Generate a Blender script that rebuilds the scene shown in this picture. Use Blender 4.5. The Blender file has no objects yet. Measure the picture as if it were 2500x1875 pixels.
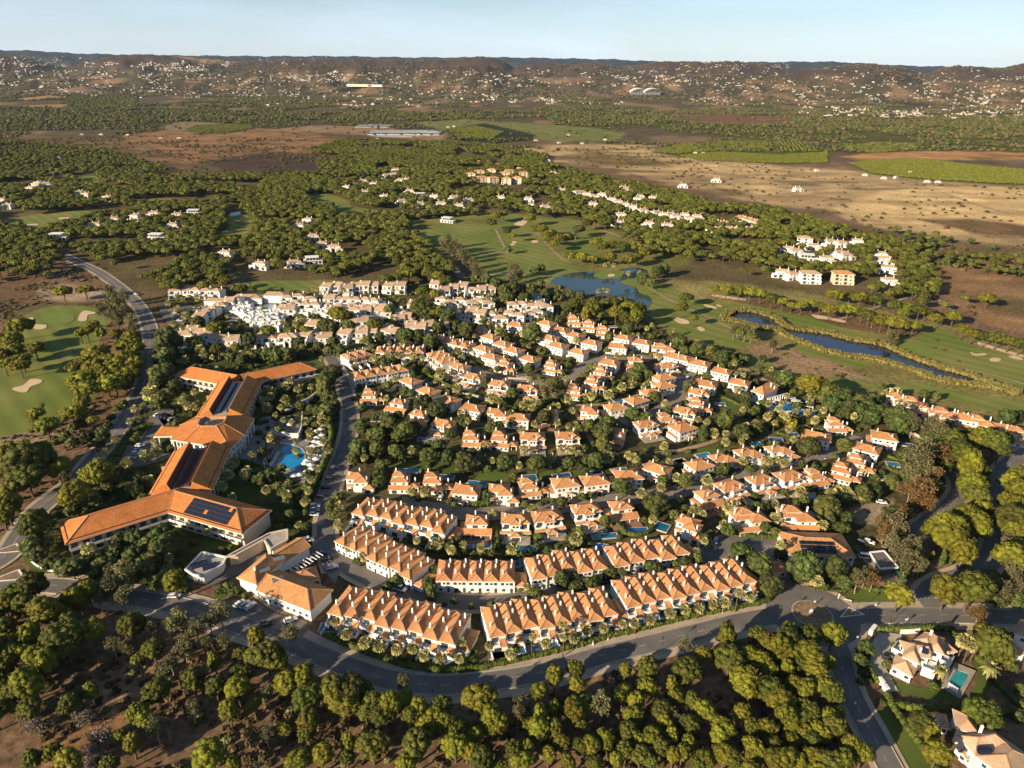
import bpy, bmesh, math, random
import numpy as np
from mathutils import Vector, Matrix, noise

random.seed(7); rng = np.random.default_rng(7)
scene = bpy.context.scene
col = scene.collection
R = math.radians

# ------------------------------------------------------------------ camera
F, CAM_H, PITCH, ROLL = 1735.0, 190.0, R(23.9), R(0.8)
FWD = Vector((0, math.cos(PITCH), -math.sin(PITCH)))
UP0 = Vector((0, math.sin(PITCH), math.cos(PITCH)))
RIGHT = Vector((1, 0, 0)) * math.cos(ROLL) + UP0 * math.sin(ROLL)
UP = UP0 * math.cos(ROLL) - Vector((1, 0, 0)) * math.sin(ROLL)
cd = bpy.data.cameras.new('camera'); cam = bpy.data.objects.new('camera', cd); col.objects.link(cam)
cd.sensor_width = 36; cd.lens = 36 * F / 2500; cd.clip_start = 1; cd.clip_end = 80000
m = Matrix((RIGHT, UP, -FWD)).transposed().to_4x4(); m.translation = (0, 0, CAM_H)
cam.matrix_world = m
scene.camera = cam

def ray(px, py):
    u, v = (px - 1250) / F, (937.5 - py) / F
    return RIGHT * u + UP * v + FWD
def at(px, py, z=0.0):
    """the point of the photograph's pixel (2500 wide) on the level z"""
    d = ray(px, py); t = (z - CAM_H) / d.z
    return Vector((d.x * t, d.y * t, z))
def depth_of(p): return (Vector(p) - Vector((0, 0, CAM_H))).dot(FWD)

# ------------------------------------------------------------------ light
SUN_EL, SHADOW_AZ = R(18.5), R(40)
sun_vec = Vector((-math.cos(SHADOW_AZ) * math.cos(SUN_EL), -math.sin(SHADOW_AZ) * math.cos(SUN_EL), math.sin(SUN_EL)))
sd = bpy.data.lights.new('sun', 'SUN'); sun = bpy.data.objects.new('sun', sd); col.objects.link(sun)
sd.energy = 5.0; sd.angle = R(0.5); sd.color = (1.0, 0.82, 0.57)
sun.rotation_euler = sun_vec.to_track_quat('Z', 'Y').to_euler()
world = bpy.data.worlds.new('World'); scene.world = world; world.use_nodes = True
wn, wl = world.node_tree.nodes, world.node_tree.links
bg = wn['Background']
sky = wn.new('ShaderNodeTexSky'); sky.sky_type = 'NISHITA'; sky.sun_disc = False
sky.sun_elevation = SUN_EL; sky.sun_rotation = math.atan2(sun_vec.x, sun_vec.y)
sky.altitude = 200; sky.air_density = 1.0; sky.dust_density = 0.2; sky.ozone_density = 3.0
# thin cirrus veil mixed into the sky
tc = wn.new('ShaderNodeTexCoord'); mp = wn.new('ShaderNodeMapping'); nz = wn.new('ShaderNodeTexNoise')
mp.inputs['Rotation'].default_value = (0.0, R(9), R(20)); mp.inputs['Scale'].default_value = (1.3, 1.3, 7.0)
nz.inputs['Scale'].default_value = 2.3; nz.inputs['Detail'].default_value = 7; nz.inputs['Roughness'].default_value = 0.55
nz.inputs['Distortion'].default_value = 0.5
cr = wn.new('ShaderNodeValToRGB'); cr.color_ramp.elements[0].position = 0.40; cr.color_ramp.elements[0].color = (0.0, 0.0, 0.0, 1); cr.color_ramp.elements[1].position = 0.75
cr.color_ramp.elements[1].color = (0.62, 0.62, 0.62, 1)
mx = wn.new('ShaderNodeMix'); mx.data_type = 'RGBA'
mx.inputs[7].default_value = (9.4, 11.4, 14.2, 1)
wl.new(tc.outputs['Generated'], mp.inputs[0]); wl.new(mp.outputs[0], nz.inputs['Vector'])
wl.new(nz.outputs['Fac'], cr.inputs[0]); 
sx = wn.new('ShaderNodeSeparateXYZ'); wl.new(tc.outputs['Generated'], sx.inputs[0])   # whitening towards the horizon, as real air does
hr = wn.new('ShaderNodeMapRange'); hr.interpolation_type = 'SMOOTHSTEP'; hr.inputs[1].default_value = 0.0; hr.inputs[2].default_value = 0.16; hr.inputs[3].default_value = 0.42; hr.inputs[4].default_value = 0.0
wl.new(sx.outputs[2], hr.inputs[0]); ad = wn.new('ShaderNodeMath'); ad.operation = 'MAXIMUM'; wl.new(cr.outputs[0], ad.inputs[0]); wl.new(hr.outputs[0], ad.inputs[1])
ad2 = wn.new('ShaderNodeMath'); ad2.operation = 'MULTIPLY_ADD'; ad2.inputs[1].default_value = 0.35; wl.new(cr.outputs[0], ad2.inputs[0]); wl.new(hr.outputs[0], ad2.inputs[2]); ad2.use_clamp = True
wl.new(ad2.outputs[0], mx.inputs[0]); wl.new(sky.outputs[0], mx.inputs[6])
wl.new(mx.outputs[2], bg.inputs[0]); bg.inputs[1].default_value = 0.05
vs = scene.view_settings; vs.view_transform = 'Standard'; vs.look = 'None'; vs.exposure = 1.08; vs.gamma = 1; vs.use_curve_mapping = False
scene.cycles.max_bounces = 5; scene.cycles.diffuse_bounces = 2; scene.cycles.glossy_bounces = 2
scene.cycles.transmission_bounces = 2; scene.cycles.volume_bounces = 0; scene.cycles.transparent_max_bounces = 4

# ------------------------------------------------------------------ materials
def mat(name, c1, c2=None, scale=0.5, rough=0.85, rnd=0.0, detail=5, island=0.0, spec=0.25, metal=0.0, bump=0.0, bscale=None, hue=0.0, pos=(0.35, 0.65)):
    m = bpy.data.materials.new(name); m.use_nodes = True
    n, l = m.node_tree.nodes, m.node_tree.links; b = n['Principled BSDF']
    b.inputs['Roughness'].default_value = rough; b.inputs['Metallic'].default_value = metal
    b.inputs['Specular IOR Level'].default_value = spec
    if c2 is None: c2 = tuple(v * 0.85 for v in c1)
    t = n.new('ShaderNodeTexCoord'); z = n.new('ShaderNodeTexNoise'); z.inputs['Scale'].default_value = scale; z.inputs['Detail'].default_value = detail
    r = n.new('ShaderNodeValToRGB'); r.color_ramp.elements[0].position = pos[0]; r.color_ramp.elements[1].position = pos[1]
    r.color_ramp.elements[0].color = (*c1, 1); r.color_ramp.elements[1].color = (*c2, 1)
    l.new(t.outputs['Object'], z.inputs['Vector']); l.new(z.outputs['Fac'], r.inputs[0])
    out = r.outputs[0]
    if rnd or island or hue:
        h = n.new('ShaderNodeHueSaturation'); l.new(out, h.inputs['Color']); out = h.outputs[0]
        oi = n.new('ShaderNodeObjectInfo')
        val = None
        if rnd:
            a = n.new('ShaderNodeMapRange'); a.inputs[3].default_value = 1 - rnd; a.inputs[4].default_value = 1 + rnd
            l.new(oi.outputs['Random'], a.inputs[0]); val = a.outputs[0]
        if island:
            g = n.new('ShaderNodeNewGeometry'); a2 = n.new('ShaderNodeMapRange'); a2.inputs[3].default_value = 1 - island; a2.inputs[4].default_value = 1 + island
            l.new(g.outputs['Random Per Island'], a2.inputs[0])
            if val is None: val = a2.outputs[0]
            else:
                mm = n.new('ShaderNodeMath'); mm.operation = 'MULTIPLY'; l.new(val, mm.inputs[0]); l.new(a2.outputs[0], mm.inputs[1]); val = mm.outputs[0]
        if val is not None: l.new(val, h.inputs['Value'])
        if hue:
            fr = n.new('ShaderNodeMath'); fr.operation = 'MULTIPLY'; fr.inputs[1].default_value = 7.31; l.new(oi.outputs['Random'], fr.inputs[0])
            f2 = n.new('ShaderNodeMath'); f2.operation = 'FRACT'; l.new(fr.outputs[0], f2.inputs[0])
            a3 = n.new('ShaderNodeMapRange'); a3.inputs[3].default_value = 0.5 - hue; a3.inputs[4].default_value = 0.5 + hue; l.new(f2.outputs[0], a3.inputs[0]); l.new(a3.outputs[0], h.inputs['Hue'])
    l.new(out, b.inputs['Base Color'])
    if bump:
        z2 = n.new('ShaderNodeTexNoise'); z2.inputs['Scale'].default_value = bscale or scale * 4; z2.inputs['Detail'].default_value = 4
        l.new(t.outputs['Object'], z2.inputs['Vector'])
        bp = n.new('ShaderNodeBump'); bp.inputs['Strength'].default_value = bump; bp.inputs['Distance'].default_value = 0.3
        l.new(z2.outputs['Fac'], bp.inputs['Height']); l.new(bp.outputs[0], b.inputs['Normal'])
    return m
def roof_mat(name, c1, c2, rnd):
    m = mat(name, c1, c2, scale=0.9, rough=0.9, rnd=rnd, detail=8, spec=0.1, hue=0.004)
    n, l = m.node_tree.nodes, m.node_tree.links; b = n['Principled BSDF']
    t = n.new('ShaderNodeTexCoord'); w = n.new('ShaderNodeTexWave'); w.bands_direction = 'Z'
    w.inputs['Scale'].default_value = 2.2; w.inputs['Distortion'].default_value = 1.5; w.inputs['Detail'].default_value = 2
    l.new(t.outputs['Object'], w.inputs['Vector'])
    bp = n.new('ShaderNodeBump'); bp.inputs['Strength'].default_value = 0.15; bp.inputs['Distance'].default_value = 0.1
    l.new(w.outputs['Fac'], bp.inputs['Height']); l.new(bp.outputs[0], b.inputs['Normal'])
    # weathering: patches and streaks of darker, lichened tiles
    src = b.inputs['Base Color'].links[0].from_socket; cur = src
    for sc_, lo_, hi_, st in ((5.0, 0.80, 1.18, (1, 1, 1)), (0.16, 0.86, 1.12, (1, 1, 1))):
        mp_ = n.new('ShaderNodeMapping'); mp_.inputs['Scale'].default_value = st; z_ = n.new('ShaderNodeTexNoise'); z_.inputs['Scale'].default_value = sc_; z_.inputs['Detail'].default_value = 3
        l.new(t.outputs['Object'], mp_.inputs[0]); l.new(mp_.outputs[0], z_.inputs['Vector']); r_ = n.new('ShaderNodeMapRange'); r_.inputs[1].default_value = .3; r_.inputs[2].default_value = .7; r_.inputs[3].default_value = lo_; r_.inputs[4].default_value = hi_; l.new(z_.outputs['Fac'], r_.inputs[0])
        h_ = n.new('ShaderNodeHueSaturation'); l.new(cur, h_.inputs['Color']); l.new(r_.outputs[0], h_.inputs['Value']); cur = h_.outputs[0]
    l.new(cur, b.inputs['Base Color'])
    return m
M = {}
M['wall'] = mat('white_render', (0.74, 0.72, 0.68), (0.66, 0.64, 0.60), 0.35, 0.9, rnd=0.05)
M['cream'] = mat('cream_render', (0.62, 0.50, 0.37), (0.55, 0.44, 0.32), 0.3, 0.9)
M['trim'] = mat('white_trim', (0.78, 0.76, 0.72), None, 1.0, 0.8)
M['roof'] = roof_mat('terracotta_tiles', (0.53, 0.265, 0.118), (0.43, 0.195, 0.082), 0.09)
M['ridge'] = mat('ridge_tiles', (0.46, 0.27, 0.15), (0.34, 0.17, 0.09), 1.5, 0.9)
M['proof'] = roof_mat('pale_clay_tiles', (0.50, 0.35, 0.24), (0.42, 0.28, 0.18), 0.12)
M['hroof'] = roof_mat('orange_clay_tiles', (0.52, 0.205, 0.062), (0.41, 0.15, 0.046), 0.03)
M['glass'] = mat('window_glass', (0.03, 0.04, 0.05), (0.06, 0.07, 0.08), 0.7, 0.12, spec=0.6)
M['solar'] = mat('solar_glass', (0.012, 0.016, 0.03), (0.02, 0.026, 0.045), 1.0, 0.15, spec=0.6)
M['grey'] = mat('grey_metal', (0.28, 0.29, 0.30), None, 1.0, 0.45, metal=0.5)
M['dark'] = mat('dark_metal', (0.03, 0.03, 0.032), None, 1.0, 0.5)
M['maroon'] = mat('maroon_sheet', (0.11, 0.04, 0.03), None, 0.6, 0.7)
M['flat'] = mat('flat_roof_screed', (0.40, 0.36, 0.31), (0.30, 0.27, 0.23), 0.4, 0.9)
M['paving'] = mat('terrace_paving', (0.40, 0.34, 0.27), (0.30, 0.25, 0.20), 0.6, 0.9, rnd=0.15)
M['brickpave'] = mat('clay_paving', (0.30, 0.15, 0.09), (0.22, 0.11, 0.07), 0.9, 0.9)
M['water'] = mat('pool_water', (0.012, 0.10, 0.22), (0.016, 0.14, 0.27), 0.25, 0.08, spec=0.6, hue=0.03, rnd=0.25)
M['lake'] = mat('lake_water', (0.022, 0.050, 0.062), (0.03, 0.060, 0.07), 0.01, 0.09, spec=0.5)
M['asphalt'] = mat('asphalt', (0.165, 0.148, 0.135), (0.12, 0.108, 0.10), 0.12, 0.9, bump=0.1)
M['pave'] = mat('pavement_slabs', (0.44, 0.35, 0.255), (0.34, 0.27, 0.19), 0.2, 0.92)
M['cobble'] = mat('cobble_paving', (0.25, 0.205, 0.165), (0.18, 0.15, 0.12), 0.3, 0.92)
M['sandpath'] = mat('sandy_path', (0.36, 0.25, 0.15), (0.27, 0.18, 0.11), 0.1, 0.95)
M['mark'] = mat('road_paint', (0.55, 0.53, 0.50), (0.40, 0.38, 0.36), 0.8, 0.8)
M['sand'] = mat('bunker_sand', (0.62, 0.46, 0.29), (0.52, 0.37, 0.23), 0.15, 0.95)
M['fair'] = mat('fairway_turf', (0.115, 0.15, 0.022), (0.19, 0.185, 0.048), 0.02, 0.95, detail=10, pos=(0.38, 0.68))
_n, _l = M['fair'].node_tree.nodes, M['fair'].node_tree.links; _b = _n['Principled BSDF']; _s = _b.inputs['Base Color'].links[0].from_socket
_t = _n.new('ShaderNodeTexCoord'); _w = _n.new('ShaderNodeTexWave'); _w.inputs['Scale'].default_value = 0.035; _w.inputs['Distortion'].default_value = 2.0; _w.inputs['Detail Scale'].default_value = 0.02; _w.bands_direction = 'DIAGONAL'
_r = _n.new('ShaderNodeMapRange'); _r.inputs[3].default_value = .88; _r.inputs[4].default_value = 1.1; _h = _n.new('ShaderNodeHueSaturation')
_l.new(_t.outputs['Object'], _w.inputs['Vector']); _l.new(_w.outputs['Fac'], _r.inputs[0]); _l.new(_r.outputs[0], _h.inputs['Value']); _l.new(_s, _h.inputs['Color']); _l.new(_h.outputs[0], _b.inputs['Base Color'])
M['green'] = mat('putting_turf', (0.13, 0.175, 0.03), (0.15, 0.185, 0.035), 0.1, 0.95)
M['lawn'] = mat('garden_lawn', (0.055, 0.085, 0.012), (0.085, 0.11, 0.02), 0.06, 0.95, detail=8, rnd=0.2)
M['pine'] = mat('pine_needles', (0.128, 0.122, 0.010), (0.084, 0.083, 0.008), 1.1, 0.75, rnd=0.28, island=0.35, hue=0.018, spec=0.2)
M['pinedk'] = mat('dark_pine_needles', (0.076, 0.082, 0.011), (0.050, 0.056, 0.008), 1.1, 0.75, rnd=0.28, island=0.35, hue=0.018, spec=0.2)
M['umb'] = mat('umbrella_pine_needles', (0.105, 0.108, 0.014), (0.066, 0.072, 0.011), 1.1, 0.75, rnd=0.35, island=0.35, hue=0.02, spec=0.2)
M['citrus'] = mat('citrus_leaves', (0.135, 0.14, 0.018), (0.09, 0.10, 0.015), 1.0, 0.8, island=0.3, rnd=0.2)
M['leaf'] = mat('broad_leaves', (0.066, 0.078, 0.016), (0.042, 0.053, 0.012), 1.0, 0.7, rnd=0.35, island=0.4, hue=0.03, spec=0.25)
M['olive'] = mat('grey_olive_leaves', (0.135, 0.125, 0.055), (0.09, 0.085, 0.035), 1.0, 0.8, rnd=0.25, island=0.4, hue=0.02)
M['palm'] = mat('palm_fronds', (0.33, 0.30, 0.115), (0.21, 0.20, 0.07), 1.5, 0.6, rnd=0.2, island=0.35, hue=0.015)
M['skirt'] = mat('dry_fronds', (0.23, 0.15, 0.07), (0.15, 0.10, 0.05), 2.0, 0.9, island=0.3)
M['hedge'] = mat('hedge_leaves', (0.085, 0.105, 0.016), (0.05, 0.068, 0.012), 1.2, 0.8, island=0.35, rnd=0.2)
M['dead'] = mat('bare_grey_twigs', (0.20, 0.165, 0.135), (0.13, 0.105, 0.085), 1.0, 0.95, island=0.3, rnd=0.1)
M['russet'] = mat('russet_leaves', (0.15, 0.085, 0.03), (0.10, 0.06, 0.022), 1.0, 0.8, island=0.35, rnd=0.15)
M['yellow'] = mat('yellow_leaves', (0.36, 0.27, 0.02), (0.24, 0.20, 0.02), 1.0, 0.8, island=0.3)
M['scrub'] = mat('dry_scrub', (0.10, 0.062, 0.035), (0.065, 0.055, 0.02), 0.7, 0.95, island=0.4, rnd=0.4)
M['reed'] = mat('bank_reeds', (0.20, 0.165, 0.05), (0.12, 0.11, 0.03), 0.4, 0.9, island=0.4)
M['farbush'] = mat('garrigue_scrub', (0.115, 0.088, 0.045), (0.08, 0.066, 0.033), 0.7, 0.9, island=0.3, rnd=0.35)
M['farwall'] = mat('distant_render', (0.42, 0.40, 0.37), (0.34, 0.32, 0.29), 0.05, 0.9, rnd=0.3)
M['bark'] = mat('bark', (0.12, 0.085, 0.06), (0.07, 0.05, 0.038), 1.5, 0.95)
M['pbark'] = mat('pale_bark', (0.26, 0.21, 0.16), (0.17, 0.135, 0.10), 1.0, 0.9)
M['fabric'] = mat('white_canvas', (0.72, 0.70, 0.66), None, 1.0, 0.9)
M['bluecloth'] = mat('blue_canvas', (0.05, 0.16, 0.36), None, 1.0, 0.8)
M['tyre'] = mat('tyre_rubber', (0.02, 0.02, 0.02), None, 1.0, 0.8)
M['lamp'] = mat('lamp_globe', (0.75, 0.74, 0.70), None, 1.0, 0.4)
M['stone'] = mat('pale_stone', (0.44, 0.38, 0.30), (0.34, 0.29, 0.23), 0.8, 0.9)
M['binn'] = mat('green_plastic', (0.02, 0.10, 0.06), None, 1.0, 0.5)
for nm, c in dict(white=(0.75, 0.75, 0.74), black=(0.015, 0.015, 0.018), silver=(0.40, 0.41, 0.42), blue=(0.03, 0.07, 0.20), grey=(0.12, 0.125, 0.13), red=(0.30, 0.02, 0.02)).items():
    M['car_' + nm] = mat(nm + '_car_paint', c, c, 1.0, 0.25, spec=0.5)

# ------------------------------------------------------------------ mesh + object helpers
class MB:
    def __init__(s): s.v = []; s.f = []; s.m = []
    def face(s, pts, mi=0):
        b = len(s.v); s.v += [tuple(p) for p in pts]; s.f.append(tuple(range(b, b + len(pts)))); s.m.append(mi); return s
    def box(s, x0, x1, y0, y1, z0, z1, mi=0):
        b = len(s.v)
        s.v += [(x0, y0, z0), (x1, y0, z0), (x1, y1, z0), (x0, y1, z0), (x0, y0, z1), (x1, y0, z1), (x1, y1, z1), (x0, y1, z1)]
        for f in ((0, 3, 2, 1), (4, 5, 6, 7), (0, 1, 5, 4), (1, 2, 6, 5), (2, 3, 7, 6), (3, 0, 4, 7)):
            s.f.append(tuple(b + i for i in f)); s.m.append(mi)
        return s
    def prism(s, poly, z0, z1, mi=0):
        n = len(poly); b = len(s.v)
        s.v += [(p[0], p[1], z0) for p in poly] + [(p[0], p[1], z1) for p in poly]
        for i in range(n):
            j = (i + 1) % n; s.f.append((b + i, b + j, b + n + j, b + n + i)); s.m.append(mi)
        s.f.append(tuple(b + n + i for i in range(n))); s.m.append(mi)
        return s
    def cyl(s, x, y, z0, z1, r0, r1=None, n=6, mi=0, dx=0, dy=0):
        r1 = r0 if r1 is None else r1; b = len(s.v)
        for k in range(n):
            a = 2 * math.pi * k / n; s.v.append((x + r0 * math.cos(a), y + r0 * math.sin(a), z0))
        for k in range(n):
            a = 2 * math.pi * k / n; s.v.append((x + dx + r1 * math.cos(a), y + dy + r1 * math.sin(a), z1))
        for k in range(n):
            j = (k + 1) % n; s.f.append((b + k, b + j, b + n + j, b + n + k)); s.m.append(mi)
        s.f.append(tuple(b + n + k for k in range(n))); s.m.append(mi)
        return s
    def bar(s, a, b_, w, mi=0):
        a, b_ = Vector(a), Vector(b_); d = (b_ - a).normalized(); u = d.cross(Vector((0, 0, 1)))
        if u.length < 1e-3: u = Vector((1, 0, 0))
        u = u.normalized() * w; v = u.cross(d).normalized() * w
        i = len(s.v)
        for p in (a, b_): s.v += [tuple(p + u - v), tuple(p + u + v), tuple(p - u + v), tuple(p - u - v)]
        for f in ((0, 1, 5, 4), (1, 2, 6, 5), (2, 3, 7, 6), (3, 0, 4, 7), (0, 3, 2, 1), (4, 5, 6, 7)):
            s.f.append(tuple(i + k for k in f)); s.m.append(mi)
        return s
    def hip(s, x0, x1, y0, y1, z, slope=0.42, h0=True, h1=True, t=0.22, caps=True, gable=False):
        """hip roof slab over a rectangle (eave outline given); ridge along the longer side"""
        W, D = x1 - x0, y1 - y0; sw = W < D
        if sw:   # ridge along y
            r = W / 2; zr = z + r * slope; xm = (x0 + x1) / 2
            a = (xm, y0 + (r if h0 else 0), zr); b = (xm, y1 - (r if h1 else 0), zr)
        else:
            r = D / 2; zr = z + r * slope; ym = (y0 + y1) / 2
            a = (x0 + (r if h0 else 0), ym, zr); b = (x1 - (r if h1 else 0), ym, zr)
        c = [(x0, y0, z), (x1, y0, z), (x1, y1, z), (x0, y1, z)]
        if sw:
            fs = [[c[0], c[1], a], [c[1], c[2], b, a], [c[2], c[3], b], [c[3], c[0], a, b]]
            ed = [(c[0], a), (c[1], a), (c[2], b), (c[3], b), (a, b)]
        else:
            fs = [[c[0], c[1], b, a], [c[1], c[2], b], [c[2], c[3], a, b], [c[3], c[0], a]]
            ed = [(c[0], a), (c[3], a), (c[1], b), (c[2], b), (a, b)]
        for f in fs: s.face(f, 0)
        lo = [(p[0], p[1], z - t) for p in c]
        for i in range(4):
            j = (i + 1) % 4; s.face([lo[i], lo[j], c[j], c[i]], 1)
        s.face([lo[3], lo[2], lo[1], lo[0]], 1)
        if caps:
            for p, q in ed:
                if (Vector(p) - Vector(q)).length > 0.3: s.bar(p, q, 0.16, 2)
        return s
    def lean(s, x0, x1, y0, y1, z0, z1, t=0.16):
        """lean-to: low edge at y0 (z0), high edge at y1 (z1)"""
        s.face([(x0, y0, z0), (x1, y0, z0), (x1, y1, z1), (x0, y1, z1)], 0)
        s.face([(x0, y0, z0 - t), (x0, y1, z1 - t), (x1, y1, z1 - t), (x1, y0, z0 - t)], 1)
        s.face([(x0, y0, z0 - t), (x1, y0, z0 - t), (x1, y0, z0), (x0, y0, z0)], 1)
        s.face([(x0, y0, z0 - t), (x0, y0, z0), (x0, y1, z1), (x0, y1, z1 - t)], 1)
        s.face([(x1, y0, z0 - t), (x1, y1, z1 - t), (x1, y1, z1), (x1, y0, z0)], 1)
        return s
    def mesh(s, name, mats, smooth=False):
        me = bpy.data.meshes.new(name); me.from_pydata(s.v, [], s.f)
        for x in mats: me.materials.append(M[x] if isinstance(x, str) else x)
        if len(mats) > 1: me.polygons.foreach_set('material_index', s.m)
        if smooth: me.polygons.foreach_set('use_smooth', [True] * len(s.f))
        me.update(); return me
def np_mesh(name, v, f, mats, mi=None, smooth=False):
    me = bpy.data.meshes.new(name); k = f.shape[1]
    me.vertices.add(len(v)); me.vertices.foreach_set('co', np.ascontiguousarray(v, dtype=np.float32).ravel())
    me.loops.add(len(f) * k); me.loops.foreach_set('vertex_index', np.ascontiguousarray(f, dtype=np.int32).ravel())
    me.polygons.add(len(f)); me.polygons.foreach_set('loop_start', np.arange(0, len(f) * k, k, dtype=np.int32))
    me.polygons.foreach_set('loop_total', np.full(len(f), k, dtype=np.int32))
    if mi is not None: me.polygons.foreach_set('material_index', np.asarray(mi, dtype=np.int32))
    if smooth: me.polygons.foreach_set('use_smooth', np.ones(len(f), dtype=bool))
    for x in mats: me.materials.append(M[x] if isinstance(x, str) else x)
    me.update(calc_edges=True); return me

RM = ['roof', 'trim', 'ridge']
def obj(name, me, parent=None, loc=(0, 0, 0), rz=0.0, sc=None):
    o = bpy.data.objects.new(name, me); col.objects.link(o)
    if parent is not None: o.parent = parent
    o.location = loc
    if rz: o.rotation_euler = (0, 0, rz)
    if sc is not None: o.scale = sc
    return o
def tag(o, label=None, cat=None, group=None, kind=None):
    if label: o['label'] = label
    if cat: o['category'] = cat
    if group: o['group'] = group
    if kind: o['kind'] = kind
    return o
def thing(name, label, cat, loc, rz=0.0, group=None, sc=None):
    return tag(obj(name, None, None, loc, rz, sc), label, cat, group)
class N:                                    # one part of a kind of thing: name, mesh, place, its own parts
    def __init__(s, name, me, loc=(0, 0, 0), rz=0.0, kids=()): s.name, s.me, s.loc, s.rz, s.kids = name, me, loc, rz, list(kids)
def grow(parent, nodes):
    for n in nodes:
        o = obj(n.name, n.me, parent, n.loc, n.rz)
        if n.kids: grow(o, n.kids)
ORD = 'first second third fourth fifth sixth seventh eighth ninth tenth eleventh twelfth thirteenth fourteenth fifteenth sixteenth seventeenth eighteenth nineteenth twentieth'.split()
def ordinal(i):
    if i < 20: return ORD[i]
    t, u = divmod(i + 1, 10); tens = ['', '', 'twent', 'thirt', 'fort', 'fift', 'sixt', 'sevent', 'eight', 'ninet'][t]
    return tens + 'ieth' if u == 0 else tens + 'y-' + ORD[u - 1]
def struct(name, me, kind='structure', loc=(0, 0, 0)): return tag(obj(name, me, None, loc), kind=kind)
def reg(ox, oy, k, s):
    """'x y a b;...' read in an enlarged crop's pixels -> photograph pixels (lengths scaled too)"""
    out = []
    for t in s.split(';'):
        q = t.split()
        if len(q) < 2: continue
        out.append([ox + float(q[0]) / k, oy + float(q[1]) / k] + q[2:])
    return out
K = 2.6543; K5 = 5.267
Z = [0.02]
def nz_():
    Z[0] += 0.004; return Z[0]
def smooth_path(pts, n=8, closed=False):
    P = [Vector(p) for p in pts]; out = []; L = len(P)
    for i in range(L if closed else L - 1):
        if closed: p0, p1, p2, p3 = P[i - 1], P[i], P[(i + 1) % L], P[(i + 2) % L]
        else: p0, p1, p2, p3 = P[max(i - 1, 0)], P[i], P[i + 1], P[min(i + 2, L - 1)]
        for k in range(n):
            t = k / n
            out.append(0.5 * ((2 * p1) + (p2 - p0) * t + (2 * p0 - 5 * p1 + 4 * p2 - p3) * t * t + (3 * p1 - p0 - 3 * p2 + p3) * t ** 3))
    if not closed: out.append(P[-1])
    return out
def sheet(name, px, material, kind='structure', z=None, n=5, jag=0.0, closed_smooth=True):
    w = [at(p[0], p[1]) for p in px]
    if closed_smooth: w = smooth_path(w, n, True)
    if jag:
        w = [p + Vector((noise.noise(p * 0.05) , noise.noise(p * 0.05 + Vector((9, 3, 0))), 0)) * jag for p in w]
    z = z or nz_()
    bm = bmesh.new(); vs_ = [bm.verts.new((p.x, p.y, z)) for p in w]; f = bm.faces.new(vs_)
    f.normal_update()
    if f.normal.z < 0: f.normal_flip()
    bmesh.ops.triangulate(bm, faces=[f])
    me = bpy.data.meshes.new(name); bm.to_mesh(me); bm.free(); me.materials.append(M[material])
    o = obj(name, me); tag(o, kind=kind); return o
BLOCK = {}                                   # coarse grid of places already taken
def block(x, y, r):
    c = 4.0
    for i in range(int((x - r) // c), int((x + r) // c) + 1):
        for j in range(int((y - r) // c), int((y + r) // c) + 1):
            BLOCK.setdefault((i, j), []).append((x, y, r))
def free(x, y, r):
    for (bx, by, br) in BLOCK.get((int(x // 4), int(y // 4)), ()):
        if (x - bx) ** 2 + (y - by) ** 2 < (br + r) ** 2: return False
    return True
def ribbon(name, path, w, material, z=None, thick=0.0, kind='structure', blk=True):
    L = len(path); v = []; z = z or nz_()
    for i, p in enumerate(path):
        d = (path[min(i + 1, L - 1)] - path[max(i - 1, 0)]); d.z = 0; d.normalize(); nrm = Vector((-d.y, d.x, 0)) * w / 2
        v += [tuple(p + nrm)[:2] + (z,), tuple(p - nrm)[:2] + (z,)]
        if blk: block(p.x, p.y, w / 2)
    f = [(2 * i, 2 * i + 1, 2 * i + 3, 2 * i + 2) for i in range(L - 1)]
    me = bpy.data.meshes.new(name); me.from_pydata(v, [], f); me.materials.append(M[material]); me.update()
    return tag(obj(name, me), kind=kind)
def offset(path, o):
    out = []; L = len(path)
    for i, p in enumerate(path):
        d = (path[min(i + 1, L - 1)] - path[max(i - 1, 0)]); d.z = 0; d.normalize(); out.append(p + Vector((-d.y, d.x, 0)) * o)
    return out
def resample(path, step):
    out = [path[0].copy()]; acc = 0
    for a, b in zip(path, path[1:]):
        d = (b - a).length; t = step - acc
        while t <= d and d > 0: out.append(a.lerp(b, t / d)); t += step
        acc = (acc + d) % step
    return out
# ------------------------------------------------------------------ terrain
def pts(s): return [tuple(float(a) for a in t.split(',')) for t in s.split()]
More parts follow.
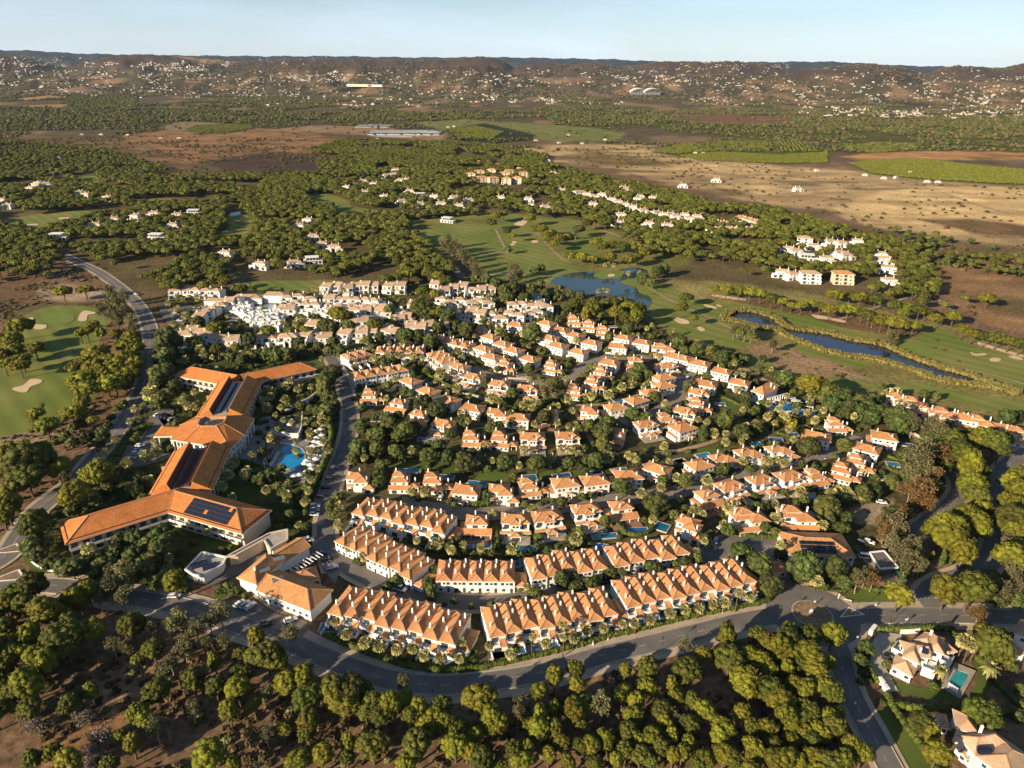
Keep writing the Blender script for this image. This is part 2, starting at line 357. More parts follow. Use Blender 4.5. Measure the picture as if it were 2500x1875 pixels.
# land cover: outline in the photograph, colour, softness of its edge in pixels
COVER = [  # name, outline, colour
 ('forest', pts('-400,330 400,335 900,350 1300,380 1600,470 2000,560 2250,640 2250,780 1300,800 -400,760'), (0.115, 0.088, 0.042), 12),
 ('brown slope', pts('300,330 560,300 900,345 960,360 800,385 640,380 480,395 300,385'), (0.23, 0.125, 0.06), 6),
 ('earth left', pts('0,345 300,340 420,370 480,420 300,420 150,400 0,400'), (0.16, 0.10, 0.05), 8),
 ('burnt scrub', pts('500,395 640,372 800,378 860,400 800,425 640,430 560,425'), (0.070, 0.048, 0.036), 7),
 ('far green', pts('0,262 330,262 600,272 900,280 1200,270 1240,310 900,318 560,312 200,318 0,322'), (0.066, 0.060, 0.028), 4),
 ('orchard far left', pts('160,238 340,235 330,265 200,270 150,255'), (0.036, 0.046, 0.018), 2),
 ('tan far left', pts('35,240 120,233 165,238 60,247'), (0.34, 0.20, 0.10), 1.5),
 ('tan far left', pts('60,258 165,254 150,262 70,264'), (0.34, 0.19, 0.08), 1.5),
 ('bare hill', pts('435,202 500,190 560,198 600,203 500,204'), (0.33, 0.20, 0.11), 1.5),
 ('tilled', pts('390,312 430,297 545,300 530,306 470,318 420,318'), (0.23, 0.16, 0.095), 2),
 ('orchard rows', pts('455,316 480,306 610,304 620,314 560,324 480,326'), (0.045, 0.062, 0.018), 2),
 ('pale strip', pts('640,318 760,306 930,310 1100,330 1060,345 900,330'), (0.26, 0.165, 0.09), 3),
 ('grey plots', pts('905,318 1060,318 1075,330 960,336 905,333'), (0.42, 0.38, 0.34), 2),
 ('golf far', pts('1000,300 1140,290 1260,300 1440,310 1530,325 1500,345 1380,345 1290,338 1200,330 1100,322'), (0.16, 0.165, 0.05), 4),
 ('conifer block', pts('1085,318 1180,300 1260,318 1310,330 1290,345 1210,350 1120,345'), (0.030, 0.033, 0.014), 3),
 ('plain', pts('1230,368 1400,352 1560,352 1680,372 1900,405 2040,410 2200,440 2320,435 2600,440 2600,620 2330,590 2160,560 2030,520 1900,505 1750,478 1600,440 1450,405 1300,392'), (0.38, 0.26, 0.13), 8),
 ('plain dark', pts('1560,420 1700,430 1900,455 2010,470 1960,490 1800,475 1660,455'), (0.31, 0.21, 0.105), 14),
 ('plain dark', pts('1320,385 1450,370 1600,390 1640,405 1500,405'), (0.16, 0.11, 0.05), 8),
 ('hay', pts('2020,512 2150,468 2300,455 2600,462 2600,580 2380,570 2200,548'), (0.52, 0.36, 0.17), 8),
 ('hay', pts('1750,455 1850,445 1990,470 1960,482 1850,475'), (0.46, 0.32, 0.155), 6),
 ('hay', pts('1640,385 1780,385 1900,410 1820,425 1700,408'), (0.44, 0.305, 0.15), 6),
 ('field edge', pts('2240,535 2360,535 2600,560 2600,585 2380,570'), (0.16, 0.10, 0.05), 6),
 ('scrub belt', pts('1980,545 2200,565 2400,595 2600,610 2600,690 2350,660 2280,640 2100,600'), (0.15, 0.105, 0.05), 10),
 ('brown meadow', pts('2270,650 2400,632 2600,640 2600,830 2420,795 2330,745 2280,700'), (0.22, 0.13, 0.065), 8),
 ('vineyard', pts('1590,372 1680,350 1850,340 1960,350 2020,362 2025,395 1930,402 1800,392 1660,385'), (0.09, 0.10, 0.022), 3),
 ('orange soil', pts('2050,382 2150,372 2330,368 2500,372 2600,375 2600,392 2380,390 2250,392 2120,396'), (0.36, 0.19, 0.075), 3),
 ('orange soil', pts('2150,346 2200,342 2240,350 2160,354'), (0.42, 0.21, 0.06), 2),
 ('orchard', pts('2075,400 2130,392 2230,388 2360,402 2600,425 2600,456 2440,452 2280,442 2130,425'), (0.105, 0.12, 0.02), 2),
 ('orchard', pts('2060,360 2140,348 2230,352 2250,362 2160,372 2080,372'), (0.09, 0.10, 0.022), 3),
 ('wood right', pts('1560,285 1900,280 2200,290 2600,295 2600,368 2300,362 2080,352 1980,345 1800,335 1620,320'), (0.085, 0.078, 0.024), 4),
 ('heath', pts('1640,278 1800,280 1930,288 1930,300 1820,306 1700,300'), (0.17, 0.095, 0.05), 4),
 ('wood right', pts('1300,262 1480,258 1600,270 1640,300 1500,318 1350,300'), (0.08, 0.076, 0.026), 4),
 ('village ground', pts('420,720 700,700 1100,700 1340,740 1600,790 1950,900 2200,960 2330,1030 2340,1200 2200,1400 1960,1440 1900,1470 1500,1570 1150,1650 900,1600 780,1530 830,1400 850,1000 800,850 440,850'), (0.085, 0.075, 0.034), 10),
 ('hotel garden', pts('60,1370 100,1290 330,1010 400,850 800,850 830,950 830,1150 780,1330 600,1330 440,1440 200,1420'), (0.06, 0.068, 0.020), 6),
 ('golf rough', pts('1560,690 1650,680 1900,700 2300,790 2600,870 2600,1060 2300,1000 2150,985 2000,960 1880,920 1760,890 1680,850 1600,790'), (0.20, 0.17, 0.06), 8),
 ('bare golf', pts('1810,840 1880,835 2000,870 2120,915 2100,935 1950,915 1850,880'), (0.27, 0.18, 0.10), 8),
 ('pine litter', pts('1790,735 1900,720 2000,750 2150,790 2260,815 2200,820 2050,800 1900,768'), (0.14, 0.085, 0.045), 8),
 ('rough mid', pts('930,545 1200,520 1450,540 1700,640 1560,690 1400,700 1250,690 1150,650 1000,600'), (0.17, 0.16, 0.048), 8),
 ('litter left', pts('-100,640 120,600 260,660 330,760 330,960 240,1050 120,1120 -100,1180 -100,960 200,930 290,760 240,720 60,740 -100,720'), (0.17, 0.105, 0.06), 8),
 ('sandy left', pts('80,705 150,690 220,700 270,722 240,735 150,735 100,730'), (0.31, 0.225, 0.15), 6),
 ('sandy left', pts('-60,1060 80,1050 150,1060 80,1085 -60,1100'), (0.26, 0.19, 0.12), 6),
 ('verge', pts('700,1590 840,1640 1060,1700 1300,1660 1600,1590 1760,1560 1760,1575 1600,1620 1350,1690 1060,1730 820,1660'), (0.28, 0.165, 0.09), 8),
 ('clearing', pts('230,1640 330,1600 400,1640 360,1700 260,1720 200,1690'), (0.27, 0.175, 0.10), 12),
 ('clearing', pts('1720,1640 1800,1620 1830,1680 1780,1740 1700,1720'), (0.21, 0.135, 0.08), 10),
 ('clearing', pts('120,1780 240,1720 330,1740 280,1820 150,1880 60,1860'), (0.25, 0.14, 0.065), 12),
 ('building plot', pts('2065,1245 2120,1218 2190,1215 2180,1250 2150,1285 2090,1280'), (0.31, 0.235, 0.165), 6),
 ('bank right', pts('2160,1380 2400,1330 2400,1480 2200,1400'), (0.16, 0.105, 0.06), 8),
]
LAYERS = [  # far ridges: distance, thickness, skyline in the photograph, colour
 (15500, 2600, pts('-900,118 0,122 100,124 180,130 300,133 420,135 640,137 830,137 1000,140 1150,140 1250,140 1400,143 1500,145 1600,150 1760,152 2010,150 2080,153 2200,160 2330,163 2500,165 3400,172')),
 (9800, 1500, pts('-900,140 -200,135 0,137 60,140 110,155 160,165 230,150 300,134 380,133 470,140 560,150 640,150 700,147 800,145 900,147 1000,148 1100,146 1185,138 1215,143 1250,162 1290,156 1340,155 1420,160 1450,152 1500,165 1560,160 1620,150 1700,152 1800,150 1870,158 1930,170 1990,168 2060,160 2110,156 2180,163 2260,180 2300,166 2330,160 2400,166 2440,168 2480,157 2560,155 3400,165')),
 (7300, 900, pts('-900,200 0,190 200,186 330,178 420,180 520,184 640,170 760,160 860,163 960,166 1060,165 1150,160 1190,158 1230,176 1300,190 1450,188 1600,186 1760,184 1860,188 1950,183 2040,172 2110,168 2190,176 2270,200 2400,196 2560,188 3400,195')),
]
def px_of_az(az):      # azimuth -> photograph column near the horizon
    t = np.tan(az); el = -0.004
    d = np.stack([np.sin(az), np.cos(az), np.full_like(az, el)], -1)
    r, u, f = np.array(RIGHT), np.array(UP), np.array(FWD)
    c = d @ f
    return 1250 + F * (d @ r) / np.maximum(c, 1e-3), 937.5 - F * (d @ u) / np.maximum(c, 1e-3)
def ridge_top(az, line, D):
    px, _ = px_of_az(az)
    xs, ys = np.array([p[0] for p in line]), np.array([p[1] for p in line])
    py = np.interp(px, xs, ys)
    # smooth the polyline with fine noise so that the skyline reads as ground
    py = py + 0.9 * np.sin(px * 0.071 + D) + 0.6 * np.sin(px * 0.19 + 2.1 * D) + 0.35 * np.sin(px * 0.43)
    d = np.array(RIGHT)[None] * ((px - 1250) / F)[:, None] + np.array(UP)[None] * ((937.5 - py) / F)[:, None] + np.array(FWD)[None]
    return CAM_H + D * d[:, 2] / np.hypot(d[:, 0], d[:, 1])
def hill_height(x, y):
    x, y = np.atleast_1d(np.asarray(x, float)), np.atleast_1d(np.asarray(y, float))
    r = np.hypot(x, y); az = np.arctan2(x, y); h = np.zeros_like(r)
    for D, W, line in LAYERS:
        top = ridge_top(az, line, D)
        w = np.exp(-((r - D) / W) ** 2 * np.where(r < D, 1.0, 0.35))
        wob = 1 - 0.5 * (1 - w) * (0.5 + 0.5 * np.sin(az * 70 + r * 0.0035 + 2 * np.sin(az * 23 + D))) - 0.12 * (1 - w) * np.sin(az * 210 - r * 0.006)
        h = np.maximum(h, np.maximum(top, 0) * w * wob)
    near = np.clip((r - 2600) / 1800, 0, 1)
    return h * near * near * (3 - 2 * near)
def project(x, y, z):
    d = np.stack([x, y, z - CAM_H], -1); c = d @ np.array(FWD)
    c = np.where(c < 1, 1, c)
    return 1250 + F * (d @ np.array(RIGHT)) / c, 937.5 - F * (d @ np.array(UP)) / c
def poly_dist(px, py, poly):
    """signed: >0 inside, in pixels"""
    ins = np.zeros(px.shape, bool); dist = np.full(px.shape, 1e9)
    L = len(poly)
    for i in range(L):
        x0, y0 = poly[i]; x1, y1 = poly[(i + 1) % L]
        dx, dy = x1 - x0, y1 - y0
        t = np.clip(((px - x0) * dx + (py - y0) * dy) / (dx * dx + dy * dy + 1e-9), 0, 1)
        dist = np.minimum(dist, np.hypot(px - x0 - t * dx, py - y0 - t * dy))
        cnd = ((y0 > py) != (y1 > py)) & (px < dx * (py - y0) / (dy if abs(dy) > 1e-9 else 1e-9) + x0)
        ins ^= cnd
    return np.where(ins, dist, -dist)
def vnoise(x, y, seed=0):
    """cheap smooth 2-D value noise in numpy"""
    xi, yi = np.floor(x).astype(np.int64), np.floor(y).astype(np.int64); fx, fy = x - xi, y - yi
    fx, fy = fx * fx * (3 - 2 * fx), fy * fy * (3 - 2 * fy)
    def h(a, b):
        n = (a * 374761393 + b * 668265263 + seed * 982451653) & 0x7fffffff
        n = ((n ^ (n >> 13)) * 1274126177) & 0x7fffffff
        return ((n ^ (n >> 16)) & 0xffff) / 65535.0
    return (h(xi, yi) * (1 - fx) + h(xi + 1, yi) * fx) * (1 - fy) + (h(xi, yi + 1) * (1 - fx) + h(xi + 1, yi + 1) * fx) * fy
def fan(name, r0, r1, nr, naz, az0, az1, drop=0.0):
    rr = np.geomspace(r0, r1, nr); aa = np.linspace(az0, az1, naz)
    Rg, Ag = np.meshgrid(rr, aa, indexing='ij'); x = (Rg * np.sin(Ag)).ravel(); y = (Rg * np.cos(Ag)).ravel()
    z = hill_height(x, y) - drop
    px, py = project(x, y, np.zeros_like(x))
    c = np.empty((len(x), 3)); r = Rg.ravel()
    n1 = vnoise(x / 9, y / 9, 1); n2 = vnoise(x / 35, y / 35, 2); n3 = vnoise(x / 160, y / 160, 3); n4 = vnoise(x / 420, y / 420, 5)
    litter = np.array([0.165, 0.104, 0.062]); farc = np.array([0.105, 0.080, 0.045])
    k = np.clip((py - 330) / 90, 0, 1)[:, None]
    c[:] = farc * (1 - k) + litter * k
    # far country: patchwork of dark groves, tan plots
    fk = np.clip((r - 1500) / 1200, 0, 1)
    dark = np.clip((n3 * 0.6 + n4 * 0.4 - 0.42) * 4, 0, 1) * fk
    c = c * (1 - dark[:, None]) + np.array([0.055, 0.050, 0.028]) * dark[:, None]
    tan = np.clip((vnoise(x / 120 + 7, y / 330, 9) - 0.62) * 8, 0, 1) * fk * (r < 7500)
    c = c * (1 - 0.8 * tan[:, None]) + np.array([0.26, 0.16, 0.09]) * 0.8 * tan[:, None]
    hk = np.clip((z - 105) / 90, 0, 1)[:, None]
    c = c * (1 - hk) + (np.array([0.072, 0.047, 0.034]) + (np.array([0.034, 0.040, 0.048]) - np.array([0.072, 0.047, 0.034])) * np.clip((r[:, None] - 11500) / 2000, 0, 1)) * hk  # hills brown; farthest ridges turn bluish, aerial haze painted into the ground colour
    streak = vnoise(x / 210 + y / 900, y / 17, 13); tr = vnoise(x / 60, y / 60, 17)
    wob = (n2 - 0.5) * 14 + (n1 - 0.5) * 8
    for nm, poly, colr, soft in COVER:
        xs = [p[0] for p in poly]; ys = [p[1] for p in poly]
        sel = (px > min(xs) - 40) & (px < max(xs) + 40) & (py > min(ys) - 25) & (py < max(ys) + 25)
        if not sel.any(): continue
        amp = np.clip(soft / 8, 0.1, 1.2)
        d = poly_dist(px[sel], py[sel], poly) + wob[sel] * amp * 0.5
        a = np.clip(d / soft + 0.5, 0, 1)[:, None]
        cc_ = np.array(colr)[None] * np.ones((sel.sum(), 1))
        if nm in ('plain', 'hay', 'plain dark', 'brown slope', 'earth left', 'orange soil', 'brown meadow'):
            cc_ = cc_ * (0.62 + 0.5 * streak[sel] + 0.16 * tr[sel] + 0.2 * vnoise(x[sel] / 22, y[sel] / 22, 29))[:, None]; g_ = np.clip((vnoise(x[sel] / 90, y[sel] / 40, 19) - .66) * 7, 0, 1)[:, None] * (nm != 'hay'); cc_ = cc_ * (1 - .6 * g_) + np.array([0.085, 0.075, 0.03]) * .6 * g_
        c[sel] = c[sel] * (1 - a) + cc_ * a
    c *= (0.72 + 0.56 * (0.5 * n1 + 0.3 * n2 + 0.2 * n3))[:, None]
    idx = np.arange(nr * naz).reshape(nr, naz)
    f = np.stack([idx[:-1, :-1], idx[1:, :-1], idx[1:, 1:], idx[:-1, 1:]], -1).reshape(-1, 4)
    f = f[:, ::-1]
    me = np_mesh(name, np.stack([x, y, z], -1), f, [], smooth=True)
    at_ = me.color_attributes.new('cover', 'FLOAT_COLOR', 'POINT')
    at_.data.foreach_set('color', np.concatenate([c, np.ones((len(c), 1))], 1).astype(np.float32).ravel())
    return me
mg = bpy.data.materials.new('ground_cover'); mg.use_nodes = True
n, l = mg.node_tree.nodes, mg.node_tree.links; b = n['Principled BSDF']; b.inputs['Roughness'].default_value = 0.95; b.inputs['Specular IOR Level'].default_value = 0.05
a = n.new('ShaderNodeAttribute'); a.attribute_name = 'cover'; t = n.new('ShaderNodeTexCoord')
def nzn(scale, det=6):
    z = n.new('ShaderNodeTexNoise'); z.inputs['Scale'].default_value = scale; z.inputs['Detail'].default_value = det; l.new(t.outputs['Object'], z.inputs['Vector']); return z
za, zb = nzn(0.35, 8), nzn(0.02, 8)
mr = n.new('ShaderNodeMapRange'); mr.inputs[1].default_value = 0.3; mr.inputs[2].default_value = 0.7; mr.inputs[3].default_value = 0.55; mr.inputs[4].default_value = 1.4; l.new(za.outputs['Fac'], mr.inputs[0])
mr2 = n.new('ShaderNodeMapRange'); mr2.inputs[1].default_value = 0.3; mr2.inputs[2].default_value = 0.7; mr2.inputs[3].default_value = 0.75; mr2.inputs[4].default_value = 1.25; l.new(zb.outputs['Fac'], mr2.inputs[0])
mm = n.new('ShaderNodeMath'); mm.operation = 'MULTIPLY'; l.new(mr.outputs[0], mm.inputs[0]); l.new(mr2.outputs[0], mm.inputs[1])
hs = n.new('ShaderNodeHueSaturation'); l.new(a.outputs['Color'], hs.inputs['Color']); l.new(mm.outputs[0], hs.inputs['Value']); l.new(hs.outputs[0], b.inputs['Base Color'])
bp = n.new('ShaderNodeBump'); bp.inputs['Strength'].default_value = 0.5; bp.inputs['Distance'].default_value = 0.6; l.new(za.outputs['Fac'], bp.inputs['Height']); l.new(bp.outputs[0], b.inputs['Normal'])
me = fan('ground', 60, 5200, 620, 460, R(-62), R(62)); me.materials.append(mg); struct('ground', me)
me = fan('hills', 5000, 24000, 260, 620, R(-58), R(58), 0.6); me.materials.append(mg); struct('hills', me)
me = bpy.data.meshes.new('plain'); me.from_pydata([(-30000, -8000, -1.5), (30000, -8000, -1.5), (30000, 26000, -1.5), (-30000, 26000, -1.5)], [], [(0, 1, 2, 3)])
M['plain'] = mat('open_plain', (0.08, 0.06, 0.035), (0.05, 0.045, 0.025), 0.004, 0.95); me.materials.append(M['plain']); struct('plain_ground', me)

# ------------------------------------------------------------------ golf course, lawns, water
def sheets(name, material, L, **kw):
    for s in L: sheet(name, s, material, **kw)
q = lambda ox, oy, k, s: [(ox + x / k, oy + y / k) for x, y in pts(s)]
sheets('fairway', 'fair', [
 q(0, 700, K, '-90,560 20,420 40,280 60,240 150,190 270,140 420,122 600,130 690,170 710,220 650,330 640,400 560,460 500,560 560,640 640,690 560,740 440,800 330,890 200,930 0,975 -90,980'),
 q(830, 300, K, '380,720 480,700 640,675 780,645 860,660 1000,655 1100,595 1200,605 1250,700 1330,760 1380,850 1480,900 1560,930 1500,965 1370,985 1250,1020 1000,1000 930,950 860,870 760,800 640,790 480,745'),
 q(830, 300, K, '1300,640 1500,620 1640,700 1760,760 1700,830 1640,870 1520,850 1400,800 1360,720'),
 q(830, 300, K, '-10,530 200,560 400,575 590,590 480,610 200,612 0,625'),
 q(0, 300, K, '-60,660 250,590 570,570 650,600 560,650 350,695 80,690'),
 q(0, 300, K, '470,370 620,340 660,400 800,420 900,440 760,450 620,420'),
 q(0, 300, K, '880,500 1100,490 1400,520 1420,545 1200,535 960,545 860,540'),
 q(0, 300, K, '1480,590 1620,610 1650,680 1600,760 1440,790 1400,740 1470,680'),
 q(0, 300, K, '1520,1040 1800,1020 2203,1030 2203,1075 2000,1100 1700,1090 1560,1070'),
 q(0, 300, K, '1980,480 2100,460 2250,500 2260,570 2150,560 2050,530'),
 q(1660, 700, 2.633, '-190,20 -60,10 60,60 200,90 330,120 300,200 420,240 500,300 480,360 380,400 240,370 100,330 -60,290 -180,180'),
 q(1660, 700, 2.633, '330,110 480,120 640,150 800,180 1000,250 1180,300 1330,370 1290,385 1100,345 900,300 720,270 640,200 480,150 360,150'),
 q(1660, 700, 2.633, '1380,380 1500,330 1600,290 1640,240 1720,280 1800,340 1920,390 2060,420 2212,450 2212,640 2090,640 1960,600 1800,560 1600,500 1480,440'),
 q(1660, 700, 2.633, '740,340 860,400 1000,440 1180,480 1240,520 1100,510 960,470 820,440 730,390'),
 q(1660, 700, 2.633, '900,590 1100,600 1300,640 1500,610 1700,660 1900,690 2212,740 2212,800 2000,800 1750,730 1500,690 1200,650 960,640'),
 q(1660, 700, 2.633, '470,450 560,470 620,520 600,560 500,540'),
], jag=3.0)
sheets('putting_green', 'green', [q(0, 700, K, '270,200 330,170 420,165 480,190 470,225 400,245 310,235'), q(830, 300, K, '1640,990 1700,965 1790,962 1830,985 1790,1003 1700,1010'),
 q(830, 300, K, '1815,1030 1900,1010 2010,1030 2060,1070 2000,1115 1940,1100 1920,1065 1860,1050'), q(1660, 700, 2.633, '1380,370 1500,360 1600,390 1640,440 1520,450 1430,420'),
 q(1660, 300, 2.633, '630,660 710,650 720,690 640,700')], z=0.19)
BK = [q(0, 700, K, '175,215 215,200 225,240 300,250 290,272 240,278 200,262 200,235'), q(0, 700, K, '515,185 545,158 610,165 615,175 570,185 560,220 510,222'), q(0, 700, K, '80,660 150,640 200,600 270,605 265,625 200,650 170,685 110,680'),
 q(1660, 700, 2.633, '845,180 900,185 1000,205 1065,222 1050,232 960,215 880,205'), q(1660, 700, 2.633, '210,52 300,62 420,80 410,90 320,80 220,66'), q(1660, 700, 2.633, '150,115 190,120 235,135 225,143 170,130'),
 q(1660, 700, 2.633, '110,262 140,262 162,280 140,288 118,278'), q(1660, 700, 2.633, '1865,420 1900,432 1960,430 1970,440 1910,445 1880,440'), q(1660, 700, 2.633, '1992,465 2030,458 2065,470 2040,484 2000,482'), q(1660, 700, 2.633, '2110,448 2150,446 2205,465 2190,472 2140,462'),
 q(1660, 700, 2.633, '1930,360 2060,400 2200,440 2190,452 2050,415 1920,375'), q(830, 300, K, '1130,655 1180,630 1215,640 1190,665 1150,668'), q(830, 300, K, '1240,765 1275,763 1285,775 1250,779'), q(830, 300, K, '1115,770 1140,768 1145,780 1120,782'), q(830, 300, K, '1103,785 1130,785 1130,795 1108,795'),
 q(830, 300, K, '1735,985 1770,980 1780,992 1745,1000'), q(830, 300, K, '970,985 1080,978 1080,986 980,992'), q(0, 300, K, '380,618 440,612 445,622 390,626'), q(0, 300, K, '160,660 240,655 240,664 170,668'), q(1660, 700, 2.633, '-60,195 40,215 60,240 -10,235'), q(1660, 700, 2.633, '240,115 270,125 262,132 235,126')]
for i, s in enumerate(BK):
    o = sheet('sand_bunker', s, 'sand', z=0.24 + 0.004 * i); del o['kind']
    c = (sum(p[0] for p in s) / len(s), sum(p[1] for p in s) / len(s))
    tag(o, {0: 'pale sand bunker notched beside the left fairway green', 1: 'pale sand bunker behind the far edge of the left green', 2: 'pale two-lobed sand bunker at the near left fairway side', 3: 'long pale sand bunker above the dark stream, under the pines', 4: 'thin long sand bunker near the head of the dark stream'}.get(i,
        'pale sand bunker on the %s, %s from the left' % ('golf course by the lake and stream' if c[0] > 830 else 'far left fairway', ordinal(sum(1 for t in BK[5:] if (sum(p[0] for p in t) / len(t)) < c[0] and ((sum(p[0] for p in t) / len(t)) > 830) == (c[0] > 830))))), 'sand bunker', 'sand bunkers of the golf course')
M['stream'] = mat('dark_stream_water', (0.010, 0.020, 0.045), (0.012, 0.024, 0.05), 0.01, 0.07, spec=0.5)
LAKE = q(830, 300, K, '1365,1040 1400,1000 1500,975 1640,965 1640,985 1655,1002 1720,1012 1810,1005 1835,985 1850,945 1920,938 1990,960 1970,1000 1880,1012 1812,1028 1850,1052 1915,1070 1935,1105 1995,1122 2020,1165 1980,1200 1920,1165 1860,1135 1740,1120 1680,1112 1560,1110 1480,1080 1440,1060')
STREAM = q(1660, 700, 2.633, '300,212 360,165 450,165 580,200 660,260 780,290 950,310 1090,350 1230,370 1330,395 1420,440 1550,490 1700,540 1850,580 1960,620 2100,668 2180,690 1980,642 1800,622 1640,592 1530,547 1350,492 1200,457 1050,442 900,402 780,352 700,322 620,275 500,265 400,232')
sheet('lake_water', LAKE, 'lake', z=0.30); sheet('stream_water', STREAM, 'stream', z=0.31)
sheet('pond_water', q(0, 300, K, '1480,570 1540,568 1560,590 1520,602 1480,600'), 'lake', z=0.30)
for p in (LAKE, STREAM):
    for a_ in range(len(p)):
        w0, w1 = at(*p[a_]), at(*p[(a_ + 1) % len(p)])
        for k in range(6): v = w0.lerp(w1, k / 6); block(v.x, v.y, 5)
sheets('lawn', 'lawn', [
 q(0, 1280, 2.884, '185,120 230,150 215,230 280,290 400,330 520,350 640,370 650,400 500,380 380,370 260,330 195,290 165,240'),
 q(1880, 1290, 3.0214, '275,440 420,465 600,470 720,440 870,450 1020,500 1060,560 1000,590 860,590 700,560 500,510 360,480'),
 q(2080, 1490, 2.474, '240,420 420,470 520,470 690,535 760,380 700,310 770,310 840,420 820,500 740,550 520,545 380,520 270,490'),
 q(2080, 1490, 2.474, '150,595 250,600 330,690 430,880 470,960 330,960 250,800 180,660'),
 q(440, 1300, 3.1725, '265,490 300,460 360,490 300,530'),
 q(330, 860, 4.424, '390,540 560,400 760,420 800,470 700,620 560,600 420,600'), q(330, 860, 4.424, '100,600 130,530 200,640 190,670 130,650'), q(330, 860, 4.424, '1850,90 1960,50 2130,95 2080,140 1930,160'),
 q(330, 860, 4.424, '900,1500 1000,1280 1200,1380 1500,1480 1560,1560 1300,1600'), q(0, 1250, K, '1130,220 1350,180 1540,200 1500,240 1250,260'),
 q(1660, 760, K5, '450,1070 600,1090 800,1200 790,1300 600,1300 540,1200'), q(820, 1075, K5, '700,280 860,270 1180,260 1200,330 1040,400 860,360 700,400'), q(820, 1075, K5, '1200,280 1560,300 1600,400 1300,420'), q(820, 1075, K5, '1750,480 2000,400 2200,430 2200,520 1900,520'),
 q(1240, 1075, K5, '180,420 540,400 600,440 330,480'), q(1240, 1075, K5, '640,410 900,390 1080,410 800,460'), q(1660, 1075, K5, '180,120 480,90 560,150 400,190'), q(1660, 1075, K5, '1850,1150 2050,1200 2200,1260 2100,1280 1880,1240'),
 q(1240, 1075, K5, '300,1200 420,1180 520,1290 380,1320'), q(820, 1075, K5, '1950,1260 2080,1240 2100,1380 1960,1380'), q(800, 1380, K5, '1700,1130 1900,1020 1960,1080 1850,1250 1740,1230'),
], jag=0.6)

# ------------------------------------------------------------------ roads
def P2(s, smooth=True):
    w = [at(x, y) for x, y in pts(s)]
    return smooth_path(w, 8) if smooth else w
AVENUE = P2('-90,1445 60,1434 130,1431 200,1440 280,1455 345,1465 440,1482 520,1505 600,1532 700,1566 760,1594 830,1622 945,1660 1060,1675 1170,1668 1320,1644 1470,1602 1600,1571 1700,1546 1790,1524 1900,1503')
EAST = P2('2060,1508 2140,1505 2250,1504 2330,1504 2420,1508 2600,1512')
SOUTH = P2('2030,1540 2045,1580 2058,1640 2078,1700 2110,1760 2140,1815 2185,1900 2220,1960')
NORTHW = P2('-60,1400 10,1360 50,1305 95,1243 181,1175 234,1114 271,1069 324,994 350,941 362,888 366,832 362,794 339,749 298,707 240,665 188,640 150,622')
SIDE = P2('2290,1492 2265,1455 2300,1425 2350,1408 2400,1385 2425,1350 2432,1300 2430,1240 2436,1180 2470,1130 2530,1095')
LOOP = P2('2225,1305 2265,1275 2310,1245 2340,1205 2338,1175 2315,1145')
TOWNST = P2('720,1470 660,1425 700,1385')
RESORT = P2('820,1395 800,1330 795,1300 798,1250 813,1180 833,1120 848,1070 854,1020 846,965 834,925 815,888 806,865 835,845')
TERR = P2('760,1345 800,1345 830,1366 868,1396 924,1424 981,1447 1075,1466 1169,1473 1244,1469 1339,1451 1395,1436 1470,1427 1546,1402 1621,1384 1698,1376 1745,1352 1790,1322 1850,1318 1920,1322')
GATE = P2('1960,1340 1935,1380 1925,1420 1925,1450 1915,1480')
S1 = P2('975,1228 1060,1244 1150,1256 1240,1252 1320,1245 1400,1234 1480,1224 1560,1216 1660,1200 1720,1182 1790,1157 1870,1139 1950,1121 2010,1110 2062,1098 2105,1070')
S2 = P2('1135,885 1160,905 1200,922 1250,934 1300,937 1350,932 1395,922 1418,905 1432,888 1470,876 1550,872 1590,880')
S3 = P2('1520,1035 1580,1020 1620,1000 1650,975 1668,945 1672,920 1690,900 1680,870 1640,850')
SUB = P2('960,944 985,950 1005,975')
UPROAD = P2('780,545 860,560 940,580 1030,610 1090,640 1130,680')
HDRIVE = P2('335,990 380,1000 410,1010 370,1060 345,1080 360,1110 410,1115 470,1085 420,1040 400,1015')
FOUT = P2('410,740 400,760 420,790 470,815 530,830')
roads = [('avenue', AVENUE, 8.4), ('east_avenue', EAST, 8.4), ('south_road', SOUTH, 7.5), ('north_west_avenue', NORTHW, 9), ('side_road', SIDE, 9), ('loop_road', LOOP, 7.5), ('town_street', TOWNST, 12),
         ('resort_street', RESORT, 7.5), ('terrace_street', TERR, 8), ('gate_road', GATE, 9), ('villa_street', S1, 6.5), ('villa_street', S2, 6.5), ('villa_street', S3, 6.5), ('cul_de_sac', SUB, 6), ('far_road', UPROAD, 9), ('hotel_drive', HDRIVE, 7), ('resort_drive', FOUT, 6)]
for nm, p, w in roads:
    if nm not in ('far_road', 'cul_de_sac', 'hotel_drive', 'resort_drive'):
        ribbon('pavement', p, w + (4.0 if 'north' in nm else 7.0 if 'avenue' in nm else 4.2), 'pave' if 'villa' not in nm else 'cobble', z=0.30 + 0.004 * roads.index((nm, p, w)))
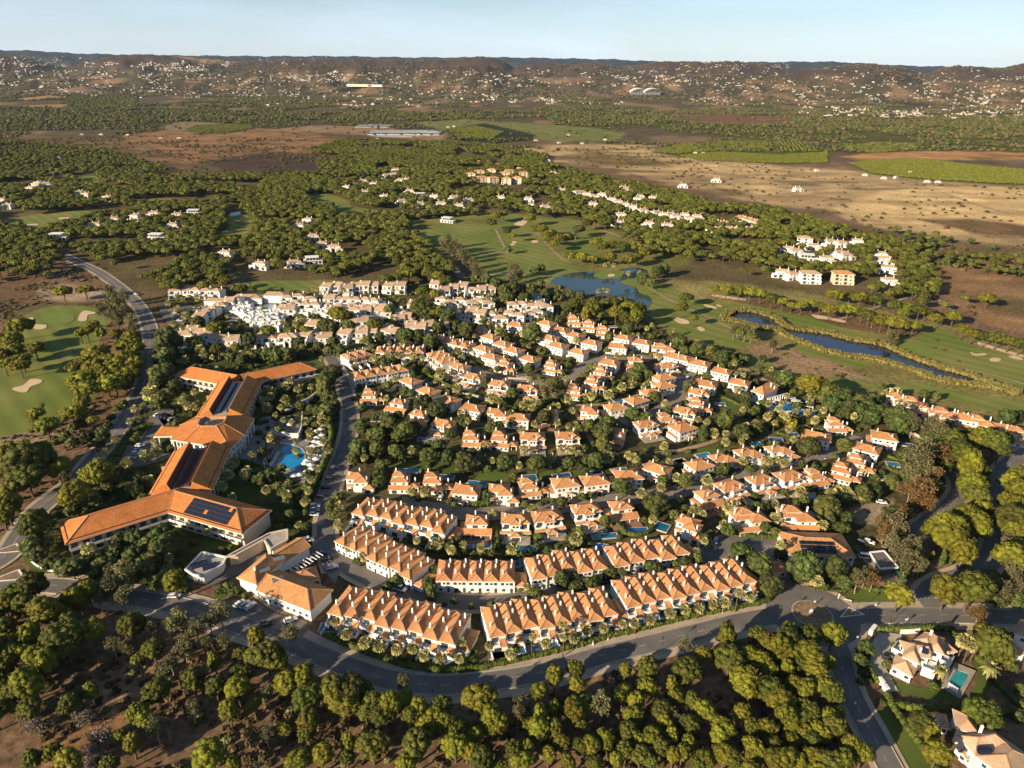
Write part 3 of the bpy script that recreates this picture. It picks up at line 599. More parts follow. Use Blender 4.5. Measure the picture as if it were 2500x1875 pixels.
# roundabout, car parks and paved courts
ISL = at(1983, 1501)
def disc(cx, cy, r, n=40, sx=1.0): return [(cx + r * sx * math.cos(2 * math.pi * k / n), cy + r * math.sin(2 * math.pi * k / n)) for k in range(n)]
def world_sheet(name, poly, z, material, thick=0.0, kind='structure'):
    mb = MB()
    if thick: mb.prism(poly, z - thick, z)
    else: mb.face([(p[0], p[1], z) for p in poly])
    return tag(obj(name, mb.mesh(name, [material])), kind=kind)
world_sheet('pavement', disc(ISL.x, ISL.y, 19.5), 0.395, 'pave')
world_sheet('roundabout_road', disc(ISL.x, ISL.y, 17.0), 0.40, 'asphalt'); block(ISL.x, ISL.y, 17)
for i, (nm, p, w) in enumerate(roads): ribbon(nm, p, w, 'asphalt' if 'villa' not in nm else 'cobble', z=0.42 + 0.004 * i)
courts = [('car_park', q(440, 1300, 3.1725, '300,600 360,540 620,560 760,640 980,690 990,760 860,900 700,840 560,770 380,720'), 'asphalt'),
 ('car_park', q(440, 1300, 3.1725, '420,240 560,130 720,40 800,60 760,130 640,240 520,290 440,330 250,430 220,410'), 'asphalt'),
 ('car_park', q(440, 1300, 3.1725, '1020,60 1080,20 1180,0 1240,120 1269,240 1200,400 1100,290 1030,180'), 'cobble'),
 ('car_park', q(330, 860, 4.424, '200,680 240,660 450,740 480,790 300,790 180,760 60,740'), 'asphalt'),
 ('car_park', q(330, 860, 4.424, '-80,1010 60,900 200,930 300,1060 350,1160 100,1230 -60,1250 -160,1200'), 'asphalt'),
 ('car_park', q(330, 860, 4.424, '1950,1560 2140,1140 2212,1150 2212,1400 2000,1659 1900,1659'), 'cobble'),
 ('plaza', q(1660, 1075, K5, '290,1500 440,1300 560,1200 700,1200 1000,1250 1300,1290 1500,1310 1450,1450 1250,1560 1180,1640 850,1640 560,1560 330,1600'), 'cobble'),
 ('car_park', q(400, 680, 2.54, '20,190 60,180 130,170 290,175 270,200 150,215 130,280 80,290 20,250'), 'cobble'),
 ('forecourt', q(2080, 1490, 2.474, '130,180 160,130 300,150 290,220 230,250 220,300 190,330 240,420 280,490 200,500 160,440 110,320 115,230'), 'stone'),
 ('yard', q(1880, 1290, 3.0214, '640,190 740,175 860,190 960,290 1020,350 1000,420 860,430 820,310 700,260'), 'cobble')]
for i, (nm, s, mt) in enumerate(courts):
    sheet(nm, s, mt, z=0.34 + 0.004 * i, closed_smooth=False)
    for a_ in range(len(s)):
        w0, w1 = at(*s[a_]), at(*s[(a_ + 1) % len(s)])
        for k in range(8): v = w0.lerp(w1, k / 8); block(v.x, v.y, 3)
sheet('island_lawn', q(1660, 1075, K5, '650,1420 720,1370 840,1340 940,1400 950,1450 860,1500 740,1510 660,1470'), 'lawn', z=0.49)
# bare round island with a kerb
o = obj('traffic_island', None, None, (ISL.x, ISL.y, 0.4))
mb = MB(); mb.prism(disc(0, 0, 7.6), 0.0, 0.14); obj('kerb', mb.mesh('kerb', ['stone']), o)
M['isl'] = mat('dry_planted_soil', (0.28, 0.19, 0.11), (0.16, 0.11, 0.065), 0.5, 0.95, bump=0.5)
mb = MB(); mb.prism(disc(0, 0, 7.1), 0.0, 0.22); obj('soil', mb.mesh('soil', ['isl']), o)
tag(o, 'round bare-soil traffic island in the middle of the road junction', 'traffic island')
for (px_, py_, s_) in ((18, 1345, 12), (20, 1412, 13), (2075, 1500, 9)):
    c = at(px_, py_); o = obj('traffic_island', None, None, (c.x, c.y, 0.4))
    tri = [(-s_ * .55, -s_ * .25), (s_ * .6, -s_ * .05), (s_ * .1, s_ * .4)]
    mb = MB(); mb.prism(tri, 0, 0.15); obj('kerb', mb.mesh('kerb', ['trim']), o); mb = MB(); mb.prism([(a * .8, b_ * .8) for a, b_ in tri], 0, 0.2); obj('soil', mb.mesh('soil', ['isl']), o)
    tag(o, {18: 'triangular island at the far side of the left junction', 20: 'triangular white-kerbed island at the near side of the left junction', 2075: 'triangular splitter island just right of the round island'}[px_], 'traffic island')
mk = MB(); zz = 0.52
def marks(path, dash=3.0, gap=5.0, w=0.16, off=0.0):
    p = resample(offset(path, off), 1.0); i = 0
    while i < len(p) - 1:
        j = min(i + int(dash), len(p) - 1); a_, b_ = p[i], p[j]; d = (b_ - a_); 
        if d.length > 0.2:
            d.normalize(); nn = Vector((-d.y, d.x, 0)) * w / 2
            mk.face([(a_ + nn)[:2] + (zz,), (a_ - nn)[:2] + (zz,), (b_ - nn)[:2] + (zz,), (b_ + nn)[:2] + (zz,)])
        i += int(dash + gap)
marks(AVENUE[:-8], 3, 5); marks(NORTHW, 4, 0.0001, 0.2); marks(EAST[4:], 3, 5); marks(SOUTH[6:], 2, 4); marks(SIDE[6:], 2, 4)
for p_, w_ in ((AVENUE[:-8], 3.9), (EAST[4:], 3.9), (NORTHW, 4.2)):
    marks(p_, 4, 0.0001, 0.14, w_); marks(p_, 4, 0.0001, 0.14, -w_)
tag(obj('road_markings', mk.mesh('road_markings', ['mark'])), kind='structure')
# kerbs along the avenue's village side and wood side (stone strips, a real step)
def kerb(path, off, s0, s1):
    p = resample(offset(path, off), 3.0); p = p[int(len(p) * s0):int(len(p) * s1)]; mb = MB()
    for a_, b_ in zip(p, p[1:]): mb.bar(a_ + Vector((0, 0, 0.48)), b_ + Vector((0, 0, 0.48)), 0.14)
    tag(obj('kerb', mb.mesh('kerb', ['stone'])), kind='structure')
kerb(AVENUE, -4.4, 0.02, 0.93); kerb(AVENUE, 4.4, 0.55, 0.93); kerb(AVENUE, 4.4, 0.05, 0.34); kerb(EAST, -4.4, 0.2, 1); kerb(SOUTH, 3.9, 0.1, 1); kerb(SOUTH, -3.9, 0.15, 1)
for s, w in (('1340,955 1385,988 1410,1015 1432,1050 1445,1080', 3.0), ('1385,988 1440,990 1500,983 1560,965', 3.0), ('1600,1108 1660,1100 1710,1088 1760,1070 1830,1035', 3.2), ('1960,945 2050,975 2120,1005 2180,1040 2240,1068', 5),
             ('1700,830 1780,880 1850,920 1900,945', 5), ('1560,690 1640,735 1720,770 1780,800 1850,835', 2.2), ('1925,858 2000,890 2080,915 2160,940', 2.0), ('2180,870 2300,890 2420,915 2520,945', 2), ('1300,560 1340,600 1370,630 1390,640', 3), ('1210,560 1230,600 1240,620', 3), ('1450,555 1520,580 1620,615', 4), ('2050,780 2160,745 2260,720 2330,760', 3), ('1760,500 1880,480 2000,462 2140,452 2300,440', 5), ('1250,380 1400,392 1560,415 1700,452 1760,470', 4), ('1560,352 1640,385 1800,400 1950,404 2060,412', 5), ('2060,412 2200,440 2350,446 2560,470', 5), ('1500,405 1700,420 1900,440 2060,450', 3), ('2300,470 2420,510 2560,540', 4), ('300,360 450,372 620,352 800,345 900,350', 6), ('150,410 300,385 440,372', 5), ('2070,398 2200,385 2350,372 2520,380', 8)):
    ribbon('sandy_path', P2(s), w, 'sandpath', z=nz_() + 0.1)
# ------------------------------------------------------------------ houses: the parts they share
def windows_mesh(w, h, d=0.06):
    mb = MB(); mb.box(-w / 2, w / 2, -d, 0.05, 0, h, 0); mb.box(-w / 2 - .08, w / 2 + .08, -d - .03, 0.0, -0.12, -0.0, 1); return mb.mesh('window', ['glass', 'trim'])
WIN, WIN2, DOOR, FDOOR = windows_mesh(1.3, 1.25), windows_mesh(1.0, 1.0), windows_mesh(2.6, 2.2), windows_mesh(1.1, 2.2)
def chim(h, w=0.55):
    mb = MB(); mb.box(-w, w, -w * .8, w * .8, 0, h); mb.box(-w - .08, w + .08, -w * .8 - .08, w * .8 + .08, h, h + .15); mb.box(-w * .7, w * .7, -w * .5, w * .5, h + .15, h + .55); return mb.mesh('chimney', ['trim'])
CH1, CH2 = chim(1.8, 0.28), chim(3.0, 0.34)
def wins(L):
    """(kind, x, y, z, facing degrees): 0 front (-y), 90 right (+x), -90 left, 180 back"""
    return [N('door' if k in 'dD' else 'window', {'w': WIN, 's': WIN2, 'd': DOOR, 'D': FDOOR}[k], (x, y, z), R(a)) for k, x, y, z, a in L]
def part(name, mats, fn, kids=()):
    mb = MB(); fn(mb); return N(name, mb.mesh(name, mats), kids=kids)
def rails(mb, x0, x1, y0, y1, z):            # low balcony walls on three sides
    mb.box(x0, x1, y0, y0 + .18, z, z + 1.0); mb.box(x0, x0 + .18, y0 + .18, y1, z, z + 1.0); mb.box(x1 - .18, x1, y0 + .18, y1, z, z + 1.0)
def columns(L, h, r=0.2): return [N('column', COLM[h], (x, y, 0)) for x, y in L]
COLM = {}
for h in (2.5, 3.0, 5.2): mb = MB(); mb.cyl(0, 0, 0, h, .24, .2, 6); COLM[h] = mb.mesh('column', ['trim'])
def A_block():     # plain two-storey house, entrance porch
    W, D = 6.6, 4.9
    return [part('wall', ['wall'], lambda m: m.box(-W, W, -D, D, 0, 6.0)),
            part('roof', RM, lambda m: m.hip(-W - .7, W + .7, -D - .7, D + .7, 6.25, .40), [N('chimney', CH1, (-3.9, 2.2, 7.2)), N('chimney', CH1, (3.6, -2.6, 7.0))]),
            part('porch_roof', RM, lambda m: m.hip(-1.2, 2.2, -D - 2.0, -D, 3.1, .38, caps=False)), *columns([(-.9, -D - 1.7), (1.9, -D - 1.7)], 3.0),
            part('lean_to_roof', ['roof', 'trim'], lambda m: m.lean(-W - 2.6, -W, -D + .6, D - 1.0, 2.7, 3.4)), part('annexe_wall', ['wall'], lambda m: m.box(-W - 2.3, -W, -D + .8, D - 1.2, 0, 2.65)),
            *wins([('w', -4.6, -D, 3.9, 0), ('w', -2.2, -D, 3.9, 0), ('w', 4.6, -D, 3.9, 0), ('w', 1.6, -D, 3.9, 0), ('D', .5, -D, .1, 0), ('w', -4.4, -D, 1.1, 0), ('w', 4.5, -D, 1.1, 0), ('s', W, -1.6, 4.0, 90), ('s', W, 2.2, 4.0, 90), ('w', -W, -2, 4.0, -90), ('w', -W, 2, 4.0, -90)])]
def S_stepped():   # tower room on top, hips stepping down, side pavilion
    def walls(m): m.box(-5.4, 3.4, -3.2, 4.8, 0, 5.6); m.box(-4.4, 1.0, 0.0, 4.6, 5.6, 7.6); m.box(-6.4, 4.6, -5.6, -3.2, 0, 2.7)
    def roofs(m): m.hip(-6.0, 4.0, -3.8, 5.3, 5.7, .40)
    return [part('wall', ['wall'], walls), part('roof', RM, roofs, [N('chimney', CH1, (3.0, -1.2, 5.9))]),
            part('tower_roof', RM, lambda m: m.hip(-5.0, 1.6, -.6, 5.2, 7.75, .42), [N('chimney', CH1, (-3.8, 4.2, 7.9))]),
            part('skirt_roof', ['roof', 'trim'], lambda m: m.lean(-7.0, 5.2, -6.4, -3.2, 2.75, 3.9)),
            part('pavilion_roof', RM, lambda m: m.hip(3.5, 9.6, -4.4, 1.4, 2.9, .40), [N('chimney', CH2, (7.0, .9, 2.9))]), *columns([(9.1, -3.9), (9.1, 0.9), (6.2, -3.9)], 2.5),
            *wins([('w', -3.6, -3.2, 4.1, 0), ('w', 1.2, -3.2, 4.1, 0), ('s', -1.6, 0.0, 6.1, 0), ('w', 3.4, 1.5, 4.0, 90), ('s', -5.4, 0, 4, -90), ('s', -5.4, 3, 4, -90), ('d', -3.6, -5.6, .1, 0), ('w', .6, -5.6, .8, 0), ('w', 3.2, -5.6, .8, 0)])]
def C_balcony():   # broad hip roof, twin front balconies, low garden room
    W, D = 6.7, 4.8
    def walls(m): m.box(-W, W, -D + 1.4, D, 0, 6.0); m.box(-2.1, 2.1, -D - .2, -D + 1.4, 0, 6.0); m.box(-W, W, -D - 1.4, -D - .2, 0, 2.7); m.box(-W, -2.1, -D - .2, -D + 1.4, 0, 2.9); m.box(2.1, W, -D - .2, -D + 1.4, 0, 2.9)
    def bal(m): rails(m, -W, -2.2, -D - 1.0, -D + 1.4, 2.9); rails(m, 2.2, W, -D - 1.0, -D + 1.4, 2.9)
    def roofs(m): m.hip(-W - .6, W + .6, -D + .6, D + .6, 6.2, .42); m.hip(-2.9, 2.9, -D - .9, D - 3.4, 6.18, .44, h1=False)
    return [part('wall', ['wall'], walls), part('roof', RM, roofs, [N('chimney', CH1, (-5.3, 1.0, 6.6)), N('chimney', CH2, (2.0, -D + .2, 5.6)), N('chimney', CH1, (3.8, 3.2, 7.0))]), part('balcony', ['trim'], lambda m: rails(m, -W, -2.2, -D - 1.0, -D + 1.4, 2.9)), part('balcony', ['trim'], lambda m: rails(m, 2.2, W, -D - 1.0, -D + 1.4, 2.9)),
            part('skirt_roof', ['roof', 'trim'], lambda m: m.lean(-W - 1.0, -2.0, -D - 2.6, -D - 1.0, 2.6, 3.2)), part('skirt_roof', ['roof', 'trim'], lambda m: m.lean(2.0, W + 1.0, -D - 2.6, -D - 1.0, 2.6, 3.2)),
            part('porch_roof', RM, lambda m: m.hip(-2.4, 2.8, -D - 5.6, -D - 1.2, 2.85, .42)), *columns([(-2.0, -D - 5.2), (2.4, -D - 5.2)], 2.5),
            part('terrace', ['paving'], lambda m: m.box(-W - .5, W + .5, -D - 8.2, -D - 1.4, 0.28, 0.62)),
            *wins([('d', -4.4, -D + 1.4, 3.0, 0), ('d', 4.4, -D + 1.4, 3.0, 0), ('w', -.9, -D - .2, 4.1, 0), ('w', .9, -D - .2, 4.1, 0), ('w', -4.6, -D - 1.4, .8, 0), ('w', 4.6, -D - 1.4, .8, 0), ('s', -W, 0, 4, -90), ('s', W, 1, 4, 90)])]
def D_skirt():     # upper storey set back behind an L-shaped ground-floor roof, veranda in front
    def walls(m): m.box(-4.6, 4.9, -2.4, 5.0, 0, 6.1); m.box(-7.2, -4.6, -4.0, 4.6, 0, 2.7); m.box(-7.2, 7.0, -4.0, -2.4, 0, 2.7)
    def low(m): m.lean(-7.8, 7.6, -6.6, -2.4, 2.5, 3.8); m.hip(-8.0, -4.6, -2.6, 4.9, 2.75, .4, caps=False)
    return [part('wall', ['wall'], walls), part('roof', RM, lambda m: m.hip(-5.4, 5.7, -3.2, 5.7, 6.25, .42), [N('chimney', CH1, (-1.6, -1.8, 6.9)), N('chimney', CH1, (-.8, 4.6, 6.9)), N('chimney', CH1, (4.6, 1.2, 6.6))]),
            part('skirt_roof', RM, lambda m: m.lean(-7.8, 7.6, -6.6, -2.4, 2.5, 3.8)), part('side_roof', RM, lambda m: m.hip(-8.0, -4.6, -2.6, 4.9, 2.75, .4, caps=False)), *columns([(-7.2, -6.2), (-2.4, -6.2), (2.4, -6.2), (7.0, -6.2)], 2.5),
            part('terrace', ['brickpave'], lambda m: m.box(-7.6, 7.6, -10.5, -4.2, 0.28, 0.60)),
            *wins([('d', -.6, -2.4, 3.9, 0), ('s', 3.6, -2.4, 4.3, 0), ('d', -4.2, -4.0, .2, 0), ('d', 3.4, -4.0, .2, 0), ('D', 0, -4.0, .2, 0), ('s', -4.6, 2, 4.2, -90), ('s', 4.9, 2, 4.2, 90)])]
def L_cross():     # crossing hips with a lower wing to the front right
    def walls(m): m.box(-7.0, 2.6, -2.2, 5.0, 0, 5.9); m.box(-2.2, 4.8, -5.4, 2.0, 0, 5.8); m.box(2.0, 8.0, -7.0, -1.6, 0, 3.0)
    return [part('wall', ['wall'], walls), part('roof', RM, lambda m: (m.hip(-7.6, 3.2, -2.8, 5.6, 6.15, .42), m.hip(-2.8, 5.4, -6.0, 2.6, 6.0, .42)), [N('chimney', CH1, (-5.6, .2, 6.9)), N('chimney', CH1, (4.2, -3.2, 6.3)), N('chimney', CH1, (-1.0, 4.4, 6.8))]),
            part('lower_roof', RM, lambda m: m.hip(2.2, 8.7, -7.7, -1.0, 3.1, .40)), part('porch_roof', RM, lambda m: m.hip(-6.6, -2.2, -4.8, -2.2, 2.9, .4, caps=False)), *columns([(-6.2, -4.4), (-2.8, -4.4)], 2.5),
            *wins([('w', -.6, -5.4, 4.0, 0), ('s', 2.6, -5.4, 4.1, 0), ('w', -5.0, -2.2, 4.0, 0), ('d', 5.0, -7.0, .2, 0), ('D', -4.4, -2.2, .2, 0), ('w', 4.8, -.2, 4.0, 90), ('s', -7.0, 0, 4.0, -90), ('s', -7.0, 3, 4.0, -90)])]
def E_grand():     # large villa: three stepped hips
    def walls(m): m.box(-8.0, 3.0, -2.0, 5.2, 0, 5.8); m.box(-4.6, 1.8, 0, 6.0, 5.8, 7.3); m.box(-1.0, 8.0, -5.6, 2.6, 0, 5.6); m.box(-8.4, 8.6, -7.6, -5.6, 0, 2.6)
    return [part('wall', ['wall'], walls), part('roof', RM, lambda m: (m.hip(-8.7, 3.6, -2.7, 5.9, 6.0, .4), m.hip(-1.7, 8.7, -6.3, 3.3, 5.85, .4)), [N('chimney', CH2, (-7.0, 2.2, 6.3)), N('chimney', CH2, (5.6, 1.4, 6.3))]),
            part('tower_roof', RM, lambda m: m.hip(-5.3, 2.5, -.7, 6.7, 7.45, .4)), part('skirt_roof', RM, lambda m: m.lean(-9.0, 9.2, -8.4, -5.6, 2.6, 3.7)), part('side_roof', RM, lambda m: m.hip(-9.0, -5.0, -5.8, -2.0, 3.0, .4, caps=False)), *columns([(-8.4, -8.0), (-4, -8.0), (0, -8.0)], 2.5),
            *wins([('w', 1.4, -5.6, 4.0, 0), ('s', 5.0, -5.6, 4.0, 0), ('d', -4.4, -2.0, 3.4, 0), ('d', 4.0, -7.6, .2, 0), ('w', -2, -7.6, .8, 0), ('s', 8.0, -1, 4, 90), ('w', -8.0, 1, 4, -90)])]
KINDS = {k: f() for k, f in dict(A=A_block, S=S_stepped, C=C_balcony, D=D_skirt, L=L_cross, E=E_grand).items()}
LM, LMN = [], ['']
def villa(px, py, kind, ang, label, group, scale=0.93, zr=6.6, name='villa'):
    p = at(px, py, zr * scale); block(p.x, p.y, 8.5 * scale); v_ = Vector((p.x, p.y, 0)).normalized(); block(p.x - v_.x * 11, p.y - v_.y * 11, 5.5)
    LM.append((p.x, p.y, LMN[0])); o = thing(name, label, 'villa', (p.x, p.y, 0), R(ang), group, (scale * random.uniform(.96, 1.04),) * 2 + (scale,))
    grow(o, KINDS[kind]); return o
STYLE = dict(A='plain villa', S='tower-room villa', C='twin-balcony villa', D='veranda villa', L='cross-roofed villa', E='grand stepped villa')
ROWS = [  # name, region, list 'x y kind angle'
 ('row behind the lower terraces', (820, 1075, K5, '1810 1030 D 0; 2312 1000 C 0; 2712 960 C 14; 3220 870 C 15; 3670 840 D 14')),
 ('row above the villa street', (820, 1075, K5, '310 460 L 0; 850 480 S 0; 1270 490 S 0; 1680 620 A -8; 2150 620 L 0; 2500 560 S 12; 2950 530 A 13; 3330 500 A 14; 3760 430 A 8; 4140 350 A -32')),
 ('row above right villa street', (1660, 1075, K5, '250 300 A 28; 570 210 L 25; 900 140 L 25; 1290 100 L 22')),
 ('row below right villa street', (1660, 1075, K5, '360 690 D 24; 650 570 C 26; 1040 490 C 26; 1410 440 C 24; 1760 430 S 18')),
 ('trio above the cul-de-sac court', (1660, 1075, K5, '150 1060 L -36; 890 960 E 12; 1500 940 E 0')),
 ('corner group under the tree belt', (1660, 700, 2.633, '1010 870 S 0; 890 955 A -25; 1315 955 A -20; 1205 1035 A -35; 1150 1115 S -30; 1055 1170 S -30')),
 ('block beside the resort street', (820, 760, K5, '450 1050 S 0; 800 1165 D -20; 960 885 A -40; 1190 1010 A -40; 1060 1310 D -22; 1450 1125 A -36; 1760 1230 A -20; 1385 1430 C -18')),
 ('rank below the curved villa street', (820, 760, K5, '1590 700 C -34; 1770 830 C -24; 2100 920 C -12; 2465 980 C -4; 3080 990 S -15')),
 ('rank above dark garden trees', (820, 760, K5, '2100 1290 L -6; 2350 1350 A -6; 2740 1310 D -22; 1760 1600 S 0; 2130 1610 S -6; 2530 1600 C 0; 2980 1590 C 4; 3590 1540 D -30')),
 ('rank behind the curved street', (820, 760, K5, '1900 470 A -38; 2010 575 A -36; 1990 320 A -38; 1880 225 S -20; 2150 410 A -36; 2290 490 A -36; 2500 600 A -36; 2180 660 S -30')),
 ('rank near the lake trees', (1240, 760, K5, '110 165 A -20; 500 145 A -36; 860 85 S 0; 680 230 A -30; 870 300 A -36; 1060 150 S -15; 1250 230 S -10; 1080 395 A -32; 530 330 A -36; 650 430 A -36; 910 510 A -32; 570 680 S -25; 1490 330 A -30; 1420 440 A -14; 1730 390 A -25')),
 ('cluster inside curved street bend', (1240, 760, K5, '1310 650 A -25; 1640 620 D 0; 1210 760 S -25; 1100 890 S -25')),
 ('rank climbing to the clubhouse', (1240, 760, K5, '2000 460 E 0; 2150 570 A -34; 2050 690 C 20; 2000 835 A 28; 2000 940 A 28; 1850 1030 A 22; 1650 1130 A 34; 1390 1220 A 22; 1080 1270 L -12; 1780 1440 C 20; 2050 1360 S 15')),
 ('edge rank along the golf course', (1660, 760, K5, '30 590 A -36; 260 660 A -32; 540 760 A -32; 770 905 A -30; 340 920 A -24; 250 1030 C -20; 240 1170 S -20; 70 1270 C -22; 40 1480 A 30')),
]
for name, (ox, oy, k, s) in ROWS:
    L = sorted(reg(ox, oy, k, s), key=lambda t: t[0])
    for i, (x, y, kd, an) in enumerate(L):
        LMN[0] = '%s villa, %s' % (ordinal(i), name); villa(x, y, kd, float(an), 'terracotta-roofed %s, %s from left in %s' % (STYLE[kd], ordinal(i), name), 'detached villas of the resort village')
# extra villas on the far right behind the tree belt
for i, (x, y, kd, an) in enumerate(reg(1660, 700, 2.633, '1405 700 L -30; 1505 740 E -25; 1700 810 E -20; 1830 835 A -22; 1930 860 E -22; 2110 905 A -20; 2190 940 E -20')):
    villa(x, y, kd, float(an), 'terracotta-roofed house by the golf course behind the dark tree belt, %s from left' % ordinal(i), 'houses between the tree belt and the golf course')
# ------------------------------------------------------------------ terraces
def unit_parts(w, d, front, h=6.0):
    """one dwelling of a terrace, x centred, front at -y: sub-parts of the townhouse part"""
    body = MB(); body.box(-w / 2 + .004, w / 2 - .004, -d / 2, d / 2, 0, h)
    if front == 'garden': body.box(-w / 2 + .05, -w / 2 + .3, -d / 2 - 6.2, -d / 2, 0, 1.7); body.box(-w / 2 + .004, w / 2 - .004, -d / 2 - 2.2, -d / 2, 0, 2.75)
    kids = []
    r = MB(); r.hip(-w / 2, w / 2, -d / 2 - .7, d / 2 + .7, h + .2, .47, t=.25)
    r2 = MB(); r2.hip(-w / 2 + .3, w / 2 - 1.2, -d / 2 - 1.0, -d / 2 + 5.0, h + .18, .47, t=.2)
    kids.append(N('roof', r.mesh('roof', RM)))
    for (x, y, z) in ((-w * .28, -d * .22, h + .7), (w * .26, d * .05, h + .8), (w * .30, d * .33, h + .7)): kids.append(N('chimney', CH1, (x, y, z)))
    if front == 'garden':
        b = MB(); rails(b, -w / 2 + .3, w / 2 - 2.6, -d / 2 - 2.2, -d / 2, 2.75); kids.append(N('balcony', b.mesh('balcony', ['trim'])))
        g = MB(); g.lean(w / 2 - 2.5, w / 2 - .1, -d / 2 - 2.9, -d / 2, 3.0, 4.3); kids.append(N('lean_to_roof', g.mesh('lean_to_roof', ['roof', 'trim'])))
        kids += wins([('d', -1.0, -d / 2, 3.1, 0), ('d', -.4, -d / 2 - 2.2, .2, 0)])
    else:
        kids += wins([('w', -w * .28, -d / 2, 3.9, 0), ('s', w * .02, -d / 2, 4.0, 0), ('w', w * .28, -d / 2, 3.9, 0), ('D', w * .3, -d / 2, .15, 0), ('w', -w * .2, -d / 2, .9, 0)])
    return N('townhouse', body.mesh('townhouse', ['wall']), kids=kids)
UNIT = {}
def terrace(p0, p1, n, d, front, label, step=0.0, zr=7.2, bow=0.0, end=True, scale=1.0):
    a, b = at(*p0, zr), at(*p1, zr); L = (b - a).length; ang = math.atan2(b.y - a.y, b.x - a.x); w = L / (n - 1)
    key = (round(w, 1), d, front)
    if key not in UNIT: UNIT[key] = unit_parts(key[0], d, front)
    c = (a + b) / 2; o = thing('terrace', label, 'terrace', (c.x, c.y, 0), ang, 'terraces of townhouses in the resort village')
    for i in range(n):
        t = i / (n - 1); y = bow * (4 * t * (1 - t)) + step * (1.5 * ((i % 3) - 1) + random.uniform(-.8, .8))
        N_ = UNIT[key]; u = obj('townhouse', N_.me, o, ((t - .5) * L, y, 0)); grow(u, N_.kids)
        wp = c + Vector((math.cos(ang), math.sin(ang), 0)) * (t - .5) * L; block(wp.x, wp.y, d * .62)
        if front == 'garden':
            q_ = wp + Vector((math.sin(ang), -math.cos(ang), 0)) * (d * .5 + 5); block(q_.x, q_.y, 3.2)
    if end:
        e = MB(); e.box(L / 2 + w / 2, L / 2 + w / 2 + 4.2, -d * .42, d * .2, 0, 3.0); obj('end_wall', e.mesh('end_wall', ['wall']), o)
        e = MB(); e.hip(L / 2 + w / 2 - .5, L / 2 + w / 2 + 4.9, -d * .42 - .7, d * .2 + .7, 3.15, .42); obj('end_roof', e.mesh('end_roof', RM), o)
    return o
terrace((846, 1458), (1112, 1524), 8, 15, 'garden', 'terrace of townhouses, left one of three behind the clipped avenue hedge', 0.5)
terrace((1203, 1508), (1473, 1463), 8, 15, 'garden', 'terrace of townhouses, middle one of three behind the clipped avenue hedge', 0.5)
terrace((1527, 1438), (1806, 1388), 9, 15, 'garden', 'terrace of townhouses, right one of three behind the clipped avenue hedge', 0.4)
terrace((1306, 1377), (1452, 1357), 5, 13, 'plain', 'white-fronted terrace in second row, next to the rightmost one', 0.6)
terrace((1503, 1347), (1650, 1325), 5, 13, 'plain', 'white-fronted terrace in second row, rightmost above the terrace street', 0.6)
terrace((1086, 1387), (1238, 1389), 5, 12, 'plain', 'straight white-fronted terrace of five in second row, facing the street bend', 0.0)
terrace((862, 1300), (1020, 1378), 7, 14, 'plain', 'slanting terrace of townhouses along the resort street corner', 0.3)
terrace((896, 1228), (1086, 1272), 7, 13, 'garden', 'saw-roofed slanting terrace below the villa street, above the resort street corner', 0.7)
terrace((873, 912), (978, 895), 5, 11, 'plain', 'white-fronted terrace of five near the hotel hedge bend', 0.3)
terrace((930, 850), (1025, 851), 5, 11, 'garden', 'terrace of five roofs under the pale apartment rows', 0.3)
terrace((850, 868), (888, 858), 3, 12, 'garden', 'short terrace of three at the top of the resort street', 0.0, end=False)
terrace((1067, 860), (1093, 878), 3, 12, 'garden', 'short stepped terrace of three left of the curved villa street', 0.0, end=False)
terrace((1070, 822), (1140, 838), 4, 11, 'plain', 'low wide terrace of four below the white apartment cluster', 0.0)
# ------------------------------------------------------------------ hotel
def roof_pts(o, name, faces, ms=('hroof', 'trim', 'ridge')):
    mb = MB()
    for f in faces: mb.face(f)
    return obj(name, mb.mesh(name, list(ms)), o)
def line_x(p, d, q_, e):
    t = ((q_.x - p.x) * e.y - (q_.y - p.y) * e.x) / (d.x * e.y - d.y * e.x); return Vector((p.x + d.x * t, p.y + d.y * t, 0))
HZ, HR = 8.2, 12.8
hq = lambda x, y, z=HZ: at(330 + x / 4.424, 860 + y / 4.424, z)
hp = lambda x, y, z=HZ: at(120 + x / 3.95, 1130 + y / 3.95, z)
hc = hq(560, 1150, 0)
hotel = thing('hotel', 'long orange-roofed hotel with two V-shaped ends and a central rotunda', 'hotel', (hc.x, hc.y, 0))
hotel_off = Vector((hc.x, hc.y, 0))
mb = MB(); mb.box(-2.0, 2.0, -.1, .1, 0, 1.0); mb.box(-2.0, -1.85, .1, 1.5, 0, 1.0); mb.box(1.85, 2.0, .1, 1.5, 0, 1.0); BALC = mb.mesh('balcony', ['trim'])
HWIN = windows_mesh(2.6, 2.2)
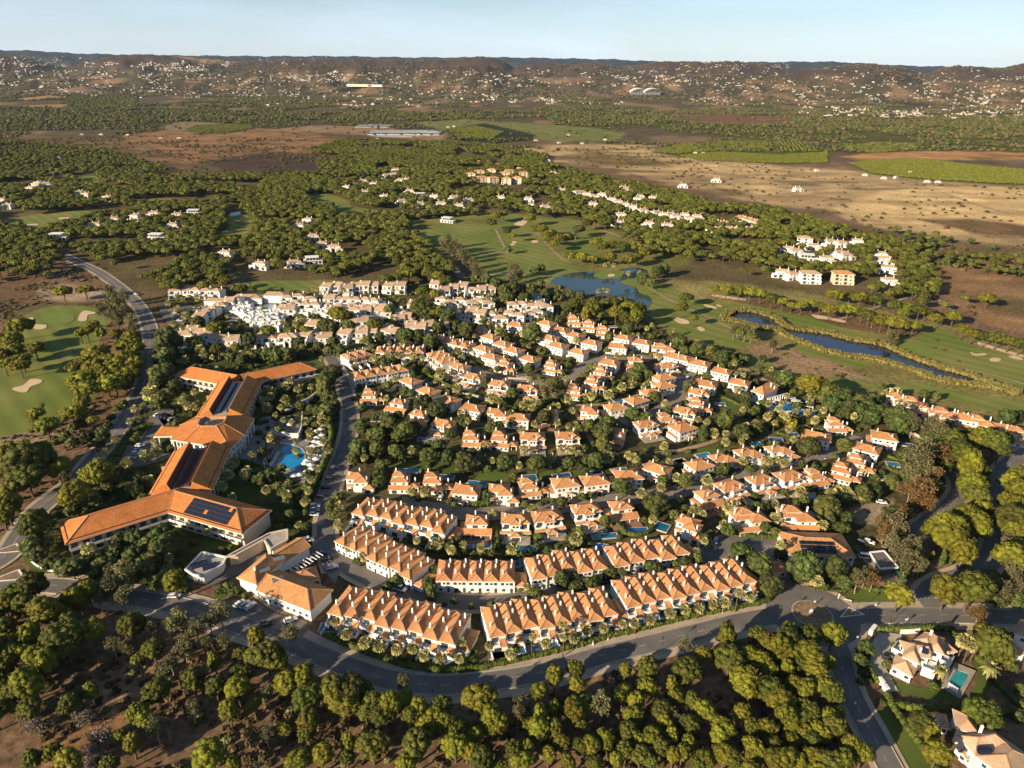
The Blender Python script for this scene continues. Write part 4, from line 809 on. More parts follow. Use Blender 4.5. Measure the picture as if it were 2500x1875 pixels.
def v_wings(P0, P1, P2, w, name):
    d1, d2 = (P1 - P0).normalized(), (P2 - P1).normalized(); n1, n2 = Vector((-d1.y, d1.x, 0)), Vector((-d2.y, d2.x, 0))
    B0, B2 = P0 + n1 * w, P2 + n2 * w; Kp = line_x(B0, d1, B2, d2)
    def flatp(v, z): return Vector((v.x, v.y, z)) - hotel_off
    A0, A1, A2 = flatp(P0, HZ), flatp(P1, HZ), flatp(P2, HZ); C0, C1, C2 = flatp(B0, HZ), flatp(Kp, HZ), flatp(B2, HZ)
    r0 = flatp(P0 + n1 * w / 2 + d1 * w * .55, HR); r1 = flatp((P1 + Kp) / 2, HR); r2 = flatp(P2 + n2 * w / 2 - d2 * w * .55, HR)
    lo = lambda v: Vector((v.x, v.y, v.z - .35))
    mb = MB(); mb.face([A0, A1, r1, r0]); mb.face([A1, A2, r2, r1]); mb.face([C1, C0, r0, r1]); mb.face([C2, C1, r1, r2]); mb.face([C0, A0, r0]); mb.face([A2, C2, r2])
    ring = [A0, A1, A2, C2, C1, C0]
    for i in range(6): j = (i + 1) % 6; mb.face([lo(ring[i]), lo(ring[j]), ring[j], ring[i]], 1)
    mb.face([lo(v) for v in reversed(ring)], 1)
    for p, q_ in ((A0, r0), (C0, r0), (A2, r2), (C2, r2), (r0, r1), (r1, r2), (A1, r1)): mb.bar(p, q_, .2, 2)
    for p, q_, a_, b_ in ((A0, A1, r0, r1), (A1, A2, r1, r2), (A2, C2, r2, r2), (C0, A0, r0, r0)): mb.bar(p.lerp(a_, .13) + Vector((0, 0, .04)), q_.lerp(b_, .13) + Vector((0, 0, .04)), .16, 3)
    obj('roof', mb.mesh('roof', ['hroof', 'trim', 'ridge', 'dark']), hotel)
    ins = lambda v, c: Vector((v.x, v.y, 0))
    wl_ = []
    for (P, n_, s) in ((P0, n1, 1.7), (P1, (n1 + n2).normalized(), 1.7), (P2, n2, 1.7)): wl_.append(P + n_ * s)
    wl_[0] += d1 * 1.0; wl_[2] -= d2 * 1.0
    bk = [B2 - n2 * 1.0 - d2 * 1.0, Kp - (n1 + n2).normalized() * 1.0, B0 - n1 * 1.0 + d1 * 1.0]
    mb = MB(); mb.prism([tuple(v - hotel_off)[:2] for v in wl_ + bk], 0, HZ - .3); obj('wall', mb.mesh('wall', ['cream']), hotel)
    for (p, q_) in ((wl_[0], wl_[1]), (wl_[1], wl_[2])):
        L = (q_ - p).length; k = int(L // 4.3); d = (q_ - p).normalized(); an = math.atan2(d.y, d.x); nn = Vector((d.y, -d.x, 0))
        for i in range(k):
            c = p + d * (L * (i + .5) / k) - hotel_off
            for z in (1.0, 4.6):
                obj('window', HWIN, hotel, (c.x, c.y, z), an)
            obj('balcony', BALC, hotel, (c.x + nn.x * 1.5, c.y + nn.y * 1.5, 3.9), an)
    for i in range(9):
        for p, q_ in ((P0, P1), (P1, P2)):
            c = p.lerp(q_, i / 8); block(c.x, c.y, 5)
            c2 = c + (n1 + n2).normalized() * w * .6; block(c2.x, c2.y, w * .55)
    return r1, r2, A1, A2
r1, r2, A1, A2 = v_wings(hp(152, 790), hp(1145, 483), hp(1858, 690), 19.5, 'front')
# solar panels on the right front slope
mb = MB(); mb.box(-.85, .85, -.5, .5, 0, .06); SP = mb.mesh('solar_panel', ['solar'])
ex = (A2 - A1).normalized(); mid = (A1 + A2) / 2; nrm = (A2 - A1).cross(r1 - A1).normalized(); up_ = nrm.cross(ex)
base = MB(); arr = obj('solar_array', None, hotel)
mt = Matrix((ex, up_, nrm)).transposed().to_4x4()
fl = MB(); fl.box(-.6, .6, -2.2, 2.2, 0, .05)
for row in range(4):
    for i in range(13):
        if (row, i) in ((1, 5), (3, 11)): continue
        p = A1.lerp(A2, 0.20) + ex * (1.85 * i + row * -0.0) + up_ * (3.0 + row * 2.05) + nrm * 0.12
        o = obj('solar_panel', SP, arr); mm_ = mt.copy(); mm_.translation = p; o.matrix_local = mm_ @ Matrix.Diagonal((1.05, 1.9, 1, 1))
v_wings(hq(395, 250), hq(890, 340), hq(905, 345), 17, 'nl') if False else None
def hip_wing(parent_off, p, q_, w, h0, h1, z, zr, parent, rm=('hroof', 'trim', 'ridge'), wallm='cream', wall=True, over=1.0):
    d = (q_ - p); L = d.length; an = math.atan2(d.y, d.x)
    mb = MB(); mb.hip(0, L, 0, w, z, (zr - z) / (min(w, L) / 2), h0, h1, .3); o = obj('roof', mb.mesh('roof', list(rm)), parent, (p.x - parent_off.x, p.y - parent_off.y, 0), an)
    if wall: mb = MB(); mb.box(over, L - over, over, w - over, 0, z - .25); obj('wall', mb.mesh('wall', [wallm]), parent, (p.x - parent_off.x, p.y - parent_off.y, 0), an)
    for i in range(7):
        for j in range(1, 4):
            c = p + d * (i / 6) + Vector((-d.y, d.x, 0)).normalized() * w * j / 4; block(c.x, c.y, w * .22)
    return o, an, L
_, an, L = hip_wing(hotel_off, hq(395, 250), hq(1010, 365), 17, True, False, HZ, HR - .6, hotel)
p = hq(395, 250); d = (hq(1010, 365) - p).normalized()
for i in range(9):
    c = p + d * (4 + i * 4.4) - hotel_off + Vector((-d.y, d.x, 0)) * 1.0
    obj('balcony', BALC, hotel, (c.x + d.y * 1.4, c.y - d.x * 1.4, 3.9), an); obj('window', HWIN, hotel, (c.x, c.y, 4.6), an); obj('window', HWIN, hotel, (c.x, c.y, 1.0), an)
_, an, L = hip_wing(hotel_off, hq(1200, 350), hq(1962, 185), 17, False, True, HZ + .02, HR - .6, hotel)
p = hq(1360, 318); d = (hq(1962, 185) - p).normalized()
for i in range(11):
    c = p + d * (3 + i * 5.0) - hotel_off + Vector((-d.y, d.x, 0)) * 1.0
    obj('balcony', BALC, hotel, (c.x + d.y * 1.4, c.y - d.x * 1.4, 3.9), an); obj('window', HWIN, hotel, (c.x, c.y, 4.6), an)
def spine(l0, r0, l1, r1, z, zr, side):
    a, b = (l0 + r0) / 2, (l1 + r1) / 2; W = ((r0 - l0).length + (r1 - l1).length) / 4 * 1.0; d = (b - a); L = d.length; an = math.atan2(d.y, d.x)
    nL = Vector((-d.y, d.x, 0)).normalized(); W = (abs((l0 - a).dot(nL)) + abs((l1 - b).dot(nL))) / 2
    k = .40 * W
    mb = MB()
    for s in (1, -1):
        f = [(0, s * W, z), (L, s * W, z), (L, s * k, zr), (0, s * k, zr)]
        mb.face(f if s < 0 else f[::-1], 0)
        mb.box(0, L, *sorted((s * (k - .35), s * k)), zr - .35, zr + .02, 0)                        # rim
        f = [(0, s * (k - .35), zr - .05), (L, s * (k - .35), zr - .05), (L, s * k * .72, z + 1.2), (0, s * k * .72, z + 1.2)]
        mb.face(f, 2)
        mb.box(0, L, *sorted((s * W, s * (W - .1))), z - .35, z, 1)
    for s in (1, -1): mb.bar((0, s * W * .86, z + (zr - z) * .14 / .6 + .06), (L, s * W * .86, z + (zr - z) * .14 / .6 + .06), .14, 4)
    mb.face([(0, -k * .72, z + 1.2), (L, -k * .72, z + 1.2), (L, k * .72, z + 1.2), (0, k * .72, z + 1.2)], 3)
    for x in (0, L): mb.face([(x, -W, z), (x, -k, zr), (x, -k * .72, z + 1.2), (x, k * .72, z + 1.2), (x, k, zr), (x, W, z)], 0)
    lp = a - hotel_off
    o = obj('roof', mb.mesh('roof', ['hroof', 'trim', 'maroon', 'flat', 'dark']), hotel, (lp.x, lp.y, 0), an)
    for s in (-.36, .36):
        m2 = MB(); m2.box(L * .06, L * .94, s * k - k * .2, s * k + k * .2, z + 1.2, z + 2.1); obj('roof_duct', m2.mesh('roof_duct', ['grey' if side else 'maroon']), o)
    m2 = MB()
    for i in range(14): m2.box(L * (.06 + i * .063), L * (.09 + i * .063), -.5, .5, z + 1.2, z + 1.9)
    obj('roof_pipework', m2.mesh('roof_pipework', ['dark']), o)
    m2 = MB(); m2.box(0, L, -W + 1, W - 1, 0, z - .3); w_ = obj('wall', m2.mesh('wall', ['cream']), hotel, (lp.x, lp.y, 0), an)
    for i in range(int(L // 5)):
        for zf in (1.0, 4.6): obj('window', HWIN, w_, (2.5 + i * 5, -W + 1, zf), 0); obj('window', HWIN, w_, (2.5 + i * 5, W - 1, zf), math.pi)
    for s, x in ((1, .55), (-1, .45)):
        m2 = MB(); m2.box(L * x, L * x + .5, *sorted((s * W * .72, s * W * 1.04)), z - .3, z + 1.6); obj('fire_wall', m2.mesh('fire_wall', ['ridge']), o)
    for i in range(9): c = a.lerp(b, i / 8); block(c.x, c.y, W)
spine(hq(140, 1530), hq(845, 1490), hq(420, 1070), hq(1030, 1040), HZ + .05, HR + .6, 0)
spine(hq(640, 710), hq(1200, 690), hq(885, 345), hq(1365, 322), HZ + .07, HR + .6, 1)
OUT = [hq(x, y, 9.0) - hotel_off for x, y in ((378, 945), (520, 965), (1035, 1045), (1180, 895), (1290, 712), (1200, 680), (650, 695), (480, 785))]
cx = sum(v.x for v in OUT) / 8; cy = sum(v.y for v in OUT) / 8
cI = hq(832, 742, 13.6) - hotel_off
INN = [Vector((cI.x + 7.5 * math.cos(a_), cI.y + 7.5 * math.sin(a_), 13.6)) for a_ in [math.atan2(v.y - cI.y, v.x - cI.x) for v in OUT]]
mb = MB()
for i in range(8):
    j = (i + 1) % 8; mb.face([OUT[i], OUT[j], INN[j], INN[i]], 0)
    lo = lambda v: (v.x, v.y, v.z - .5)
    mb.face([lo(OUT[i]), lo(OUT[j]), OUT[j], OUT[i]], 1); mb.bar(OUT[i], INN[i], .2, 2); mb.bar(INN[i], INN[j], .35, 2)
    inn2 = lambda v: Vector((cI.x + (v.x - cI.x) * .92, cI.y + (v.y - cI.y) * .92, 12.2))
    mb.face([INN[i], INN[j], inn2(INN[j]), inn2(INN[i])], 2)
mb.face([(cI.x + (v.x - cI.x) * .92, cI.y + (v.y - cI.y) * .92, 12.2) for v in INN], 2)
rot = obj('rotunda_roof', mb.mesh('rotunda_roof', ['hroof', 'trim', 'ridge']), hotel)
mb = MB(); mb.hip(-4.2, 4.2, -2.6, 2.6, 12.6, .5, t=.3, caps=False); obj('skylight', mb.mesh('skylight', ['glass', 'grey', 'grey']), rot, (cI.x, cI.y, 0), R(35))
mb = MB(); mb.prism([(cx + (v.x - cx) * .88, cy + (v.y - cy) * .88) for v in OUT], 0, 8.6); rw = obj('rotunda_wall', mb.mesh('rotunda_wall', ['trim']), hotel)
mb = MB(); mb.cyl(0, 0, 0, 8.5, .45, .4, 8); HCOL = mb.mesh('column', ['trim'])
for i in range(8):
    j = (i + 1) % 8
    for t in (0.08, .36, .64, .92):
        v = OUT[i].lerp(OUT[j], t); v = Vector((cx + (v.x - cx) * .96, cy + (v.y - cy) * .96, 0)); obj('column', HCOL, hotel, v)
    for t in (.22, .5, .78):
        v = OUT[i].lerp(OUT[j], t); v = Vector((cx + (v.x - cx) * .885, cy + (v.y - cy) * .885, 0)); e = OUT[j] - OUT[i]
        for zf in (.6, 4.7): obj('window', HWIN, hotel, (v.x, v.y, zf), math.atan2(e.y, e.x))
block((cx + hc.x), (cy + hc.y), 20)
pc = [hq(x, y, 7.0) - hotel_off for x, y in ((195, 912), (430, 905), (575, 800), (290, 788))]
rc0 = (pc[0] + pc[3]) / 2 + (pc[1] - pc[0]) * .3; rc1 = (pc[1] + pc[2]) / 2; rc0.z = rc1.z = 9.4
mb = MB(); mb.face([pc[0], pc[1], rc1, rc0]); mb.face([pc[1], pc[2], rc1]); mb.face([pc[2], pc[3], rc0, rc1]); mb.face([pc[3], pc[0], rc0])
for i in range(4): j = (i + 1) % 4; mb.face([pc[i] - Vector((0, 0, .7)), pc[j] - Vector((0, 0, .7)), pc[j], pc[i]], 1)
obj('canopy_roof', mb.mesh('canopy_roof', ['hroof', 'trim']), hotel)
for v in (pc[0] * .97 + pc[2] * .03, pc[0].lerp(pc[1], .25), pc[3].lerp(pc[2], .05), pc[0].lerp(pc[1], .8)): obj('column', COLM[5.2], hotel, (v.x, v.y, 0.9), 0, (2.0, 2.0, 1.0))
c = hq(350, 850, 0); block(c.x, c.y, 9)
# ------------------------------------------------------------------ reception house and car-port deck left of the avenue
rq = lambda x, y, z: at(440 + x / 3.1725, 1300 + y / 3.1725, z)
c = rq(760, 420, 0); rec = thing('reception_house', 'white low reception house with joined terracotta hip roofs by the car park', 'house', (c.x, c.y, 0)); ro = Vector((c.x, c.y, 0))
hip_wing(ro, rq(433, 352, 6.5), rq(590, 405, 6.5), 17, True, True, 6.5, 9.4, rec, ('roof', 'trim', 'ridge'), 'wall', over=.8)
o_, an, L = hip_wing(ro, rq(583, 448, 5.6), rq(1008, 612, 5.6), 13.5, False, True, 5.6, 8.6, rec, ('roof', 'trim', 'ridge'), 'wall', over=.8)
p = rq(583, 448, 5.6); d = (rq(1008, 612, 5.6) - p).normalized()
for i in range(8): c = p + d * (3 + i * L / 9) - ro + Vector((-d.y, d.x, 0)) * .8; obj('window', WIN, rec, (c.x, c.y, 1.4), an)
p0, p1 = rq(790, 245, 5.0), rq(1012, 108, 5.0); hip_wing(ro, p0, p1, 9.5, False, False, 5.0, 7.4, rec, ('roof', 'trim', 'ridge'), 'wall', over=.6)
d = (p1 - p0).normalized(); nn = Vector((d.y, -d.x, 0))
for i in range(9):
    c = p0 + d * (1 + i * (p1 - p0).length / 8.6) + nn * 3.6 - ro
    if i % 2 == 0: obj('pergola_post', COLM[3.0], rec, (c.x, c.y, 0), 0, (1.6, 1.6, 1.25))
    m2 = MB(); m2.box(-.12, .12, -4.0, .4, 3.7, 3.95); obj('pergola_beam', m2.mesh('pergola_beam', ['trim']), rec, (c.x, c.y, 0), math.atan2(nn.y, nn.x) + math.pi / 2)
hip_wing(ro, rq(872, 418, 4.2), rq(1085, 362, 4.2), 9, True, True, 4.2, 6.6, rec, ('roof', 'trim', 'ridge'), 'wall', wall=False)
for x, y in ((885, 418), (1080, 366)): c = rq(x, y, 4.0) - ro; obj('column', COLM[3.0], rec, (c.x, c.y, 0), 0, (1, 1, 1.35))
obj('chimney', CH2, rec, tuple(rq(583, 320, 7.2) - ro)); obj('chimney', CH1, rec, tuple(rq(722, 180, 6.0) - ro))
for x, y in ((655, 290), (770, 205), (755, 365)): m2 = MB(); m2.box(-2, 2, -1.2, 1.2, 0, .5); obj('roof_unit', m2.mesh('roof_unit', ['grey']), rec, tuple(rq(x, y, 7.9) - ro), .5)
def deck(name, label, cat, top, z, m_, th=0.5, wall=True, wm='cream'):
    w = [at(440 + x / 3.1725, 1300 + y / 3.1725, z) for x, y in top]; c = sum(w, Vector()) / len(w)
    o = thing(name, label, cat, (c.x, c.y, 0)); poly = [(v.x - c.x, v.y - c.y) for v in w]
    mb = MB(); mb.prism(poly, z - th, z); obj('roof_slab', mb.mesh('roof_slab', [m_]), o)
    if wall:
        for i in range(len(poly)):
            a_, b_ = poly[i], poly[(i + 1) % len(poly)]
            mb = MB(); mb.bar((a_[0], a_[1], z + .2), (b_[0], b_[1], z + .2), .35); obj('parapet', mb.mesh('parapet', [wm]), o)
        mb = MB(); mb.prism([(x * .93, y * .93) for x, y in poly], 0, z - th); obj('wall', mb.mesh('wall', [wm]), o)
    for v in w: block(v.x, v.y, 3)
    block(c.x, c.y, 8); return o
deck('garage_deck', 'flat cream-walled deck over the car ports at the hotel end', 'garage', ((360, 190), (690, 10), (830, -20), (830, 60), (700, 130), (650, 60), (430, 180)), 5.0, 'flat')
deck('service_building', 'flat grey-roofed service building with dark yards beside the hotel garden', 'building', ((40, 290), (170, 155), (355, 195), (330, 250), (180, 345), (100, 330)), 4.0, 'flat', wm='wall')
for x, y, s in ((150, 250, 3.2), (230, 265, 2.8)):
    c = rq(x, y, 4.0); m2 = MB(); m2.box(-s, s, -s * .6, s * .6, 0, .5); o = obj('roof_light', m2.mesh('roof_light', ['solar']), None, (c.x, c.y, 4.0), .55)
    tag(o, 'dark rooflight on the flat grey service building, %s' % ('left one' if x < 200 else 'right one'), 'roof light')
# ------------------------------------------------------------------ gate house with solar roof, guard lodge, clubhouse, corner villas
def compound(name, label, cat, f, blocks, extras=()):
    c = f(*blocks[0][:2], 0); o = thing(name, label, cat, (c.x, c.y, 0)); off = Vector((c.x, c.y, 0))
    for (x0, y0, x1, y1, w, z, h0, h1, rise) in blocks:
        p, q_ = f(x0, y0, z), f(x1, y1, z); r_, an, L = hip_wing(off, p, q_, w, h0, h1, z, z + rise, o, ('proof' if name == 'corner_villa' else 'roof', 'trim', 'ridge'), 'wall', over=.6)
        d = (q_ - p).normalized(); k = max(1, int(L // 3.6))
        for i in range(k):
            cc = p + d * (L * (i + .5) / k) - off + Vector((-d.y, d.x, 0)) * .6; obj('window', WIN, o, (cc.x, cc.y, max(.9, z - 2.4)), an)
    for nm, me_, x, y, z, rz in extras: obj(nm, me_, o, tuple(f(x, y, z) - off), rz)
    return o, off
gq = lambda x, y, z: at(1880 + x / 3.0214, 1290 + y / 3.0214, z)
gh, go = compound('gate_house', 'long low gate house with dark solar panels sunk in its terracotta roof', 'gate house', gq, [(140, 195, 640, 215, 17, 5.0, True, True, 3.2)])
p, q_ = gq(140, 195, 5), gq(640, 215, 5); d = (q_ - p).normalized(); nn = Vector((-d.y, d.x, 0)); L = (q_ - p).length
for r_ in range(3):
    for i in range(11):
        c = p + d * (L * (.24 + .045 * i)) + nn * (2.0 + r_ * 1.9) - go; o = obj('solar_panel', SP, gh, (c.x, c.y, 5.95 + r_ * .74), math.atan2(d.y, d.x)); o.rotation_euler = (math.atan(.38), 0, math.atan2(d.y, d.x)); o.scale = (1.25, 1.75, 1)
compound('guard_lodge', 'tiny terracotta-roofed guard lodge at the gate beside the rightmost terrace', 'lodge', gq, [(0, 330, 140, 318, 7, 3.4, True, True, 1.6)])
compound('garden_pavilion', 'small orange-roofed pavilion among shrubs below the gate house', 'pavilion', gq, [(325, 338, 385, 338, 4.5, 3.0, True, True, 1.2)])
deck_ = lambda *a: None
w = [gq(x, y, 3.0) for x, y in ((735, 180), (840, 168), (945, 290), (810, 300))]; c = sum(w, Vector()) / 4
mb = MB(); mb.prism([(v.x - c.x, v.y - c.y) for v in w], 0, 3.0); o = obj('substation', mb.mesh('substation', ['asphalt']), None, (c.x, c.y, 0)); tag(o, 'flat dark-roofed service block with white rim right of the gate house', 'building')
for i in range(4):
    a_, b_ = w[i] - c, w[(i + 1) % 4] - c; mb = MB(); mb.bar((a_.x, a_.y, 3.15), (b_.x, b_.y, 3.15), .3); obj('parapet', mb.mesh('parapet', ['trim']), o)
block(c.x, c.y, 9)
kq = lambda x, y, z: at(1660 + x / K5, 760 + y / K5, z)
cl, co = compound('clubhouse', 'large terracotta-roofed clubhouse with a colonnaded veranda beside the long blue pool', 'clubhouse', kq, [(905, 1020, 1080, 1085, 17, 7.0, True, True, 3.6)],
    [('chimney', CH2, 1165, 985, 8.2, 0), ('chimney', CH1, 1210, 1000, 8.2, 0), ('chimney', CH1, 950, 1010, 8.0, 0)])
p0, p1 = kq(1130, 1120, 4.5), kq(1360, 1060, 4.5)
for i in range(8):
    c = p0.lerp(p1, i / 7) - co; obj('column', COLM[3.0], cl, (c.x, c.y, 0), 0, (1.4, 1.4, 1.4))
mb = MB(); mb.bar(p0 - co, p1 - co, .25); obj('veranda_beam', mb.mesh('veranda_beam', ['trim']), cl)
vq = lambda x, y, z: at(2080 + x / 2.474, 1490 + y / 2.474, z)
v1, vo = compound('corner_villa', 'pale-roofed villa with turquoise pool at the road corner, bottom right', 'villa', vq,
    [(226, 335, 368, 405, 7.5, 3.6, True, True, 1.9), (300, 280, 410, 325, 9.5, 6.2, True, True, 2.2), (285, 180, 330, 275, 8, 6.4, True, False, 1.9), (452, 235, 560, 270, 9, 6.3, True, True, 2.0), (372, 178, 470, 240, 7, 6.35, True, False, 1.7), (585, 262, 640, 250, 6, 3.4, True, True, 1.4)],
    [('chimney', CH1, 410, 255, 7.4, 0), ('chimney', CH2, 470, 165, 6.8, 0)])
for (x0, y0, x1, y1, dd, zz_) in ((240, 230, 315, 270, 5, 3.3), (425, 345, 505, 375, 6, 3.4), (530, 300, 590, 330, 5, 3.6)):
    p, q_ = vq(x0, y0, zz_), vq(x1, y1, zz_); d = q_ - p; an = math.atan2(d.y, d.x); L = d.length
    m2 = MB(); m2.box(0, L, 0, dd, 0, zz_ - .6); m2.box(0, L, 0, .18, zz_ - .6, zz_ + .5); m2.box(0, .18, .18, dd, zz_ - .6, zz_ + .5); m2.box(L - .18, L, .18, dd, zz_ - .6, zz_ + .5)
    obj('balcony', m2.mesh('balcony', ['wall']), v1, (p.x - vo.x, p.y - vo.y, 0), an)
for i in range(3):
    o = obj('solar_panel', SP, v1, tuple(vq(425 + i * 9, 240 + i * 4, 7.9) - vo)); o.rotation_euler = (.4, 0, -.5); o.scale = (1, 2, 1)
v2, vo2 = compound('corner_villa', 'pale-roofed villa with dark solar panel at the bottom right edge', 'villa', vq,
    [(745, 880, 980, 1050, 14, 6.4, True, True, 2.6), (632, 757, 745, 880, 13, 6.6, True, True, 2.6), (630, 715, 770, 755, 8, 6.5, True, True, 1.8), (530, 705, 600, 720, 6, 3.2, True, True, 1.3), (640, 850, 690, 895, 4, 3.2, False, True, 1.2)], [('chimney', CH2, 770, 745, 7.4, 0)])
for i in range(3):
    for j in range(2): o = obj('solar_panel', SP, v2, tuple(vq(775 + i * 24, 838 + j * 16, 8.4) - vo2)); o.rotation_euler = (.35, 0, -.1); o.scale = (1.1, 1.4, 1)
compound('corner_villa', 'pale-roofed villa half cut off by the right edge, beside the tall palms', 'villa', vq, [(975, 135, 1100, 190, 10, 6.2, True, True, 2.2), (955, 275, 1060, 268, 9, 3.6, True, True, 1.7)])
# ------------------------------------------------------------------ upper white village, houses in the woods
PM = ['proof', 'trim', 'ridge']
def V_house(m):
    pass
def village_kinds():
    k = {}
    k['a'] = [part('wall', ['wall'], lambda m: (m.box(-4.2, 4.2, -3.6, 3.8, 0, 5.6), m.box(-4.2, .5, -6.4, -3.6, 0, 2.9))), part('roof', PM, lambda m: m.hip(-4.6, 4.6, -4.0, 4.2, 5.7, .36, caps=False), [N('chimney', CH1, (2.6, 2.0, 6.0))]),
              part('terrace_wall', ['trim'], lambda m: rails(m, -4.2, .5, -6.4, -3.6, 2.9)), *wins([('d', -2.0, -3.6, 3.0, 0), ('w', 2.4, -3.6, 3.4, 0), ('d', -2, -6.4, .3, 0), ('w', 2.6, -3.6, .8, 0)])]
    k['b'] = [part('wall', ['wall'], lambda m: (m.box(-4.0, 4.0, -3.4, 3.4, 0, 5.8), m.box(.2, 4.0, -6.0, -3.4, 0, 3.1), m.box(-4.0, 0.2, -5.0, -3.4, 0, 2.6))), part('roof', PM, lambda m: m.lean(-4.3, 4.3, -3.9, 3.7, 5.6, 7.6), [N('chimney', CH1, (-2.6, 1.4, 6.2)), N('chimney', CH1, (3.4, -4.0, 2.4))]),
              part('porch_roof', ['proof', 'trim'], lambda m: m.lean(-4.3, .2, -5.5, -3.4, 2.7, 3.4)), *wins([('d', 2.0, -3.4, 3.3, 0), ('w', -2.0, -3.4, 3.6, 0), ('d', 2.0, -6.0, .3, 0)])]
    k['c'] = [part('wall', ['wall'], lambda m: (m.box(-3.6, 3.6, -2.4, 3.4, 0, 4.6), m.box(-5.0, 1.0, -5.4, -2.4, 0, 2.8), m.box(1.2, 4.6, -4.0, -2.4, 0, 2.2))), part('roof', PM, lambda m: m.hip(-4.0, 4.0, -2.8, 3.8, 4.7, .34, caps=False)),
              part('terrace_wall', ['trim'], lambda m: rails(m, -5.0, 1.0, -5.4, -2.4, 2.8)), part('pergola', ['trim'], lambda m: [m.box(-4.6 + i * .9, -4.4 + i * .9, -5.2, -2.6, 4.7, 4.85) for i in range(6)]), *wins([('d', -1, -2.4, 2.9, 0), ('w', 2.2, -2.4, 2.9, 0), ('d', -2.4, -5.4, .3, 0)])]
    def modern(m): m.box(-9, 9, -4, 4.5, 0, 3.2); m.box(-7, 5, -3.2, 4.2, 3.2, 6.2)
    k['m'] = [part('wall', ['wall'], modern), part('roof_slab', ['trim'], lambda m: (m.box(-7.8, 5.8, -4.4, 4.6, 6.22, 6.6), m.box(-9.6, 9.6, -5.2, 4.9, 3.22, 3.19 + .3))), *wins([('d', -5, -3.2, 3.6, 0), ('d', -2, -3.2, 3.6, 0), ('d', 1, -3.2, 3.6, 0), ('d', 4, -3.2, 3.6, 0), ('d', -6, -4, .4, 0), ('d', -2, -4, .4, 0), ('d', 3, -4, .4, 0), ('d', 6.6, -4, .4, 0)])]
    def big(m): m.box(-8, 8, -5, 5, 0, 8.6); m.box(-8.6, 8.6, -7, -5, 0, 3); m.box(-8.3, 8.3, -6, -5, 3, 5.8)
    k['g'] = [part('wall', ['wall'], big), part('roof', PM, lambda m: m.hip(-8.6, 8.6, -5.6, 5.6, 8.75, .36)), *wins([(c, x, y, z, 0) for z, y in ((.4, -7), (3.4, -6), (6.2, -5)) for c, x in (('d', -6), ('w', -2.6), ('d', 1.2), ('w', 5.4))])]
    k['o'] = [part('wall', ['cream'], big), part('roof', RM, lambda m: m.hip(-8.6, 8.6, -5.6, 5.6, 8.75, .36)), *wins([(c, x, y, z, 0) for z, y in ((.4, -7), (3.4, -6), (6.2, -5)) for c, x in (('d', -6), ('w', -2.6), ('d', 1.2), ('w', 5.4))])]
    k['w'] = [part('wall', ['wall'], lambda m: (m.box(-6, 6, -3.5, 4, 0, 5.4), m.box(-9, -3, -5.5, 2, 0, 3.1), m.box(2, 8.6, -6.2, -1, 0, 3.0))), part('roof', PM, lambda m: (m.hip(-6.6, 6.6, -4.1, 4.6, 5.5, .36, caps=False), m.hip(1.5, 9.1, -6.8, -.4, 3.1, .36, caps=False)), [N('chimney', CH1, (-3, 2, 6)), N('chimney', CH1, (4, 1, 6.2))]),
              part('terrace_wall', ['trim'], lambda m: rails(m, -9, -3, -5.5, -3.5, 3.1)), *wins([('d', -1, -3.5, .4, 0), ('w', -3.4, -3.5, 3.4, 0), ('w', 0, -3.5, 3.4, 0), ('d', -6, -5.5, .4, 0), ('d', 5.2, -6.2, .4, 0)])]
    return k
VK = village_kinds()
def vhouse(px, py, kind, ang, label, group, sc=1.0, cat='house', name='village_house'):
    p = at(px, py, 3.0); block(p.x, p.y, 6.5 * sc); v = Vector((p.x, p.y, 0)).normalized()
    if name == 'house': block(p.x - v.x * 12, p.y - v.y * 12, 10); block(p.x - v.x * 24, p.y - v.y * 24, 9); block(p.x - v.x * 34, p.y - v.y * 34, 6); block(p.x, p.y, 11)
    o = thing(name, label, cat, (p.x, p.y, 0), R(ang), group, (sc * random.uniform(.93, 1.07), sc, sc * random.uniform(.95, 1.1))); grow(o, VK[kind]); return o
